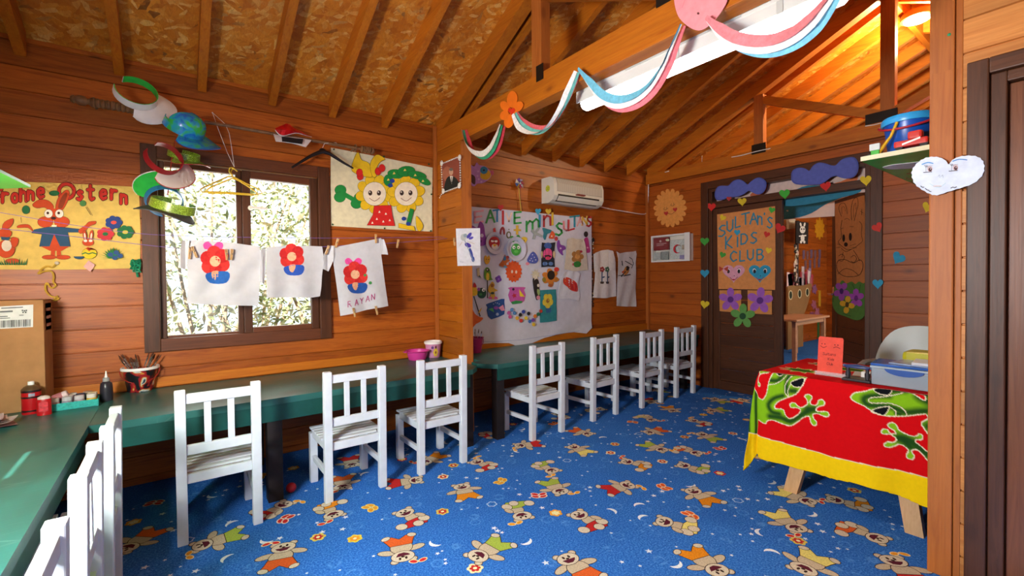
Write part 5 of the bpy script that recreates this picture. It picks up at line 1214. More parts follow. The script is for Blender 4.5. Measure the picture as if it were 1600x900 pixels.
# paper sun with a sleeping face
a = Art(cf(), NF); pts = []
for i in range(18*6):
    t = 2*PI*i/108; r_ = 1+.22*(abs(math.cos(9*t))**.6-.5); pts.append((1047+24*r_*math.cos(t)*.98, 325+27.5*r_*math.sin(t)))
a.back(pts, '#dd9446', .004)
for (x, y) in ((1041, 334), (1055, 328)): a.poly(heart(x, y, 7, 7, -.15), '#b8322a')
for (x, y) in ((1040, 326), (1051, 320)): a.line(smooth([(x-3.5, y), (x, y+2), (x+3.5, y-1)], False, 3), .6, '#5a3a22'); a.line([(x-2, y-2.2), (x-1, y)], .4, '#5a3a22'); a.line([(x+2, y-3), (x+1.4, y-.3)], .4, '#5a3a22')
a.line(smooth([(1043, 333), (1049, 334.5), (1054, 331)], False, 3), .6, '#8a3a2a')
tag(a.build('paper_sun'), 'orange paper sun with a sleepy blushing face on the far wall', 'paper sun')
# ================================================================== craft board: white cloth and the crafts on it
def bfold(x, y):
    q = max(0.0, min(1, (y-480)/50))*max(0.0, min(1, (x-815)/60)); return .010*q*math.sin((x*.8+y*1.1)*.16)+.004*q+.002*math.sin(x*.05)
c = Cloth(cw(.028), NW, bfold, 5.0); c.sheet([(716,321),(800,328.5),(924,341.5),(924.5,430),(924,512),(915,521),(897,519),(872,522),(850,528),(832,536),(806,540),(795,536),(770,536),(716,541)], pm('#c4c4d2', .85, .04, 20, bump=.08, name='white_sheet'))
c.line([(716,533),(770,534),(815,531),(860,524),(905,517)], .5, '#7a86b4'); tag(c.mb.build('cloth_board'), 'white cloth sheet pinned to the wall as a craft board', 'cloth')
CB = lambda lift=.010: cw(lift+.024)
LET = [('E',742,348,756,346,17,'#e29aa8',2.6,'pale pink foam letter E, first whole letter of the heading'),('A',760,348,773,347,19,'#3a9a4a',2.6,'green foam letter A after the pale pink E'),('T',771,347,783,345,18,'#2f7fb0',2.4,'blue foam letter T with a red neighbour'),
       ('I',781,351,791,349,20,'#c02a30',3.0,'red foam letter I in the first word'),('V',791,346,800,346,13,'#e8c8b8',2.2,'very pale faded foam letter V beside the red I'),('E',804,349,815,348,17,'#2f9a4a',2.8,'green foam letter E ending the first word'),
       ('m',823,362,843,356,23,'#2f9a4a',2.6,'green foam letter M in the middle word'),('I',838,355,849,353,18,'#2a8fb8',3.0,'blue foam letter I under a heart dot'),('n',850,354,864,351,24,'#a82a34',2.6,'dark red foam letter N in the middle word'),('I',857,352,870,350,18,'#d8b43a',3.0,'yellow foam letter I with a long top'),
       ('S',869,368,880,367,19,'#2f9a4a',2.8,'green foam letter S starting the last word'),('U',881,361,891,359,15,'#d8848c',2.4,'pink foam letter U in the last word'),('L',888,360,899,357,16,'#b82a34',2.4,'dark red foam letter L in the last word'),('T',891,355,905,353,16,'#2a8fa8',2.6,'teal foam letter T in the last word'),
       ('A',902,353,911,352,13,'#dca8a8',2.0,'pale pink foam letter A in the last word'),('N',910,352,919,351,13,'#d8b04a',2.2,'mustard foam letter N in the last word'),('S',917,354,925,353,15,'#c8323c',2.4,'red foam letter S ending the heading at the cloth edge')]
for ch, xa, ya, xb, yb, h, col, wd, lab in LET:
    a = Art(CB(), NW, base=.0); cv = lerp2(xa, ya, xa+(xb-xa)/.6, ya+(yb-ya)/.6, h)
    for st in GL[ch]:
        pts = [cv(p, q) for p, q in st]
        for i in range(len(pts)-1):
            (x0_, y0_), (x1_, y1_) = pts[i], pts[i+1]; L_ = math.hypot(x1_-x0_, y1_-y0_) or 1; nx, ny = -(y1_-y0_)/L_*wd/2, (x1_-x0_)/L_*wd/2; ex, ey = (x1_-x0_)/L_*wd*.35, (y1_-y0_)/L_*wd*.35
            a.back([(x0_+nx-ex, y0_+ny-ey), (x1_+nx+ex, y1_+ny+ey), (x1_-nx+ex, y1_-ny+ey), (x0_-nx-ex, y0_-ny-ey)], pm(col, .6, .08, 40, name='craft_foam'), .004)
    tag(a.build('foam_letter'), lab, 'letter', 'foam letters heading the craft board')
for (x, y, c_, lab) in ((782.5, 325, '#c02a30', 'red foam heart dotting the red letter I'), (841, 331, '#2a9fc8', 'blue foam heart dotting the blue letter I'), (857, 331, '#d8b43a', 'yellow foam heart above the yellow letter I')):
    a = Art(CB(.012), NW); a.back(heart(x, y, 9, 10), pm(c_, .6, .08, 40, name='craft_foam'), .004); tag(a.build('foam_heart'), lab, 'foam heart', 'foam hearts in the heading')
def craft(name, label, cat, base, col, extra=(), lift=.012, th=.005):
    a = Art(CB(lift), NW); a.back(base, pm(col, .65, .1, 40, name='craft_foam'), th)
    for pts, c_ in extra: a.poly(pts, pm(c_, .65, .1, 40, name='craft_foam'))
    return tag(a.build(name), label, cat, None)
CI = circ
def star_spikes(cx, cy, r0, r1, n, sy=1.0): return [(cx+(r1 if i % 2 else r0)*math.cos(PI*i/n), cy+sy*(r1 if i % 2 else r0)*math.sin(PI*i/n)) for i in range(2*n)]
craft('foam_animal', 'purple foam animal with a long ear, partly behind the pier', 'foam craft', smooth([(735,352),(746,356),(750,346),(756,352),(758,366),(761,378),(755,384),(744,382),(735,370)], True, 3), '#8a3a98', [(CI(753,368,2.6,10,3), '#c9b8d0'), (CI(751,377,2,8), '#5a1f66')])
craft('foam_shape', 'small red foam boot shape below the heading', 'foam craft', [(771,357),(774,356),(775,363),(778,367),(771,368)], '#b8323c')
craft('foam_arch', 'dark red foam arch below the heading', 'foam craft', smooth([(781,368),(782,358),(786,354),(789,359),(789,366),(787,366),(786,359),(784,360),(783,368)], True, 2), '#8a2f36')
craft('foam_ring', 'small olive foam ring below the heading', 'foam craft', CI(795,367,3.6,16,5.6), '#6a6040', [(CI(795,367,2,12,3.6), '#c4c4d0'), (CI(795,358.5,1,8), '#6a6040')])
craft('foam_cross', 'yellow foam plus sign below the green letter E', 'foam craft', [(806.6,352),(810,352),(810,358),(814,358.5),(814,361),(810,361),(809.5,367),(806.5,366),(806.8,361),(803,360.5),(803,358),(806.6,358)], '#cfa838')
craft('foam_cross', 'grey foam X shape below the green letter M', 'foam craft', [(832,358),(836,362),(841,355),(843,357),(839,363),(848,368),(847,371),(838,367),(836,374),(832,373),(834,366),(830,361)], '#9aa4a4')
craft('foam_bird', 'teal foam bird below the blue letter I', 'foam craft', smooth([(848,356),(856,358),(862,360),(859,364),(855,366),(852,375),(849,370),(850,364)], True, 3), '#2a7a8c')
craft('foam_critter', 'small orange and red foam critter with a round red tail', 'foam craft', smooth([(858,372),(860,366),(863,361),(867,366),(865,373)], True, 3), '#d8582a', [(CI(869,373,2.8,10,3.4), '#b02a38'), (CI(862,369,1.2,8), '#efe0d0')])
for (cx, cy, r_, c1, nm) in ((773, 380, 14, None, 'round pale paper plate with a round red bird face'), (806.5, 389, 15, None, 'round pale paper plate with a green face and two ears')):
    e = empty('paper_plate', CB(.02)(cx, cy), nm, 'paper plate'); q0 = Vector(e.location); R = Matrix.Rotation(PI/2, 3, 'X'); s_ = (onY(3.48, cx+r_, cy)-onY(3.48, cx, cy)).x
    m = MB(); m.lathe([(0,-.012),(s_*.66,-.012),(s_*.74,.0),(s_,.006),(s_*.99,.010),(s_*.72,.004),(s_*.64,-.008),(0,-.008)], pm('#b9b8c8', .5, .04, name='plate_card'), 28, (0, 0, 0), R); m.build('plate', None, e)
    a = Art(lambda x, y: onY(3.458, x, y)-q0, NW)
    if cy < 385: a.back(CI(772.5, 379, 8.5, 20, 9.5), '#b0282e', .003); a.poly(CI(773, 385, 5, 14, 4), '#d8cfc4'); a.poly([(770,381),(777,382),(772,386)], '#d8a02a'); a.poly(CI(769.5, 376.5, 2.6, 10, 2), '#efe8e0'); a.poly(CI(775, 377, 2.4, 10, 2), '#efe8e0'); a.line([(766.5,374),(771,375.5),(776,374.8)], .9, '#2a1a1a')
    else:
        a.back(CI(806.5, 390, 7.6, 20, 9.5), '#3f9a3c', .003)
        for q in (-1, 1): a.poly(CI(806.5+q*3.6, 386.5, 2.4, 12, 2.8), '#e8ece0'); a.poly(CI(806.5+q*3.2, 387, 1, 8), '#22301c')
        a.poly(CI(806.5, 393, 3.4, 12, 2.6), '#5ab850')
        for (x, y) in ((801, 373.5), (809.5, 372)): a.back(CI(x, y, 3, 14, 5.2, .1 if x > 805 else -.3), '#3f8f3c', .003)
    a.build('face', e)
craft('foam_chick', 'yellow foam chick beside the ears of the green plate face', 'foam craft', smooth([(815,372),(820,370),(824,373),(822,378),(818,382),(814,378)], True, 3), '#d8b83a', [(CI(819,376,.8,8), '#3a2a1a')])
craft('foam_chick', 'yellow foam chick with tuft on the left of board', 'foam craft', smooth([(757,402),(759,399),(762,402),(764,399),(766,404),(764,411),(760,413),(757,408)], True, 3), '#cf9a2a', [(CI(760,405,.8,8), '#3a2a1a'), (CI(763.5,405.5,.8,8), '#3a2a1a')])
craft('foam_parrot', 'orange and blue foam parrot in flight beside the orange mask', 'foam craft', smooth([(780,414),(786,406),(789,398),(792,404),(797,407),(791,412),(793,419),(786,417)], True, 3), '#b8602a', [(smooth([(786,407),(789,399),(791,406)], True, 2), '#2a6f98'), (CI(793,402,2.6,10), '#b84a3c'), (smooth([(788,414),(793,418),(787,418)], True, 2), '#5a8fb0')])
craft('paper_mask', 'orange shaggy paper mask with two eye holes', 'paper mask', star_spikes(803, 424, 11, 13, 16, 1.35), '#cf4f1e', [(CI(800,424.5,1.6,10,2.6), '#e0c8b8'), (CI(806.5,425,1.6,10,2.6), '#e0c8b8'), (CI(803,432,1.2,8), '#8a2f14')])
craft('foam_fish', 'blue dotted foam fish with pink tail', 'foam craft', smooth([(833,393),(841,404),(838,411),(829,411),(824,406)], True, 3), '#4a58a8', [(CI(x,y,.9,8), '#c8cce0') for x, y in ((832,398),(835,402),(830,404),(837,406),(832,408),(828,407))]+[(CI(824,412,3,10,2.6), '#d8889a')])
def bagart(c):
    c.poly(CI(856, 397, 7.5, 18, 9), '#d8508c'); c.poly(CI(856, 384, 6, 14, 5), '#3a5a9a')
    for q in (-1, 1): c.poly(CI(856+q*4.5, 412, 4, 12, 3), '#5a7ab0'); c.poly(smooth([(856+q*9, 392), (856+q*11.5, 396), (856+q*10, 404), (856+q*8, 398)], True, 2), '#c9b48a')
    c.poly(CI(856, 403, 3, 12, 2.4), '#c83a5c'); c.poly(smooth([(850,400),(856,398),(862,401),(856,402)], True, 2), '#2a1a24')
c = Cloth(CB(.016), NW, lambda x, y: .003*math.sin(x*.5), 4); c.sheet([(847,379),(857,380),(867.5,378.5),(866,398),(867,417),(856,416.5),(846,417.5),(845.5,396)], pm('#1a1e2a', .8, .1, 30, name='navy_cloth')); bagart(c); tag(c.mb.build('wall_bag'), 'dark navy cloth bag with a pink flower print', 'bag')
craft('foam_fish', 'purple foam fish with a fan tail beside the navy bag', 'foam craft', smooth([(871,378),(874,375),(876,382),(882,384),(884,389),(879,392),(880,399),(874,394),(871,387)], True, 3), '#7a3a9a', [(CI(876,388,1.4,8), '#d0b8d8')])
def bag2(c):
    for i in range(5): c.poly(CI(902+6*math.cos(i*1.257), 401+6.5*math.sin(i*1.257), 4.2, 12, 4.4), '#a8743a')
    c.poly(CI(902, 401, 4, 12), '#c98f4a'); c.poly(smooth([(896,411),(903,408),(908,412),(905,417),(898,417)], True, 3), '#2f7a34'); c.poly(CI(896,413,2.2,10), '#c84a6a'); c.poly(CI(908,393,2.4,10,2), '#a82a44')
c = Cloth(CB(.018), NW, lambda x, y: .007*math.sin(x*.62)*max(.15, 1-(y-372)/40), 3.5); c.sheet([(886,374),(893,371.5),(902,373.5),(912,373),(915,386),(917,402),(919,422),(899,424),(882,421),(884,398)], pm('#c9bfae', .85, .06, 30, bump=.1, name='calico')); bag2(c)
tag(c.mb.build('drawstring_bag'), 'cream drawstring bag with a brown flower, upper right of the board', 'bag')
def bag3(c):
    c.poly(smooth([(880,435),(886,433),(892,436),(898,439),(902,446),(903,455),(896,455),(890,452),(886,448),(881,443)], True, 3), '#c83a2a'); c.poly(smooth([(889,441),(898,441),(902,448),(901,454),(893,452)], True, 3), '#b01f2a'); c.poly(CI(884,438,2.4,10), '#e0702a')
c = Cloth(CB(.018), NW, lambda x, y: .008*math.sin((x+y*.3)*.5)*max(.2, 1-(y-424)/50), 3.5); c.sheet([(876,432),(884,425),(893,423.5),(901,424),(906,428),(904,436),(905,450),(906,464),(904,470),(890,466.5),(872,467),(873,450)], pm('#cfcfd8', .85, .05, 30, bump=.1, name='white_cotton_bag')); bag3(c)
tag(c.mb.build('drawstring_bag'), 'white drawstring bag with a plain red shape, right side of board', 'bag')
craft('foam_doll', 'magenta and black foam doll at upper right edge of the board', 'foam craft', smooth([(912,375),(918,371),(921,384),(922,394),(915,394),(911,384)], True, 3), '#a8327a', [(CI(915.5,366,3.4,12,4.6), '#1f1a22'), (CI(911,377,2.6,10), '#2a1a26'), (CI(918,387,1.4,8), '#d89ab8')])
craft('foam_parrot', 'green and yellow foam parrot on a dark stick', 'foam craft', smooth([(757,424),(760,418),(764,419),(767,426),(768,434),(770,437),(762,438),(757,434)], True, 3), '#5a8a2a', [(smooth([(760,427),(764,428),(764,437),(760,437)], True, 2), '#d8b83a'), (CI(762,422,2.6,10), '#1f2418'), (CI(761.5,421.5,1,8), '#efe8e0'), ([(760.8,438),(762.2,438),(762.6,466),(761,466)], '#1c1a1e')])
craft('foam_book', 'small cream and grey foam book by the pier', 'foam craft', [(745,420),(749,418),(750,430),(752,434),(746,431)], '#c0b088', [([(749.4,430),(752,434),(747,432)], '#4a5a4a')])
craft('foam_bird', 'yellow foam chick with red comb, left edge of the board', 'foam craft', smooth([(736,455),(738,449),(743,447),(746,454),(745,461),(738,462)], True, 3), '#d8b02a', [(smooth([(739,449),(741,441),(745,448)], True, 2), '#b82a34')])
craft('foam_fish', 'dark green foam fish with a big white eye', 'foam craft', CI(753,458,7,18,8.4), '#1c4a3a', [(CI(755.5,453,2.6,12,2.8), '#e8ece8'), (CI(756,453.5,1.2,8), '#101818'), (CI(751,460,2.6,10,2), '#3f8a4a'), (CI(748,452,2.4,10,2.8), '#8a4a9a')])
craft('foam_puppet', 'yellow foam puppet with pink feet', 'foam craft', smooth([(764,448),(767,443),(770,440),(773,445),(772,450),(778,454),(773,456),(774,463),(778,467),(764,467),(767,460),(763,455)], True, 3), '#c9a23a', [(CI(769,446,2.6,10,3), '#8a5a2a'), (CI(769.5,458,3,10,2), '#2f4a44'), (CI(766,465.5,3,10,2), '#c85a9a'), (CI(774.5,465.5,3,10,2), '#c85a9a')])
craft('foam_flower', 'little purple foam flower near the parrot stick', 'foam craft', flower_outline(779, 436, 5, 4, .3, .4, 5, 1.2), '#6a3a9a', [(CI(779,436,1.2,8), '#9a6ac0')])
craft('foam_fishbowl', 'pink foam fishbowl with a yellow fish', 'foam craft', [(794,450),(798,448.5),(818,448.5),(821.5,449.5),(818.5,453),(821.5,461),(819,470),(815,473.5),(801,475.5),(797,470),(794.5,461),(797,453)], '#b8509a', [([(798,472),(806,469.5),(817,470.5),(815,473.5),(801,475.5)], '#2f8a4a'), ([(811,452),(820,464),(812,463)], '#d8c02a'), (star_spikes(803.5,462,2,4.6,5), '#b82a3c'), (CI(802,452,2,8), '#2a1a2a')])
craft('foam_fishbowl', 'blue foam fishbowl with pink and green fish, tilted', 'foam craft', [(759.5,476),(763,474),(784,467),(788.5,467),(788,472),(789,482),(788,491),(780,495),(768,499),(763,494),(761,485),(762,480)], '#1f4a8c', [([(763,483),(770,481),(772,488),(768,486)], '#4a9a5a'), ([(779,481),(786,476),(789,485),(784,486)], '#d88aa0'), (CI(775,481,4,10,2.6), '#8a4aa0'), (CI(777,491,2.4,10), '#9ab0d0')]+[(CI(x,y,.7,6), '#c8d4e8') for x, y in ((771,475),(774,473),(777,473.5),(780,475))])
craft('foam_lantern', 'orange foam leaf on a slanting dark stick, low by the pier', 'foam craft', smooth([(736,481),(742,490),(749,495),(755,497),(750,503),(744,506),(737,511)], True, 3), '#c8561e', [([(739.5,463),(741,462.5),(751,494),(749.5,495)], '#22242e'), (smooth([(747,488),(753,480),(750,488)], True, 2), '#c8a040')])
craft('witch_doll', 'black and white paper doll with pale hair hanging on the board', 'paper doll', smooth([(833,436),(838,434),(842,440),(843,455),(844,464),(839,469),(836,460),(834,450)], True, 3), '#1f1a1c', [(star_spikes(836.5,429,4,8,9,1.2), '#c9c0a4'), (CI(836.5,433,2.8,12,3.4), '#d8ccb8'), (CI(841,446,2,10,2.6), '#d8d0c4'), (smooth([(839,452),(843,453),(843,461),(840,460)], True, 2), '#8fa86a'), (CI(841,465,3,10,3.4), '#d08a9a')])
craft('foam_turtle', 'foam turtle with black shell and orange legs', 'foam craft', flower_outline(860,433,13,6,.4,.42,8,1.05), '#c8782a', [(CI(861,430,6,16,7.4), '#221a14'), (CI(869.5,421,4,12,3.6), '#c8342a'), (CI(850,437,3,10,4), '#8a7a2a'), (CI(860,446,4,10,2.6), '#a85a2a'), (CI(870,437,3.4,10,3), '#a8702a')])
def towel(c):
    rr = random.Random(3)
    for i in range(26): c.poly(CI(rr.uniform(845,869), rr.uniform(455,500), rr.uniform(1.4,2.6), 10), rr.choice(('#8a5a9a','#a8566a','#2a8a5a','#3a6aa8')))
    for i in range(5): c.poly(CI(855.5+4.4*math.cos(i*1.257+.3), 470+6.5*math.sin(i*1.257+.3), 4.2, 12, 5.6), '#d0b83a')
    c.poly(CI(855.5,470,2.6,10,3.6), '#8a5a2a'); c.poly([(852,482),(861,481),(860,488),(853,489)], '#2f5a8c')
c = Cloth(CB(.014), NW, lambda x, y: .002*math.sin(y*.3), 6); c.sheet([(844.5,453.5),(858,452.5),(869,452),(869.5,476),(870,501),(857,503),(844,504),(844.5,478)], pm('#2a8088', .8, .1, 30, name='teal_cloth')); towel(c); tag(c.mb.build('printed_cloth'), 'teal spotted cloth with a yellow flower, bottom of the board', 'cloth')
BALLC = ['#b85a9a','#5a8ac0','#c8508a','#4a7ab0','#d8a83a','#1f1c22','#c83a34','#2a3f9a','#d8c03a','#1f1c22','#3a6ab0','#7a4aa0','#d8782a','#d8b02a','#2a6a4a','#b83a2c']
bp = [(795,489),(800,484),(797,495),(804,489),(808,497),(813,492),(814,501),(818,487),(822,497),(826,490),(828,502),(833,500),(836,494),(834,507),(841,491),(845,486)]
e = empty('pompom_caterpillar', CB(.02)(820,494), 'curved caterpillar of many coloured discs at the bottom of the board', 'caterpillar'); q0 = Vector(e.location)
for (x, y), c_ in zip(bp, BALLC):
    m = MB(); m.lathe([(0,-.006),(.017,-.006),(.019,0),(.017,.006),(0,.006)], pm(c_, .65, .1, 40, name='craft_foam'), 14, CB(.02+.003*(bp.index((x, y)) % 3))(x, y)-q0, Matrix.Rotation(PI/2, 3, 'X')); m.build('disc', None, e)
# beads down the board's edge, pinwheel, fish
m = MB(); rr = random.Random(9)
for i in range(34):
    m.ball(onY(3.485+rr.uniform(-.004,.004), 925.5+rr.uniform(-1.6,1.6), 372+i*3.2), rr.uniform(.006,.010), pm(rr.choice(('#3a2418','#4a2a1a','#2a1a14','#b89a6a','#8a3a2a','#c8b8a0')), .5, .1, 30, name='bead'), 8)
m.tube([onY(3.487, 925.5, 370), onY(3.487, 926, 480)], .003, BLK, 6); m.ball(onY(3.482, 926.5, 375), (.022,.008,.026), BLK, 10); tag(m.build('bead_string'), 'hanging string of brown beads at the right edge of craft board', 'bead string')
pw = empty('pinwheel', onY(3.47, 811, 287), 'shiny patterned paper pinwheel on a yellow stick above the board', 'pinwheel'); q0 = Vector(pw.location)
for i in range(8):
    t = i*PI/4; m = MB(); R_ = .058; c_ = pm(('#c8506a','#b8b0c8','#7a4a9a','#d8c8b0','#4a6ab0','#c89a3a','#b83a5a','#d0c0d0')[i], .3, .35, 60, name='foil_paper')
    A_ = Vector((R_*math.cos(t), -.012, R_*math.sin(t))); B_ = Vector((R_*.75*math.cos(t+.75), -.002, R_*.75*math.sin(t+.75))); C_ = Vector((R_*.3*math.cos(t+.4), -.022, R_*.3*math.sin(t+.4))); O_ = Vector((0,-.006,0))
    m.prism([O_, A_, B_], (0,-1,0), .001, c_); m.prism([O_, A_, C_], (0,-1,0), .001, c_); m.build('vane', None, pw)
m = MB(); m.ball((0,-.022,0), .008, pm('#c8c0b0', .3, name='pin_head'), 10); m.build('hub', None, pw)
m = MB(); m.tube([(0,.004,0), onY(3.48,811.5,305)-q0, onY(3.482,814.5,331)-q0], .0045, pm('#c8a23a', .5, name='yellow_stick'), 6); m.build('stick', None, pw)
a = Art(cw(.008), NW); a.back(smooth([(733,258),(741,260),(745,254),(749,258),(758,260),(765,266),(768,273),(764,280),(755,286),(746,287),(741,291),(736,286)], True, 4), '#b07ab8', .004); a.poly(smooth([(752,267),(763,266),(767,274),(761,281),(751,278)], True, 3), '#c99a1e'); a.poly(CI(756,266,6,14,6), '#2a7a98'); a.poly(CI(756,266,1.6,8), '#101820'); a.poly(smooth([(733,272),(742,276),(742,288),(736,284)], True, 3), '#4a2a2c'); a.poly(CI(769,270,2.6,10,4), '#b84a6a')
for (x, y) in ((748,280),(752,284),(746,275),(747,268)): a.poly(CI(x,y,1.6,8), '#c89ac8')
tag(a.build('foam_fish'), 'pink and yellow foam fish high on wall right of the pier', 'foam craft')
# two painted shirts pegged on the far wall
def sh2(label, out, draw, fold, slv=()):
    e = empty('t_shirt', onY(3.48, *out[0]), label, 't-shirt'); q0 = Vector(e.location); S2 = pm('#c9c4c6', .85, .05, 30, bump=.1, name='off_white_cotton')
    c = Cloth(lambda x, y: onY(3.482, x, y)-q0, NW, fold, 3.5); c.sheet(out, S2); draw(c); c.mb.build('body', None, e)
    for s_ in slv: c = Cloth(lambda x, y: onY(3.472, x, y)-q0, NW, lambda x, y: .004*math.sin(x*.5), 3.5); c.sheet(s_, S2); c.mb.build('sleeve', None, e)
def fig(c):
    for (x, c1) in ((941,'#8a2a2a'),(948.5,'#3a5a4a')):
        c.poly(CI(x, 421, 2.4, 10, 3), '#b08a6a'); c.poly(CI(x, 419, 2.6, 10, 1.8), c1); c.poly([(x-2.6,425),(x+2.6,425),(x+2.2,442),(x-2.2,442)], '#2f466a'); c.poly([(x-3,441),(x+3,441),(x+3,443.5),(x-3,443.5)], '#3a2a24')
def flw(c):
    for (x, c1) in ((941,'#8a2a2a'),(948.5,'#3a5a4a')):
        for i in range(5): c.poly(CI(x+2.2*math.cos(i*1.257), 421+2.8*math.sin(i*1.257), 1.7, 8, 2), c1)
        c.poly(CI(x, 421, 1.2, 8), '#b08a6a'); c.line([(x,425),(x,443)], 1.6, '#2f466a'); c.poly(CI(x+2, 433, 2, 8, 1.2, -.5), '#2f466a'); c.poly([(x-3,440),(x+3,440),(x+2,443.5),(x-2,443.5)], '#3a2a24')
sh2('white t-shirt with two small flowers, pegged beside the craft board', [(930,395),(941,391),(950,390),(958,392),(961,404),(962,430),(962,463),(945,466),(927,465),(929,440),(930,425)], flw, lambda x, y: .010*math.sin((x-928)*.4)*max(.3, (y-392)/70), [[(928,397),(936,393),(938,405),(935,426),(929,425)], [(952,392),(958,393),(962,410),(962,424),(953,422)]])
def brushes(c):
    K = '#201c1e'
    for pts, w_ in (([(972,408),(973,415)],1.6),([(977,408),(982,411),(988,414)],1.2),([(983,402),(988,405),(990,412),(987,419)],1),([(971,432),(977,424),(983,418)],1.8),([(966,431),(972,430)],.9),([(974,431),(985,429)],1.6)): c.line(pts, w_, K)
    c.poly(smooth([(974,424),(978,416),(983,420),(982,426),(976,430)], True, 3), '#b87a3a'); c.poly(CI(980,419,2.8,12,3.6), K); c.poly(CI(980.6,418.4,1.3,8,1.7), '#d8d2cc'); c.poly([(971,425),(975,422),(974,428)], '#b8502a')
sh2('long white t-shirt with black brush drawing, rightmost on the far wall', [(964,393),(968,396),(978,394),(990,393),(994,392),(995,397),(993,410),(994,440),(993.5,479),(978,479),(963,478),(965,450),(966,420),(966,404)], brushes, lambda x, y: .010*math.sin((x+(y-430)*.25)*.42)*max(.35, (y-395)/90))
# bucket with brushes and a sheet on the far table
e = empty('brush_bucket', Vector((2.10, 3.36, .5755)), 'magenta plastic bucket holding dark brushes just behind the pier', 'bucket'); MG = pm('#9c1c5e', .4, .08, 14, name='magenta_plastic')
m = MB(); m.lathe([(0,0),(.054,0),(.056,.004),(.072,.118),(.080,.124),(.080,.132),(.074,.130),(.069,.118),(.053,.008),(0,.008)], MG, 28); m.build('body', None, e)
m = MB(); m.tube([(.078*math.cos(t), -.01-.05*math.sin(t), .12-.06*math.sin(t)) for t in [PI*i/14 for i in range(15)]], .003, MG, 6); m.build('handle', None, e)
for i, (lx, ly, h) in enumerate(((-.05,-.01,.19),(-.03,.02,.20),(-.012,-.02,.185),(.01,.01,.205),(.03,-.015,.19),(.05,.01,.2),(.055,-.03,.185))):
    brush(Vector((2.10+lx*.4, 3.36+ly*.4, .585)), Vector((2.10+lx, 3.36+ly, .5755+h)), 'dark paintbrush standing in the magenta bucket', 'paintbrushes in the magenta bucket', .003)
m = MB(); p_ = onZ(.58, 1005, 513.5); m.prism([(p_.x-.20, p_.y-.10, .5775), (p_.x+.22, p_.y-.12, .5775), (p_.x+.24, p_.y+.10, .5775), (p_.x-.19, p_.y+.11, .5775)], (0,0,1), .0015, pm('#9a7a80', .6, .15, 20, name='printed_sheet')); tag(m.build('paper_sheet'), 'greyish pink sheet of paper lying on the far green table', 'paper')
# ================================================================== far doorway: sign, hearts, clouds, flowers
def cdl(lift=0.0): return lambda x, y: onX(4.704-lift, x, y)         # closed leaf (front of its stiles at 4.705)
def sign(a):
    BLU = '#2f7f9c'
    for ch, x0, y0, x1, y1, h in (('S',1123,371,1135,367,17),('U',1136,363,1147,360,17),('L',1149,356,1158,353,17),('T',1159,352,1171,349,17),('A',1172,350,1183,348,16),('n',1184,351,1193,351,20),("'",1194,345,1198,345,12),('S',1199,356,1208,357,17),
                              ('K',1134,389,1145,387,19),('I',1149,386,1156,385,15),('D',1158,382,1169,380,16),('S',1173,381,1184,379,17),('C',1141,409,1152,408,16),('L',1156,408,1165,407,16),('U',1168,407,1179,406,16),('B',1183,407,1194,406,17)):
        cv = lerp2(x0, y0, x0+(x1-x0)/.6, y0+(y1-y0)/.6, h)
        for st in GL[ch]: a.line([cv(p, q) for p, q in st], 2.3, BLU); a.k -= a.step*.6
    a.poly(circ(1151.5, 366, 1.5, 8), BLU)
    for x, y, c, r in ((1129,341,'#e0c42a',.5),(1206,329,'#3fae3a',.2),(1152,364,'#2f9ac0',0),(1198,367,'#c8302a',.3),(1129,399,'#3f9a3a',.3),(1201,392,'#e0c42a',.2)): a.poly(heart(x, y, 10, 10, r), c)
    for cx, c in ((1146.5, '#d99ab0'), (1187.5, '#2a93b8')):
        a.shape(heart(cx, 428, 34, 27, 0, 34), c, '#b8a0a8' if cx < 1160 else '#3aa8c8', .8)
        for q in (-1, 1):
            a.poly(circ(cx+q*8.5, 423, 2.8, 12, 3.6), '#efe6e2'); a.poly(circ(cx+q*8.2, 424, 2.2, 12, 3.2), '#1c1a22'); a.line([(cx+q*6, 419.5), (cx+q*10, 418.5)], .5, '#1c1a22')
        a.line(smooth([(cx-6, 433), (cx, 438), (cx+6, 433)], False, 4), .9, '#9a2a3a'); a.poly(circ(cx, 437, 2.6, 10, 1.2), '#a82a3a'); a.poly(circ(cx+1, 431, .8, 8), '#2a2a3a')
    for q in (-1, 1): a.poly([(1131,420),(1131+q*7,416),(1131+q*7,425)], '#b0402a')
flat('door_sign', cdl(), NF, [(1120.5,335),(1165,329),(1211,322),(1211.5,390),(1211,453),(1166,452),(1122.5,451.5),(1121,390)], '#d28a4c', sign, 'orange paper club sign with blue lettering and heart faces on door leaf', 'sign', None, .002)
for (pts, lab, cat_) in (([(1124,453.5),(1158,453.5),(1158,489),(1124.5,486)], 'small orange sheet under the sign, left of two on the door', 'paper'), ([(1168,453.5),(1206,454),(1206,491.5),(1168.5,489.5)], 'small orange sheet under the sign, right of two on the door', 'paper')):
    flat('paper_sheet', cdl(), NF, pts, '#cc8848', None, lab, cat_, None, .002)
def pflower(cx, cy, R, c1, c2, label, conv, n=5, rot=-PI/2, nrm=NF, d=.42):
    a = Art(conv, nrm); a.back(circ(cx, cy, R*.42, 16), pm(c1, .75, .07, 30, name='pigment'), .002)
    for i in range(n):
        an = rot+2*PI*i/n; a.shape(circ(cx+R*.62*math.cos(an), cy+R*.62*math.sin(an), R*.42, 16, R*.31, an), c1)
    a.poly(circ(cx, cy, R*.27, 14), c2); return tag(a.build('paper_flower'), label, 'paper flower', 'paper flowers on the doors')
pflower(1141.5, 468, 18, '#9a5ab8', '#5a2a80', 'purple paper flower on the left small orange sheet', cdl(.003)); pflower(1187.5, 469.5, 20, '#9a5ab8', '#5a2a80', 'purple paper flower on the right small orange sheet', cdl(.003), rot=-PI/2+.1)
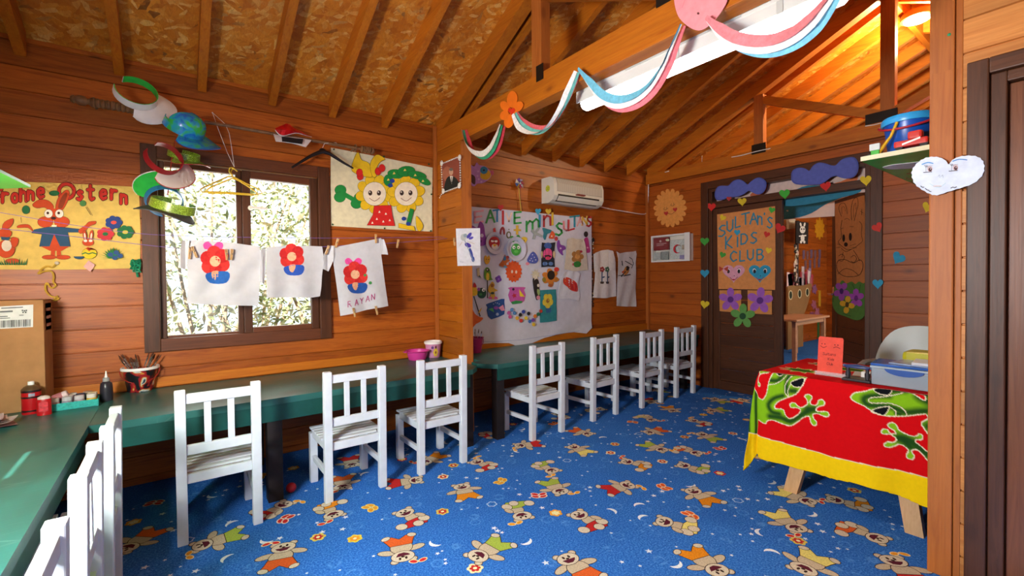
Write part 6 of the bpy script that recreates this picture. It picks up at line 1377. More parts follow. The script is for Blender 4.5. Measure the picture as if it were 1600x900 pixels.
pflower(1160.5, 494, 19, '#5f9a4a', '#1d4a2a', 'green paper flower below the two purple ones on the door', cdl(.006), rot=-PI/2+.05)
HX = lambda x, y: onX(4.6735, x, y)
HP = [(1111.5,324,'#d02a26',.0,'red','left end of the transom rail',4.682),(1159.5,316,'#d8c02a',-.05,'yellow','transom rail under the left cloud',4.682),(1226,304,'#3fae3a',-.1,'green','middle of the transom rail',4.682),(1290,292,'#d02a26',-.1,'red','transom rail under the right cloud',4.682),(1353,283,'#e0c82a',-.1,'yellow','right end of the transom rail',4.674),
      (1139,311,'#b03a3a',0,'small dull red','bottom of the left cloud',4.66),(1218,358,'#c82a2a',.45,'red','right stile of the closed door leaf',4.704),(1101,378,'#3f9a3a',0,'green','left door post, topmost',4.674),(1101,428,'#2f93b8',0,'blue','left door post, middle',4.674),(1101,476.5,'#d8c02a',.15,'yellow','left door post, lowest',4.674),
      (1371.5,356.5,'#d03a30',-.5,'red','right door post, upper',4.674),(1371.5,444.5,'#2f9ac0',0,'blue','right door post, lower',4.674),(1403,404.5,'#2f93b8',.55,'big blue','plank wall right of the doorway',4.699),(1449,325,'#e0c42a',.35,'yellow','plank wall just left of the big pine post',4.699)]
for x, y, c, r, cn, wh, xx in HP:
    a = Art(lambda u, v: onX(xx-.0004, u, v), NF); s_ = {'big blue': 21, 'yellow': 18}.get(cn, 17) if x > 1200 else (14 if 'small' not in cn else 8)
    a.back(heart(x, y, s_, s_*.92, r), pm(c, .7, .06, 30, name='heart_paper'), .0035); a.poly(heart(x, y, s_*.97, s_*.9, r), c)
    tag(a.build('paper_heart'), '%s paper heart on the %s' % (cn, wh), 'paper heart', 'paper hearts round the far doorway')
# painted panel in the transom and cut-out clouds
def sky(a):
    a.poly(smooth([(1198,318),(1215,308),(1240,298),(1262,290),(1300,290),(1340,286),(1344,300),(1300,312),(1240,322)], True, 3), '#2f7f9c'); a.poly(smooth([(1300,288),(1322,280),(1333,262),(1340,268),(1338,284),(1318,291)], True, 3), '#dd7a4a'); a.poly(smooth([(1172,306),(1180,297),(1190,286),(1198,276),(1200,290),(1192,306)], True, 3), '#c86a48')
flat('painted_panel', lambda x, y: onX(4.80, x, y), NF, [(1117,290),(1354,239),(1354,300),(1117,324)], '#dfc4bc', sky, 'pale pink painted panel with a blue wave filling the transom', 'painted panel', None, .004)
for pts, lab in (([(1117,300),(1121,292),(1129,290),(1138,290),(1145,283),(1154,280),(1162,283),(1168,288),(1174,283),(1182,278),(1190,278),(1197,284),(1197,293),(1192,301),(1184,304),(1176,301),(1170,298),(1163,303),(1154,307),(1146,308),(1139,308),(1130,312),(1121,313),(1117,308)], 'violet blue paper cloud at the left of the transom'),
                 ([(1236,278),(1238,267),(1247,262),(1257,263),(1264,267),(1270,259),(1279,254),(1289,255),(1298,258),(1306,258),(1314,250),(1324,246),(1335,246),(1341,254),(1341,266),(1336,275),(1326,279),(1315,278),(1306,275),(1298,277),(1291,283),(1281,288),(1270,289),(1258,289),(1244,288),(1238,284)], 'violet blue paper cloud at the right of the transom')):
    a = Art(lambda x, y: onX(4.667, x, y), NF); a.back(smooth(pts, True, 3), '#4a56a0', .003); q = smooth(pts, True, 3); cx = sum(p[0] for p in q)/len(q); cy = sum(p[1] for p in q)/len(q)
    a.poly([(cx+(x-cx)*.95, cy+(y-cy)*.92) for x, y in q], '#5663b4'); o = a.build('paper_cloud'); tag(o, lab, 'paper cloud', 'paper clouds over the far doorway')
# open leaf: rabbit drawing and flower picture
lp = lambda x, y: onleaf(x, y, .0015)
def rabbit(a):
    K = '#2c1c12'
    L = lambda pts, w_=.7, cl=False: a.line(smooth(pts, cl, 4), w_, K)
    L([(1315,338),(1311,328),(1312,320),(1318,317),(1322,322),(1324,334)]); L([(1316,334),(1315,325),(1319,323),(1321,330)], .5); L([(1331,344),(1330,328),(1333,313),(1339,309),(1341,318),(1338,332),(1335,345)]); L([(1334,340),(1334,325),(1337,317),(1338,327)], .5)
    L([(1316,344),(1314,356),(1315,370),(1310,378),(1315,384),(1324,390),(1334,388),(1342,382),(1348,376),(1346,366),(1347,352),(1343,346)]); L([(1320,343),(1324,341),(1328,344)], .5)
    a.poly(circ(1318.5, 372, 2.2, 12, 6), '#17100c'); a.poly(circ(1329, 370, 2.4, 12, 6.4), '#17100c'); a.poly(circ(1322, 382, 3, 12, 3.4), '#17100c')
    L([(1314,358),(1318,356)], .6); L([(1328,354),(1334,354)], .6); L([(1315,388),(1322,393),(1330,390)]); 
    for pts in ([(1314,383),(1308,381)], [(1314,386),(1307,387)], [(1328,384),(1338,381)], [(1328,386),(1339,387)]): L(pts, .45)
    L([(1311,400),(1316,397),(1320,402),(1316,408),(1311,406)]); L([(1330,402),(1335,399),(1339,404),(1335,410),(1330,408)]); L([(1308,412),(1312,406),(1322,406),(1334,411),(1344,406),(1349,412),(1347,424),(1340,431),(1322,432),(1311,426),(1308,418)], .8, True); L([(1310,428),(1320,420),(1332,422),(1342,430)]); L([(1318,394),(1316,402)], .6); L([(1334,391),(1340,400),(1344,408)], .6); L([(1345,330),(1350,333)], .5); L([(1347,327),(1347,336)], .5)
a = Art(lp, LEAF_N); a.back([(1304.5,319),(1327,312),(1350.5,305),(1352,340),(1351,372),(1352.5,410),(1352,445),(1330,449),(1307,446),(1306,400),(1305,350)], '#b8743e', .002); rabbit(a); tag(a.build('rabbit_drawing'), 'brown paper with a black outline rabbit on the open door leaf', 'drawing')
lq = lambda x, y: onleaf(x, y, .006); a = Art(lq, LEAF_N)
a.back(smooth([(1303,454),(1305,446),(1311,444),(1316,438),(1322,443),(1330,440),(1336,444),(1342,440),(1348,443),(1354,442),(1355,458),(1353,480),(1350,494),(1342,500),(1332,499),(1320,494),(1309,490),(1302,480),(1300,466)], True, 3), '#4a7a34', .003)
for (cx, cy, R, c1, c2, n, rt) in ((1315,455,13,'#9a4aa8','#3a1a6a',5,.3),(1338,466,13,'#a04ab0','#6a2a80',5,.9),(1324,476,12,'#d8a82a','#4a3a1a',4,.2)):
    for i in range(n): an = rt+2*PI*i/n; a.poly(circ(cx+R*.55*math.cos(an), cy+R*.72*math.sin(an), R*.44, 14, R*.36, an), c1)
    a.poly(circ(cx, cy, R*.24, 12, R*.36), c2)
for (x0, y0, x1, y1) in ((1332,444,1336,452),(1345,445,1343,455),(1318,490,1330,494)): a.line([(x0,y0),(x1,y1)], 1, '#2f5a24')
tag(a.build('flower_picture'), 'green cut paper with purple and yellow flowers on the open leaf', 'picture')
# ================================================================== hall seen through the doorway
bn = empty('ceiling_banner', (5.25, 2.0, 2.0), 'wide pale and blue painted cloth hung across the hall behind the transom', 'banner'); q0 = Vector(bn.location)
c = Cloth(lambda x, y: Vector((5.25, x, y))-q0, NF, lambda x, y: .03*math.sin(x*5+y*3), .09)
c.sheet([(.85,1.80),(1.25,1.80),(1.6,1.79),(2.0,1.81),(2.6,1.83),(3.2,1.84),(3.2,2.34),(.85,2.34)], pm('#cfc0ba', .8, .06, 8, name='painted_cloth')); c.poly(smooth([(3.19,1.85),(2.6,1.84),(2.1,1.82),(1.9,1.85),(1.75,1.93),(1.5,2.02),(1.9,2.06),(2.5,2.02),(3.19,2.05)], True, 3), '#1f6f94'); c.poly(smooth([(1.5,1.84),(1.25,1.86),(.95,1.95),(1.1,2.05),(1.35,1.97)], True, 3), '#d89a80'); c.mb.build('cloth', None, bn)
m = MB(); m.tube([(0, -1.2, .34), (0, 1.25, .34)], .008, WOODR, 8); m.build('rail', None, bn)
m = MB(); 
for y in (-1.1, 1.1): m.tube([(0, y, .34), (0, y, zroof(2.0+y)-.0)if False else (0, y, zroof(2.0+y)-2.0-.001)], .003, WHT, 6)
m.build('cord', None, bn)
bt = empty('cardboard_ship', (8.4, 3.34, 0), 'brown cardboard pirate ship front with three portholes in the hall', 'cardboard ship'); q0 = Vector(bt.location); SHIP = pm('#8f6a40', .8, .1, 4, name='painted_card')
by = lambda x, y, d=3.30: onY(d, x, y)-q0
m = MB(); out = smooth([(1231,447),(1240,446),(1255,446),(1268,443),(1267,455),(1264,468),(1260,482),(1255,494)], False, 3); zlow = Vector((0,0,.0))
P_ = [by(x, y) for x, y in out]; P_ = [P_[0]]+P_[1:]+[Vector((P_[-1].x, P_[-1].y, 0)), Vector((P_[0].x, P_[0].y, 0))]
m.prism(P_, (0,-1,0), .03, SHIP); m.build('hull', None, bt)
for (x, y, rx, ry) in ((1235.5,461,3.1,7.6),(1249.5,459,3.0,7.2),(1261.5,456.5,2.8,6.8)):
    a = Art(lambda u, v: onY(3.299, u, v)-q0, NW); a.back(circ(x, y, rx, 20, ry), '#d8cfa8', .006); a.poly(circ(x, y, rx*.72, 18, ry*.8), '#23301f'); a.build('porthole', bt)
m = MB(); m.tube([by(1244.5, 446, 3.32), by(1245.5, 345, 3.32)], .03, DKW, 8); m.build('mast', None, bt)
rr = random.Random(12); m = MB()
for i in range(22):
    p_ = by(1231+i*1.75, 446.5, 3.318); m.box(tuple(p_+Vector((-.05,-.01,-.02))), tuple(p_+Vector((.05,.0,rr.uniform(.12,.34)))), pm(rr.choice(('#c8b8c0','#b86a7a','#d8d0d0','#8a7aa0','#a83a4a','#e0c8d0')), .7, .1, 20, name='paper_strip'), rot=(0, rr.uniform(-.25,.25), 0))
m.build('paper_crew', None, bt)
a = Art(lambda u, v: onY(3.28, u, v)-q0, NW); a.back([(1244.5,345),(1263.5,348),(1262.5,381.5),(1244,380)], '#1c1d1f', .01)
a.poly(circ(1254, 359, 4.4, 16, 5.6), '#dfdcd6'); a.poly(circ(1254, 372, 3, 14, 5.5), '#dfdcd6'); a.poly(circ(1251, 351, 1.4, 10, 3.4, -.2), '#dfdcd6'); a.poly(circ(1257, 351, 1.4, 10, 3.4, .2), '#dfdcd6'); a.poly(circ(1252.4, 358, 1.1, 8, 1.4), '#1c1d1f'); a.poly(circ(1256, 358, 1.1, 8, 1.4), '#1c1d1f'); a.line([(1249,369),(1259,368)], 2, '#dfdcd6')
for q in (1251.5, 1256.5): a.poly(circ(q, 378, 1.8, 10, 2.4), '#dfdcd6')
a.build('flag', bt)
m = MB(); rr = random.Random(14)
for i in range(40): p_ = by(1244.5+rr.uniform(-3,2.5), 384+i*1.55, 3.27); m.ball(p_, (rr.uniform(.02,.05), .015, rr.uniform(.02,.045)), pm(rr.choice(('#d8d0c0','#2a2422','#8a7a5a','#c8a8a0','#3a2a24')), .7, name='paper_scrap'), 6)
m.build('garland', None, bt)
a = Art(cw(.01), NW); a.back(star_spikes(1281, 357, 6, 8.2, 10, 2.2), pm('#d89a1a', .6, .06, 20, name='sun_paper'), .02); tag(a.build('paper_sun'), 'small yellow spiky paper sun on the hall wall', 'paper sun')
for i, (x, y) in enumerate(((1256,398),(1262,399),(1268,397),(1274,398),(1281,397),(1259,414),(1266,413),(1273,412),(1280,411))):
    a = Art(cw(.008), NW); a.back([(x-1.6,y-7),(x+1.8,y-7),(x+1.4,y+6),(x-1.3,y+7)], pm(('#6a5a7a','#7a5a62')[i % 2], .7, .1, 20, name='cut_paper'), .01); tag(a.build('paper_cutout'), 'dull violet paper cutout in the rows on the hall wall', 'paper cutout', 'violet cutouts on the hall wall')
for i, (x, y, c1) in enumerate(((1273,452,'#8a5a8a'),(1272,476,'#a8607a'),(1281,466,'#c8a02a'),(1269,494,'#8a4a6a'),(1284,498,'#9a5a7a'),(1279,515,'#2f6a34'),(1277,488,'#b06a86'))):
    a = Art(cw(.008), NW); a.back(flower_outline(x, y, 4, 5, i*.5, .4, 4, 2.0) if i not in (2, 5) else [(x-1.4,y-12),(x+1.6,y-12),(x+1.4,y+13),(x-1.4,y+12)], pm(c1, .7, .1, 20, name='cut_paper'), .01); tag(a.build('paper_cutout'), ['purple paper blossom beside the ship, topmost','mauve paper blossom beside the ship, second from top','yellow paper strip beside the ship','dark mauve paper blossom low beside the ship','rose paper blossom at lower right by the ship','green paper stem low on the hall wall','pink paper blossom between ship and yellow strip'][i], 'paper cutout')
a = Art(lambda x, y: onY(3.46, x, y), NW); a.back([(1232,337),(1235,335),(1241,336),(1243,341),(1242.5,357),(1233,358)], '#cfc8b8', .05); a.poly([(1233.5,345),(1241.5,345.5),(1241.5,352),(1233.5,352)], '#e8e0c8'); tag(a.build('wall_lamp'), 'cream wall lamp box high on the hall wall left of the flag', 'wall lamp')
st = empty('hall_table', (7.35, 2.92, 0), 'small pale wooden table just inside the hall', 'table'); PW = wood('pale_wood', '#b98a6a', '#c99a78', '#8a6248', 3.0, -1.0, 'X', .5, tint=.1, knots=.2)
TT = [onZ(.62, x, y)-Vector(st.location) for x, y in ((1219,501),(1277,502),(1268,508.5),(1215,510))]; zt_ = .62
m = MB(); m.box((-.55,-.28,.59), (.62,.22,.62), PW, bev=.005); m.build('tabletop', None, st)
for (x, y) in ((-.47,-.22),(.54,-.22),(-.47,.16),(.54,.16)): m = MB(); m.box((x-.025,y-.025,0), (x+.025,y+.025,.589), PW, bev=.004); m.build('leg', None, st)
m = MB(); m.box((-.47,-.235,.53), (.54,-.215,.589), PW); m.build('apron', None, st)
# ceiling lamp of the hall
cl = empty('ceiling_lamp', (5.12, 1.06, zroof(1.06)-.131), 'small round lit lamp under the hall ridge, right of the far post', 'lamp'); 
OR_ = pm('#b8622a', .4, .1, 10, name='lamp_ring')
m = MB(); m.lathe([(0,-.001),(.10,-.001),(.11,-.02),(.11,-.055),(.095,-.06),(.09,-.03),(0,-.03)], OR_, 24); m.build('ring', None, cl)
em2 = NT('lit_shade'); em2.b.inputs['Base Color'].default_value = (.9, .85, .75, 1); em2.b.inputs['Emission Color'].default_value = (1, .82, .55, 1); em2.b.inputs['Emission Strength'].default_value = 6.0
m = MB(); m.lathe([(0,-.085),(.05,-.082),(.085,-.068),(.092,-.045),(.088,-.032),(0,-.032)], em2.m, 24); m.build('shade', None, cl)
pl = bpy.data.lights.new('ceiling_lamp_glow', 'POINT'); pl.energy = 120; pl.color = (1, .76, .42); pl.shadow_soft_size = .08
po = bpy.data.objects.new('ceiling_lamp_glow', pl); po.location = (0, 0, -.20); COL.objects.link(po); po.parent = cl
# ================================================================== desk with the frog cloth
ZT = .652; DX0, DX1, DY0, DY1 = 2.745, 3.42, .30, 1.262
dk = empty('desk', ((DX0+DX1)/2, (DY0+DY1)/2, 0), 'low wooden desk with splayed legs under the frog cloth', 'desk'); q0 = Vector(dk.location); LW = wood('light_plywood', '#bf9464', '#cda273', '#94693f', 3.0, -1.0, 'Z', .45, tint=.1, knots=.15)
m = MB(); m.box((DX0+.015-q0.x, DY0+.012-q0.y, ZT-.035), (DX1-.012-q0.x, DY1-.015-q0.y, ZT-.006), LW, bev=.003); m.build('tabletop', None, dk)
for (p0, p1) in (((2.765, 1.10, 0), (2.86, .98, ZT-.036)), ((2.75, .565, 0), (2.86, .68, ZT-.036)), ((3.38, 1.10, 0), (3.28, .98, ZT-.036)), ((3.38, .565, 0), (3.28, .68, ZT-.036))):
    m = MB(); a0, b0 = Vector(p0)-q0, Vector(p1)-q0; d = (b0-a0); w2_ = .034; t2_ = .022
    vs = [Vector((a0.x+sx*t2_, a0.y+sy*w2_, 0)) for sx, sy in ((-1,-1),(1,-1),(1,1),(-1,1))]+[Vector((b0.x+sx*t2_, b0.y+sy*w2_*1.25, b0.z)) for sx, sy in ((-1,-1),(1,-1),(1,1),(-1,1))]
    m.add(vs, [(0,3,2,1),(4,5,6,7),(0,1,5,4),(1,2,6,5),(2,3,7,6),(3,0,4,7)], LW); m.build('leg', None, dk)
def inpoly(P, poly):
    x, y = P[:, 0], P[:, 1]; r = np.zeros(len(P), bool); n = len(poly); j = n-1
    for i in range(n):
        (xi, yi), (xj, yj) = poly[i], poly[j]
        if yi != yj: r ^= ((yi > y) != (yj > y)) & (x < (xj-xi)*(y-yi)/(yj-yi)+xi)
        j = i
    return r
def dseg(P, pts, closed=True):
    d = np.full(len(P), 9.0); n = len(pts)
    for i in range(n if closed else n-1):
        a, b = np.array(pts[i]), np.array(pts[(i+1) % n]); ab = b-a; L2 = ab@ab
        if L2 < 1e-14: continue
        t = np.clip(((P-a)@ab)/L2, 0, 1); q = P-(a+t[:, None]*ab); d = np.minimum(d, np.hypot(q[:, 0], q[:, 1]))
    return d
def frogcloth():
    OF_, OL_ = .52, .50                                       # overhang at the front and at the left end
    ST = .0036
    us = np.arange(DY1+OL_, DY0-.10, -ST); vs_ = np.arange(-(DX1-DX0), OF_+1e-6, ST)   # u: along the desk, v: from the back edge to the front hem
    nu, nv = len(us), len(vs_); U, V_ = np.meshgrid(us, vs_, indexing='ij'); rad = .012
    a = np.maximum(U-DY1, 0); b = np.maximum(V_, 0); rr_ = np.hypot(a, b); ph = np.arctan2(b, a+1e-9)
    X_ = np.where(V_ > 0, DX0, DX0-V_); Y_ = np.where(U > DY1, DY1, U)
    hem = .515+.012*np.sin((DY1-U)*9)
    corner = (a > 0) & (b > 0)
    drop = np.where(corner, np.power(a**3.2+b**3.2, 1/3.2)*(1+.16*np.sin(2*ph)**2), rr_)
    fall = np.clip(drop/.06, 0, 1)
    fold_f = (.010*np.sin((DY1-U)*16+.6)+.006*np.sin((DY1-U)*37))*np.clip(drop/.5, 0, 1)
    off_f = np.where(b > 0, .010*fall+.018*drop+fold_f, 0); off_l = np.where(a > 0, .010*fall+.05*drop+.014*np.sin(V_*17)*np.clip(drop/.4, 0, 1), 0)
    flare = .075*np.sin(2*ph)**2*np.clip(drop/.45, 0, 1)
    X_ = X_-np.where(corner, off_f*np.sin(ph)**.7+flare*.75*np.sin(ph), off_f); Y_ = Y_+np.where(corner, off_l*np.cos(ph)**.7+flare*.55*np.cos(ph), off_l)
    Z_ = ZT-np.maximum(drop-.006, 0)*.985; Z_ = np.maximum(Z_, .006)
    # ---- the printed pattern, in metres on the cloth
    P = np.stack([U.ravel(), V_.ravel()], 1); col = np.tile(np.array(rgb('#d0060e')), (len(P), 1))
    def Tr(pts): 
        out = []
        for x, y in pts:
            p = onX(DX0-.02, x, y); out.append((p.y, max(ZT-p.z, -.30)))
        return out
    z1 = lambda x, y: (1160+x/5.293, 540+y/5.293); z2 = lambda x, y: (1160+x/5.293, 680+y/5.293)
    LG, DG, CR_, BK, YE = (np.array(rgb(c_)) for c_ in ('#83b818', '#1a4416', '#e6d9b6', '#0e1014', '#f3c80a'))
    def paint(mask, c_, k=1.0): 
        k = np.broadcast_to(np.asarray(k, float), (len(P),)); col[mask] = col[mask]*(1-k[mask, None])+c_*k[mask, None]
    def frog(poly, darks, eyes, lines, holes=()):
        q = smooth(poly, True, 4); ins = inpoly(P, q)
        for h in holes: ins &= ~inpoly(P, smooth(h, True, 4))
        paint(ins, LG)
        for st_, w_ in darks:
            d = dseg(P, smooth(st_, False, 3), False); paint(ins, DG, np.clip(1.25-d/w_, 0, 1)*.97)
        for e_ in eyes:
            s_ = smooth(e_, True, 4); paint(inpoly(P, s_), BK); paint(dseg(P, s_) < .002, CR_)
        for l_ in lines: paint(ins & (dseg(P, smooth(l_, False, 4), False) < .0019), CR_)
        paint(dseg(P, q) < .0024, CR_)
        for h in holes: paint(dseg(P, smooth(h, True, 4)) < .0022, CR_)
    t1 = lambda pts: Tr([z1(*p) for p in pts]); t2 = lambda pts: Tr([z2(*p) for p in pts])
    lf = t1([(262,214),(330,212),(430,214),(512,250),(503,310),(468,380),(430,420),(375,443),(310,470),(272,500),(268,535),(330,545),(352,592),(388,622),(440,600),(476,562),(468,540),(440,530),(402,530),(388,508),(405,488),(435,495),(462,522),(500,525),(533,495),(525,460),(508,437),(530,420),(560,428),(568,450),(553,478),(562,502),(592,512),(615,497),(622,472),(650,463),(674,482),(668,508),(638,517),(608,535),(605,560),(640,565),(690,563),(713,585),(700,606),(660,600),(618,583),(577,586),(582,622),(607,655),(600,680),(575,678),(556,645),(548,608),(518,605),(480,628),(430,665),(385,682),(320,662),(250,632),(205,640),(188,662)])
    lf += [(DY1+.03, .30), (DY1+.10, .44), (DY1+.26, .50), (DY1+.34, .30), (DY1+.30, .02), (DY1+.16, -.10), (DY1+.06, .10)]
    lf += t1([(150,458),(190,430),(205,370),(217,300),(240,245)])
    frog(lf, [(t1([(545,545),(590,545)]), .030), (t1([(530,560),(470,600),(390,645),(320,615),(230,600)]), .022), (t1([(330,430),(260,450),(215,500),(240,560),(300,580)]), .016), (t1([(330,235),(290,300),(225,300)]), .018), (t1([(400,235),(360,300),(360,400)]), .016), (t1([(400,390),(430,390)]), .020), ([(DY1+.05, .12), (DY1+.10, .28), (DY1+.08, .40)], .035), ([(DY1+.24, .05), (DY1+.27, .3)], .04)],
         [t1([(260,216),(345,216),(325,250),(298,266),(270,245)]), t1([(393,318),(450,292),(500,285),(487,352),(430,355),(405,342)])], [t1([(205,335),(265,330),(330,290),(375,222)]), t1([(478,220),(400,265),(352,330),(348,405),(380,443)]), t1([(393,335),(370,390),(380,440)])])
    rf = t1([(898,430),(920,408),(1000,395),(1080,373),(1150,351),(1225,352),(1330,368),(1440,392),(1540,385),(1700,420),(1750,520),(1700,600),(1600,640),(1570,700),(1600,790),(1680,860),(1690,920)])+t1([(1560,800),(1540,760),(1500,705),(1478,665),(1500,640),(1532,622),(1525,595),(1490,585),(1340,603),(1180,600),(1080,565),(1000,515),(930,482),(893,452)])
    frog(rf, [(t1([(1200,432),(1040,435),(1000,465),(1045,510),(1200,520),(1330,570)]), .020), (t1([(1540,420),(1450,440),(1540,490)]), .024), (t1([(1380,570),(1480,560),(1600,560)]), .022), (t1([(1240,390),(1330,385)]), .022), (t1([(1540,690),(1640,760)]), .03), (t1([(1265,580),(1300,585)]), .010)],
         [t1([(1078,382),(1150,353),(1210,354),(1225,395),(1195,428),(1130,418)]), t1([(1060,560),(1110,535),(1195,521),(1205,545),(1165,597),(1100,580)])], [t1([(1360,385),(1280,420),(1160,440),(1060,448),(1040,472),(1070,492),(1200,494),(1290,520),(1340,560),(1355,600)]), t1([(1205,520),(1260,560),(1265,600)]), t1([(1222,356),(1226,395)])],
         [t1([(1360,385),(1420,385),(1480,410),(1510,455),(1495,470),(1440,440)])])
    ft = t1([(1700,960),(1560,920),(1530,900),(1470,850),(1425,815),(1440,800),(1478,798),(1487,770),(1462,750),(1436,768),(1400,772),(1340,750),(1290,722),(1264,672),(1225,657),(1198,672),(1206,696),(1246,722),(1262,748),(1238,752),(1215,745),(1195,717),(1160,711),(1145,735),(1165,752),(1218,757),(1262,790),(1262,815),(1230,824),(1195,818),(1168,840),(1185,862),(1232,862),(1292,840),(1345,866),(1368,895)])+t2([(1350,190),(1364,218),(1400,224),(1420,200),(1397,165),(1402,145),(1445,145),(1500,195),(1560,260),(1700,330)])
    frog(ft, [(t1([(1290,790),(1400,820),(1500,900),(1600,960)]), .034), (t1([(1330,800),(1380,860)]), .024)], [], [])
    tf = t1([(110,300),(135,250),(128,232),(150,205),(190,200),(210,215),(195,240),(150,245),(120,270),(125,310),(143,330),(135,350),(112,335)]); frog(tf, [], [], [])
    # frogs lying on the top of the desk
    for (u0, v0, s_, an) in ((1.12, -.20, .10, .4), (.95, -.44, .11, 2.0), (1.10, -.50, .08, .9)):
        pts = []; 
        for i in range(20): t = 2*PI*i/20; r_ = s_*(1.0 if i % 2 else .55); pts.append((u0+r_*math.cos(t+an)*1.2, v0+r_*math.sin(t+an)*.8))
        frog(pts, [([(u0-.03, v0), (u0+.04, v0)], .04)], [], [])
    Ur, Vr = P[:, 0], P[:, 1]; dr = drop.ravel(); yb = .385+.012*np.sin((DY1-Ur)*5)
    border = (dr > yb); paint(border, YE); paint(np.abs(dr-yb) < .0021, CR_)
    # ---- mesh
    idx = np.arange(nu*nv).reshape(nu, nv); hemline = np.where(U <= DY1, np.where(V_ > 0, hem, 1), np.where(V_ > 0, .50+.11*np.sin(2*ph)**2, .50))
    ok = (drop <= hemline)
    fq = np.stack([idx[:-1, :-1], idx[1:, :-1], idx[1:, 1:], idx[:-1, 1:]], -1).reshape(-1, 4); okf = ok.ravel()[fq].all(1); fq = fq[okf]
    used = np.unique(fq); mp = -np.ones(nu*nv, int); mp[used] = np.arange(len(used)); fq = mp[fq]
    co = np.stack([X_.ravel(), Y_.ravel(), Z_.ravel()+.0015], 1)[used]; cl_ = col[used]
    c0 = np.array(((DX0+DX1)/2, (DY0+DY1)/2, 0.0)); co = co-c0
    me = bpy.data.meshes.new('tablecloth'); me.vertices.add(len(co)); me.vertices.foreach_set('co', co.astype(np.float32).ravel()); me.loops.add(fq.size); me.loops.foreach_set('vertex_index', fq.ravel().astype(np.int32)); me.polygons.add(len(fq)); me.polygons.foreach_set('loop_start', np.arange(0, fq.size, 4, dtype=np.int32)); me.polygons.foreach_set('use_smooth', np.ones(len(fq), bool))
    me.update(calc_edges=True); at_ = me.color_attributes.new('dye', 'FLOAT_COLOR', 'POINT'); at_.data.foreach_set('color', np.concatenate([cl_, np.ones((len(cl_), 1))], 1).astype(np.float32).ravel())
    t = NT('printed_cotton'); at2 = t.n('ShaderNodeVertexColor', layer_name='dye'); g = t.n('ShaderNodeTexCoord').outputs['Object']; wv = t.noise(g, 900, 2)
    t.bump(wv, .1, .001); colr = t.mix(1.0, at2.outputs[0], t.ramp(t.noise(g, 60, 2), [(.3, .93), (.7, 1.0)]), 'MULTIPLY'); me.materials.append(t.out(colr, .85, .1))
    o = bpy.data.objects.new('tablecloth', me); COL.objects.link(o); o.location = c0
    sd = o.modifiers.new('thickness', 'SOLIDIFY'); sd.thickness = .0012; sd.offset = 0
    return tag(o, 'red cloth with green frogs and yellow hem draped over the desk', 'tablecloth')
frogcloth()
# things on the desk (front edge nearest the camera)
ZD = ZT+.004
def ond(x, y, z=ZD): p = onZ(z, x, y); return Vector((p.x, p.y, z))
e = empty('sign_holder', ond(1298, 588)+Vector((.03, 0, 0)), 'clear stand holding an orange handwritten card on the desk', 'sign holder'); q0 = Vector(e.location)
CLR = NT('clear_acrylic'); CLR.b.inputs['Base Color'].default_value = (.86,.86,.88,1); CLR.b.inputs['Roughness'].default_value = .08; CLR.b.inputs['Alpha'].default_value = .28
fa_ = lambda u, v: Vector((.012+v*.16, .075*0+u*.075, v*.19+.012))   # card plane leaning back
m = MB(); m.box((-.035,-.075,0), (.045,.075,.004), CLR.m); m.box((-.035,-.075,.004), (-.031,.075,.022), CLR.m); m.box((.041,-.075,.004), (.045,.075,.018), CLR.m); m.build('base', None, e)
kx = onX(q0.x+.012, 1277, 527); top = onX(q0.x+.02, 1296, 527).z-q0.z; yl, yr = onX(q0.x+.012, 1277.5, 550).y-q0.y, onX(q0.x+.012, 1316.5, 550).y-q0.y
cv = lambda u, v: Vector((.004+.024*v, yl+(yr-yl)*u, .006+(top-.006)*v)); nn = Vector((-1, 0, .15)).normalized()
a = Art(cv, nn); R_ = .05; a.back([(0,0),(1,0),(1,.96),(.96,1),(.04,1),(0,.96)], '#e8503c', .002)
for cx in (.22, .74):
    for q in (-.07, .05): a.poly(circ(cx+q, .80, .026, 8, .018), '#7a1c1c')
a.line(smooth([(.10,.74),(.22,.70),(.34,.74)], False, 4), .016, '#7a1c1c'); a.line(smooth([(.62,.72),(.74,.75),(.88,.71)], False, 4), .016, '#7a1c1c')
def hand(s_, x0, y0, x1, h, c_='#8c2a24'):
    W_ = 0
    cvv = lambda p, q: (x0+(x1-x0)*p/ (len(s_)*.62), y0-h*(q-1))
    x = 0
    for ch in s_:
        wm = 0
        for st in GL[ch]:
            a.line([cvv(x+p, q) for p, q in st], .012, c_); a.k -= a.step*.8; wm = max(wm, max(p for p, q in st))
        x += wm+.12
hand('Sultans', .2, .50, .86, .07); hand('Kids', .42, .37, .75, .065); hand('Club', .38, .24, .72, .065); a.build('card', e)
e = empty('hole_punch', ond(1338, 596)+Vector((.03, .0, 0)), 'dark blue metal hole punch on the desk beside the orange card', 'hole punch'); NB_ = pm('#2a3a6a', .35, .1, 20, name='navy_enamel'); DS = pm('#4a4a4e', .35, metal=.6, name='dark_steel')
m = MB(); m.box((-.045,-.062,0), (.055,.062,.012), pm('#26262a', .5, name='black_base'), bev=.004); m.build('base', None, e)
m = MB(); pr = [(-.02,.070),(-.022,.058),(.0,.088),(.03,.092),(.045,.03),(.052,.014),(.04,.014),(.028,.06),(.0,.072)]
m.tube([(-.025, -.055, .075), (-.02, 0, .082), (-.025, .055, .075)], .007, NB_, 8); m.tube([(-.02, .055, .076), (.02, .056, .07), (.045, .052, .016)], .008, NB_, 8); m.tube([(-.02, -.055, .076), (.02, -.056, .07), (.045, -.052, .016)], .008, NB_, 8); m.box((-.03,-.05,.066), (.015,.05,.078), NB_, bev=.003); m.build('lever', None, e)
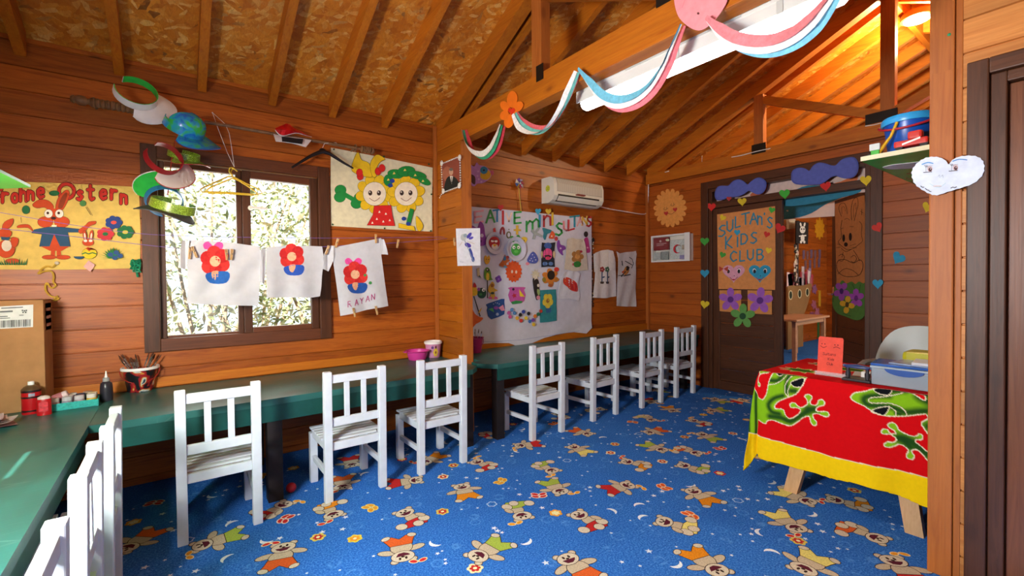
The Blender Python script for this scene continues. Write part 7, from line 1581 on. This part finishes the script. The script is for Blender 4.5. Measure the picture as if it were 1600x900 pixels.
for y in (-.042, .042): m = MB(); m.tube([(-.012, y, .012), (-.012, y, .066)], .008, DS, 10); m.tube([(-.012, y, .02), (-.012, y, .045)], .012, DS, 10); m.build('punch_pin', None, e)
for z0, z1, lab in ((0, .016, 'small white block behind the hole punch, lower of two stacked'), (.0165, .034, 'small white block behind the hole punch, upper of two stacked')):
    m = MB(); m.box((0,-.05,z0), (.05,-.01,z1), W, bev=.002); o = m.build('eraser', None, None, Vector(e.location)+Vector((.075,.02,.0015))); tag(o, lab, 'eraser')
e = empty('storage_box', ond(1405, 606)+Vector((.11, -.02, 0)), 'light grey plastic storage box with blue latch, right front of the desk', 'storage box'); q0 = Vector(e.location); GP = pm('#8f9ca6', .35, .05, 10, name='grey_plastic_box'); BL_ = pm('#1f4f9c', .35, .08, 14, name='blue_plastic')
yA = onX(q0.x-.11, 1361, 598).y-q0.y; hb = onX(q0.x-.11, 1400, 579).z-q0.z
m = MB(); m.box((-.11, -.30, 0), (.10, yA, hb), GP, bev=.006); m.build('body', None, e)
m = MB(); m.box((-.115, -.305, hb), (.105, yA+.005, hb+.012), pm('#a7b3ba', .3, .05, 10, name='pale_lid'), bev=.005); ld = m.build('lid', None, e)
m = MB(); yy = onX(q0.x-.12, 1412, 590).y-q0.y; n_ = 12; pts = [(-.1185, yy+.075*math.cos(PI+PI*i/n_), hb+.004+.030*math.sin(PI+PI*i/n_)) for i in range(n_+1)]
m.prism(pts, (-1,0,0), .006, BL_); m.build('latch', None, e)
# folders and papers lying on the box, yellow case on top
def slabthing(name, label, cat, c, dims, mat, rz, bev=.002): 
    m = MB(); m.box((-dims[0]/2, -dims[1]/2, 0), (dims[0]/2, dims[1]/2, dims[2]), mat, bev=bev); o = m.build(name); o.location = c; o.rotation_euler = (0, 0, rz); return tag(o, label, cat)
zb2 = ZD+hb+.0125
slabthing('folder', 'blue translucent plastic folder on the grey storage box', 'folder', (q0.x-.01, q0.y+yA-.10, zb2), (.19, .22, .012), pm('#2f5fae', .2, .15, 12, name='blue_film'), .08, .003)
slabthing('folder', 'pale blue crumpled plastic sleeve lying over the blue folder', 'folder', (q0.x+.0, q0.y+yA-.17, zb2+.0125), (.17, .20, .006), pm('#9aaed0', .2, .2, 20, name='pale_film'), -.12)
slabthing('paper_stack', 'white stack of papers on the plastic sleeves, right side of the desk', 'papers', (q0.x-.005, q0.y+yA-.25, zb2+.019), (.15, .21, .014), pm('#d0cfd2', .7, .05, 30, name='paper'), .10)
e = empty('pencil_case', (3.17, .52, ZD), 'yellow rounded plastic case at the right rear of the desk', 'case'); YC_ = pm('#b8b018', .35, .08, 12, name='yellow_case'); kz = onX(3.09, 1430, 551).z-ZD; yl_ = onX(3.09, 1410, 565).y-.52
m = MB(); m.box((-.08, -.14, 0), (.08, yl_, kz*.52), YC_, bev=.014); m.build('base', None, e); m = MB(); m.box((-.082, -.142, kz*.54), (.082, yl_+.003, kz), YC_, bev=.018); m.build('lid', None, e)
slabthing('paper_sheet', 'white sheet lying behind the storage box near the yellow case', 'paper', (3.08, .80, ZD), (.14, .20, .002), pm('#c8c8cc', .7, .05, 30, name='paper'), .2)
# white plastic chair behind the desk
ch = empty('plastic_chair', (3.70, .78, 0), 'white plastic armchair with a rounded back behind the desk', 'chair'); q0 = Vector(ch.location); PC = pm('#c9cfca', .3, .03, 10, name='white_moulded_plastic')
def shellpt(s_, t_): # back: s -1..1 across, t 0..1 up
    hw = .235; z = .40+.47*t_*(1-.20*abs(s_)**4.5-.10*s_*s_); lim = (1-max(0, t_-.55)**2*.5)
    return Vector((.16+.10*t_-.05*(1-s_*s_)*-1*0-.055*s_*s_, s_*hw*lim, z))
m = MB(); nS, nT = 18, 10; F_ = []
for th_ in (0, .012):
    F_ += [shellpt(-1+2*i/nS, j/nT)+Vector((th_, 0, 0)) for i in range(nS+1) for j in range(nT+1)]
N_ = (nS+1)*(nT+1); f = [(i*(nT+1)+j, (i+1)*(nT+1)+j, (i+1)*(nT+1)+j+1, i*(nT+1)+j+1) for i in range(nS) for j in range(nT)]
bd = [(i*(nT+1)+nT, (i+1)*(nT+1)+nT) for i in range(nS)]+[(j, j+1) for j in range(nT)]+[(nS*(nT+1)+j+1, nS*(nT+1)+j) for j in range(nT)]+[((i+1)*(nT+1), i*(nT+1)) for i in range(nS)]
m.add(F_, f[::-1]+[tuple(q+N_ for q in x[::-1]) for x in f]+[(a_, b_, b_+N_, a_+N_) for a_, b_ in bd], PC, True); m.build('backrest', None, ch)
m = MB(); m.box((-.22,-.23,.40), (.19,.23,.425), PC, bev=.012); m.build('seat', None, ch)
for (x, y) in ((-.20,-.21),(-.20,.21),(.20,-.21),(.20,.21)): m = MB(); m.tube([(x*.9, y*.95, .40), (x*1.08, y*1.08, 0)], [.024, .018], PC, 10); m.build('leg', None, ch)
for y in (-.235, .235): m = MB(); m.tube([(.17, y, .62), (.0, y*1.04, .63), (-.16, y*1.04, .61), (-.19, y, .41)], .016, PC, 8); m.build('arm', None, ch)
# green shelf on the nook wall with sand toys
GS = pm('#2fb544', .22, .1, 8, name='dark_green_gloss'); CE = pm('#d8cfa8', .5, .08, 10, name='cream_edge')
sh = empty('wall_shelf', (2.545, .2005, 1.73), 'dark green gloss shelf with cream edge projecting beside the big post', 'shelf'); ye = .722-.2005
m = MB(); m.box((.004, 0, 0), (1.9, ye, .006), GS); m.box((.004, 0, .006), (1.9, ye, .018), CE); m.build('board', None, sh)
m = MB(); m.box((0, 0, -.001), (.0039, ye, .019), CE); m.build('front_edge', None, sh)
a = Art(lambda x, y: onZ(1.728, x, y)-Vector(sh.location), (0,0,-1)); a.back(smooth([(1379,262),(1394,258),(1420,255),(1470,250),(1475,258),(1440,262),(1410,264),(1392,264.5)], True, 3), '#d8d8d2', .002); o = a.build('white_mark', sh)
e = empty('toy_bucket', (2.70, .585, 1.749), 'blue toy bucket with pale rim and red handle on the green shelf', 'bucket'); BU = pm('#0f4fae', .3, .1, 10, name='blue_bucket'); LB_ = pm('#2f9ad8', .3, .06, 10, name='light_blue_rim')
m = MB(); m.lathe([(0,0),(.068,0),(.072,.004),(.090,.150),(.087,.150),(.068,.008),(0,.008)], BU, 28); m.build('body', None, e)
m = MB(); m.lathe([(.089,.140),(.097,.140),(.100,.150),(.099,.164),(.094,.172),(.089,.172),(.087,.15),(.089,.140)], LB_, 28); m.build('rim', None, e)
m = MB(); m.tube([(-.04-.09*math.sin(t)*.7, .098*math.cos(t), .140-.034*math.sin(t)) for t in [PI*i/16 for i in range(17)]], .005, pm('#a81c2c', .4, name='red_handle_plastic'), 8); m.build('handle', None, e)
e = empty('toy_rake', (2.575, .66, 1.752), 'yellow toy rake leaning against the blue bucket', 'toy rake')
m = MB(); m.tube([(0,.005,.004), (.022,-.035,.075), (.03,-.055,.135)], [.008,.006,.006], pm('#d8a81c', .4, .06, 20, name='yellow_toy_plastic'), 8); m.build('handle', None, e)
m = MB(); m.box((-.012,-.004,.02), (.004,.035,.05), pm('#c9ccc8', .4, name='white_toy_plastic'), bev=.003); m.box((-.012,-.002,0.0), (.0,.030,.02), pm('#3fae3a', .4, name='green_toy_plastic'), bev=.003); m.build('head', None, e)
e = empty('toy_digger', (2.585, .545, 1.749), 'red and black toy vehicle with a white stripe before the blue bucket', 'toy'); RT = pm('#c8281c', .35, .1, 20, name='red_toy_plastic')
m = MB(); m.box((-.035,-.055,.012), (.012,.06,.040), RT, bev=.008); m.build('body', None, e); m = MB(); m.box((-.030,-.035,.040), (.008,.015,.075), RT, bev=.010); m.build('cab', None, e)
m = MB(); m.prism([(-.0355,.03,.018),(-.0355,-.03,.034),(-.0355,-.03,.042),(-.0355,.03,.026)], (-1,0,0), .001, W); m.build('stripe', None, e)
for y in (-.04, .042): m = MB(); m.lathe([(0,-.02),(.014,-.02),(.014,.02),(0,.02)], BLK, 14, (-.012, y, .014), Matrix.Rotation(PI/2, 3, 'Y')); m.build('wheel', None, e)
m = MB(); m.ball((2.58, .69, 1.757), (.012,.022,.007), BLK, 10); tag(m.build('toy_stone'), 'flat black toy lying on the corner of the green shelf', 'toy')
# white paper heart with a drawn face on the big post
hp = lambda x, y: onX(2.418, x, y); a = Art(hp, NF); out = smooth([(1482,257),(1478,251),(1468,246),(1455,245),(1443,248),(1432,256),(1425,266),(1425,277),(1430,288),(1440,296),(1453,303),(1464,305),(1480,300),(1500,294),(1520,287),(1534,275),(1538,263),(1536,252),(1528,245),(1513,243),(1498,245),(1488,250)], True, 3)
o2 = []
for i, (x, y) in enumerate(out): k_ = 1.0+.012*(1 if i % 2 else -1); o2.append((1481+(x-1481)*k_, 273+(y-273)*k_))
a.back(o2, '#d3dcea', .003)
for cx, cy, s_ in ((1452, 264, 1), (1492, 262, 1)):
    a.line([(cx-9, cy+5.5), (cx+4, cy+4.5)], 1.0, '#2a2a30'); a.line([(cx-5, cy-4), (cx-5, cy+5)], .5, '#4a4048'); a.line([(cx-5, cy-4.5), (cx+5, cy-5)], .5, '#8a7a80'); a.poly(circ(cx+1, cy, 4.2, 14, 4.6), '#c8b0b0'); a.poly(circ(cx+1.5, cy+1, 2.6, 12, 3), '#4a2a2e'); a.poly(circ(cx+2, cy, .8, 8), '#d8d0d0')
    for q in (0, 2, 4): a.line([(cx-8+q, cy-6), (cx-5+q*.8, cy-2.5)], .5, '#2a2a30')
a.line(smooth([(1441,257),(1450,254),(1458,255.5)], False, 3), 1.6, '#5a9ad0'); a.line(smooth([(1489,252),(1499,249),(1511,250)], False, 3), 1.6, '#5a8ac0')
for x in (1468, 1473): a.line([(x-2, 276), (x, 273), (x+1, 278)], .5, '#a8b8c0')
a.line(smooth([(1453,287),(1461,291.5),(1470,292),(1478,286)], False, 3), .8, '#a8c8d0'); a.line([(1459,291),(1471,291)], 1.2, '#d8b8b0')
for pts in ([(1439,291),(1442,293),(1444,292.5)], [(1446,294.5),(1449,297),(1452,297.5)], [(1452,299),(1455,299.5)], [(1486,294),(1489,292.5),(1492,293.5),(1495,292)]): a.line(pts, 1.1, '#2a2a30')
tag(a.build('paper_heart'), 'large white paper heart with drawn eyes on the big pine post', 'paper heart')
m = MB(); pp = onX(2.4395, 1483, 54); m.ball(pp, (.003,.006,.006), pm('#1f8a5a', .4, name='green_pin_head'), 10); tag(m.build('push_pin'), 'green push pin high on the big pine post', 'push pin')
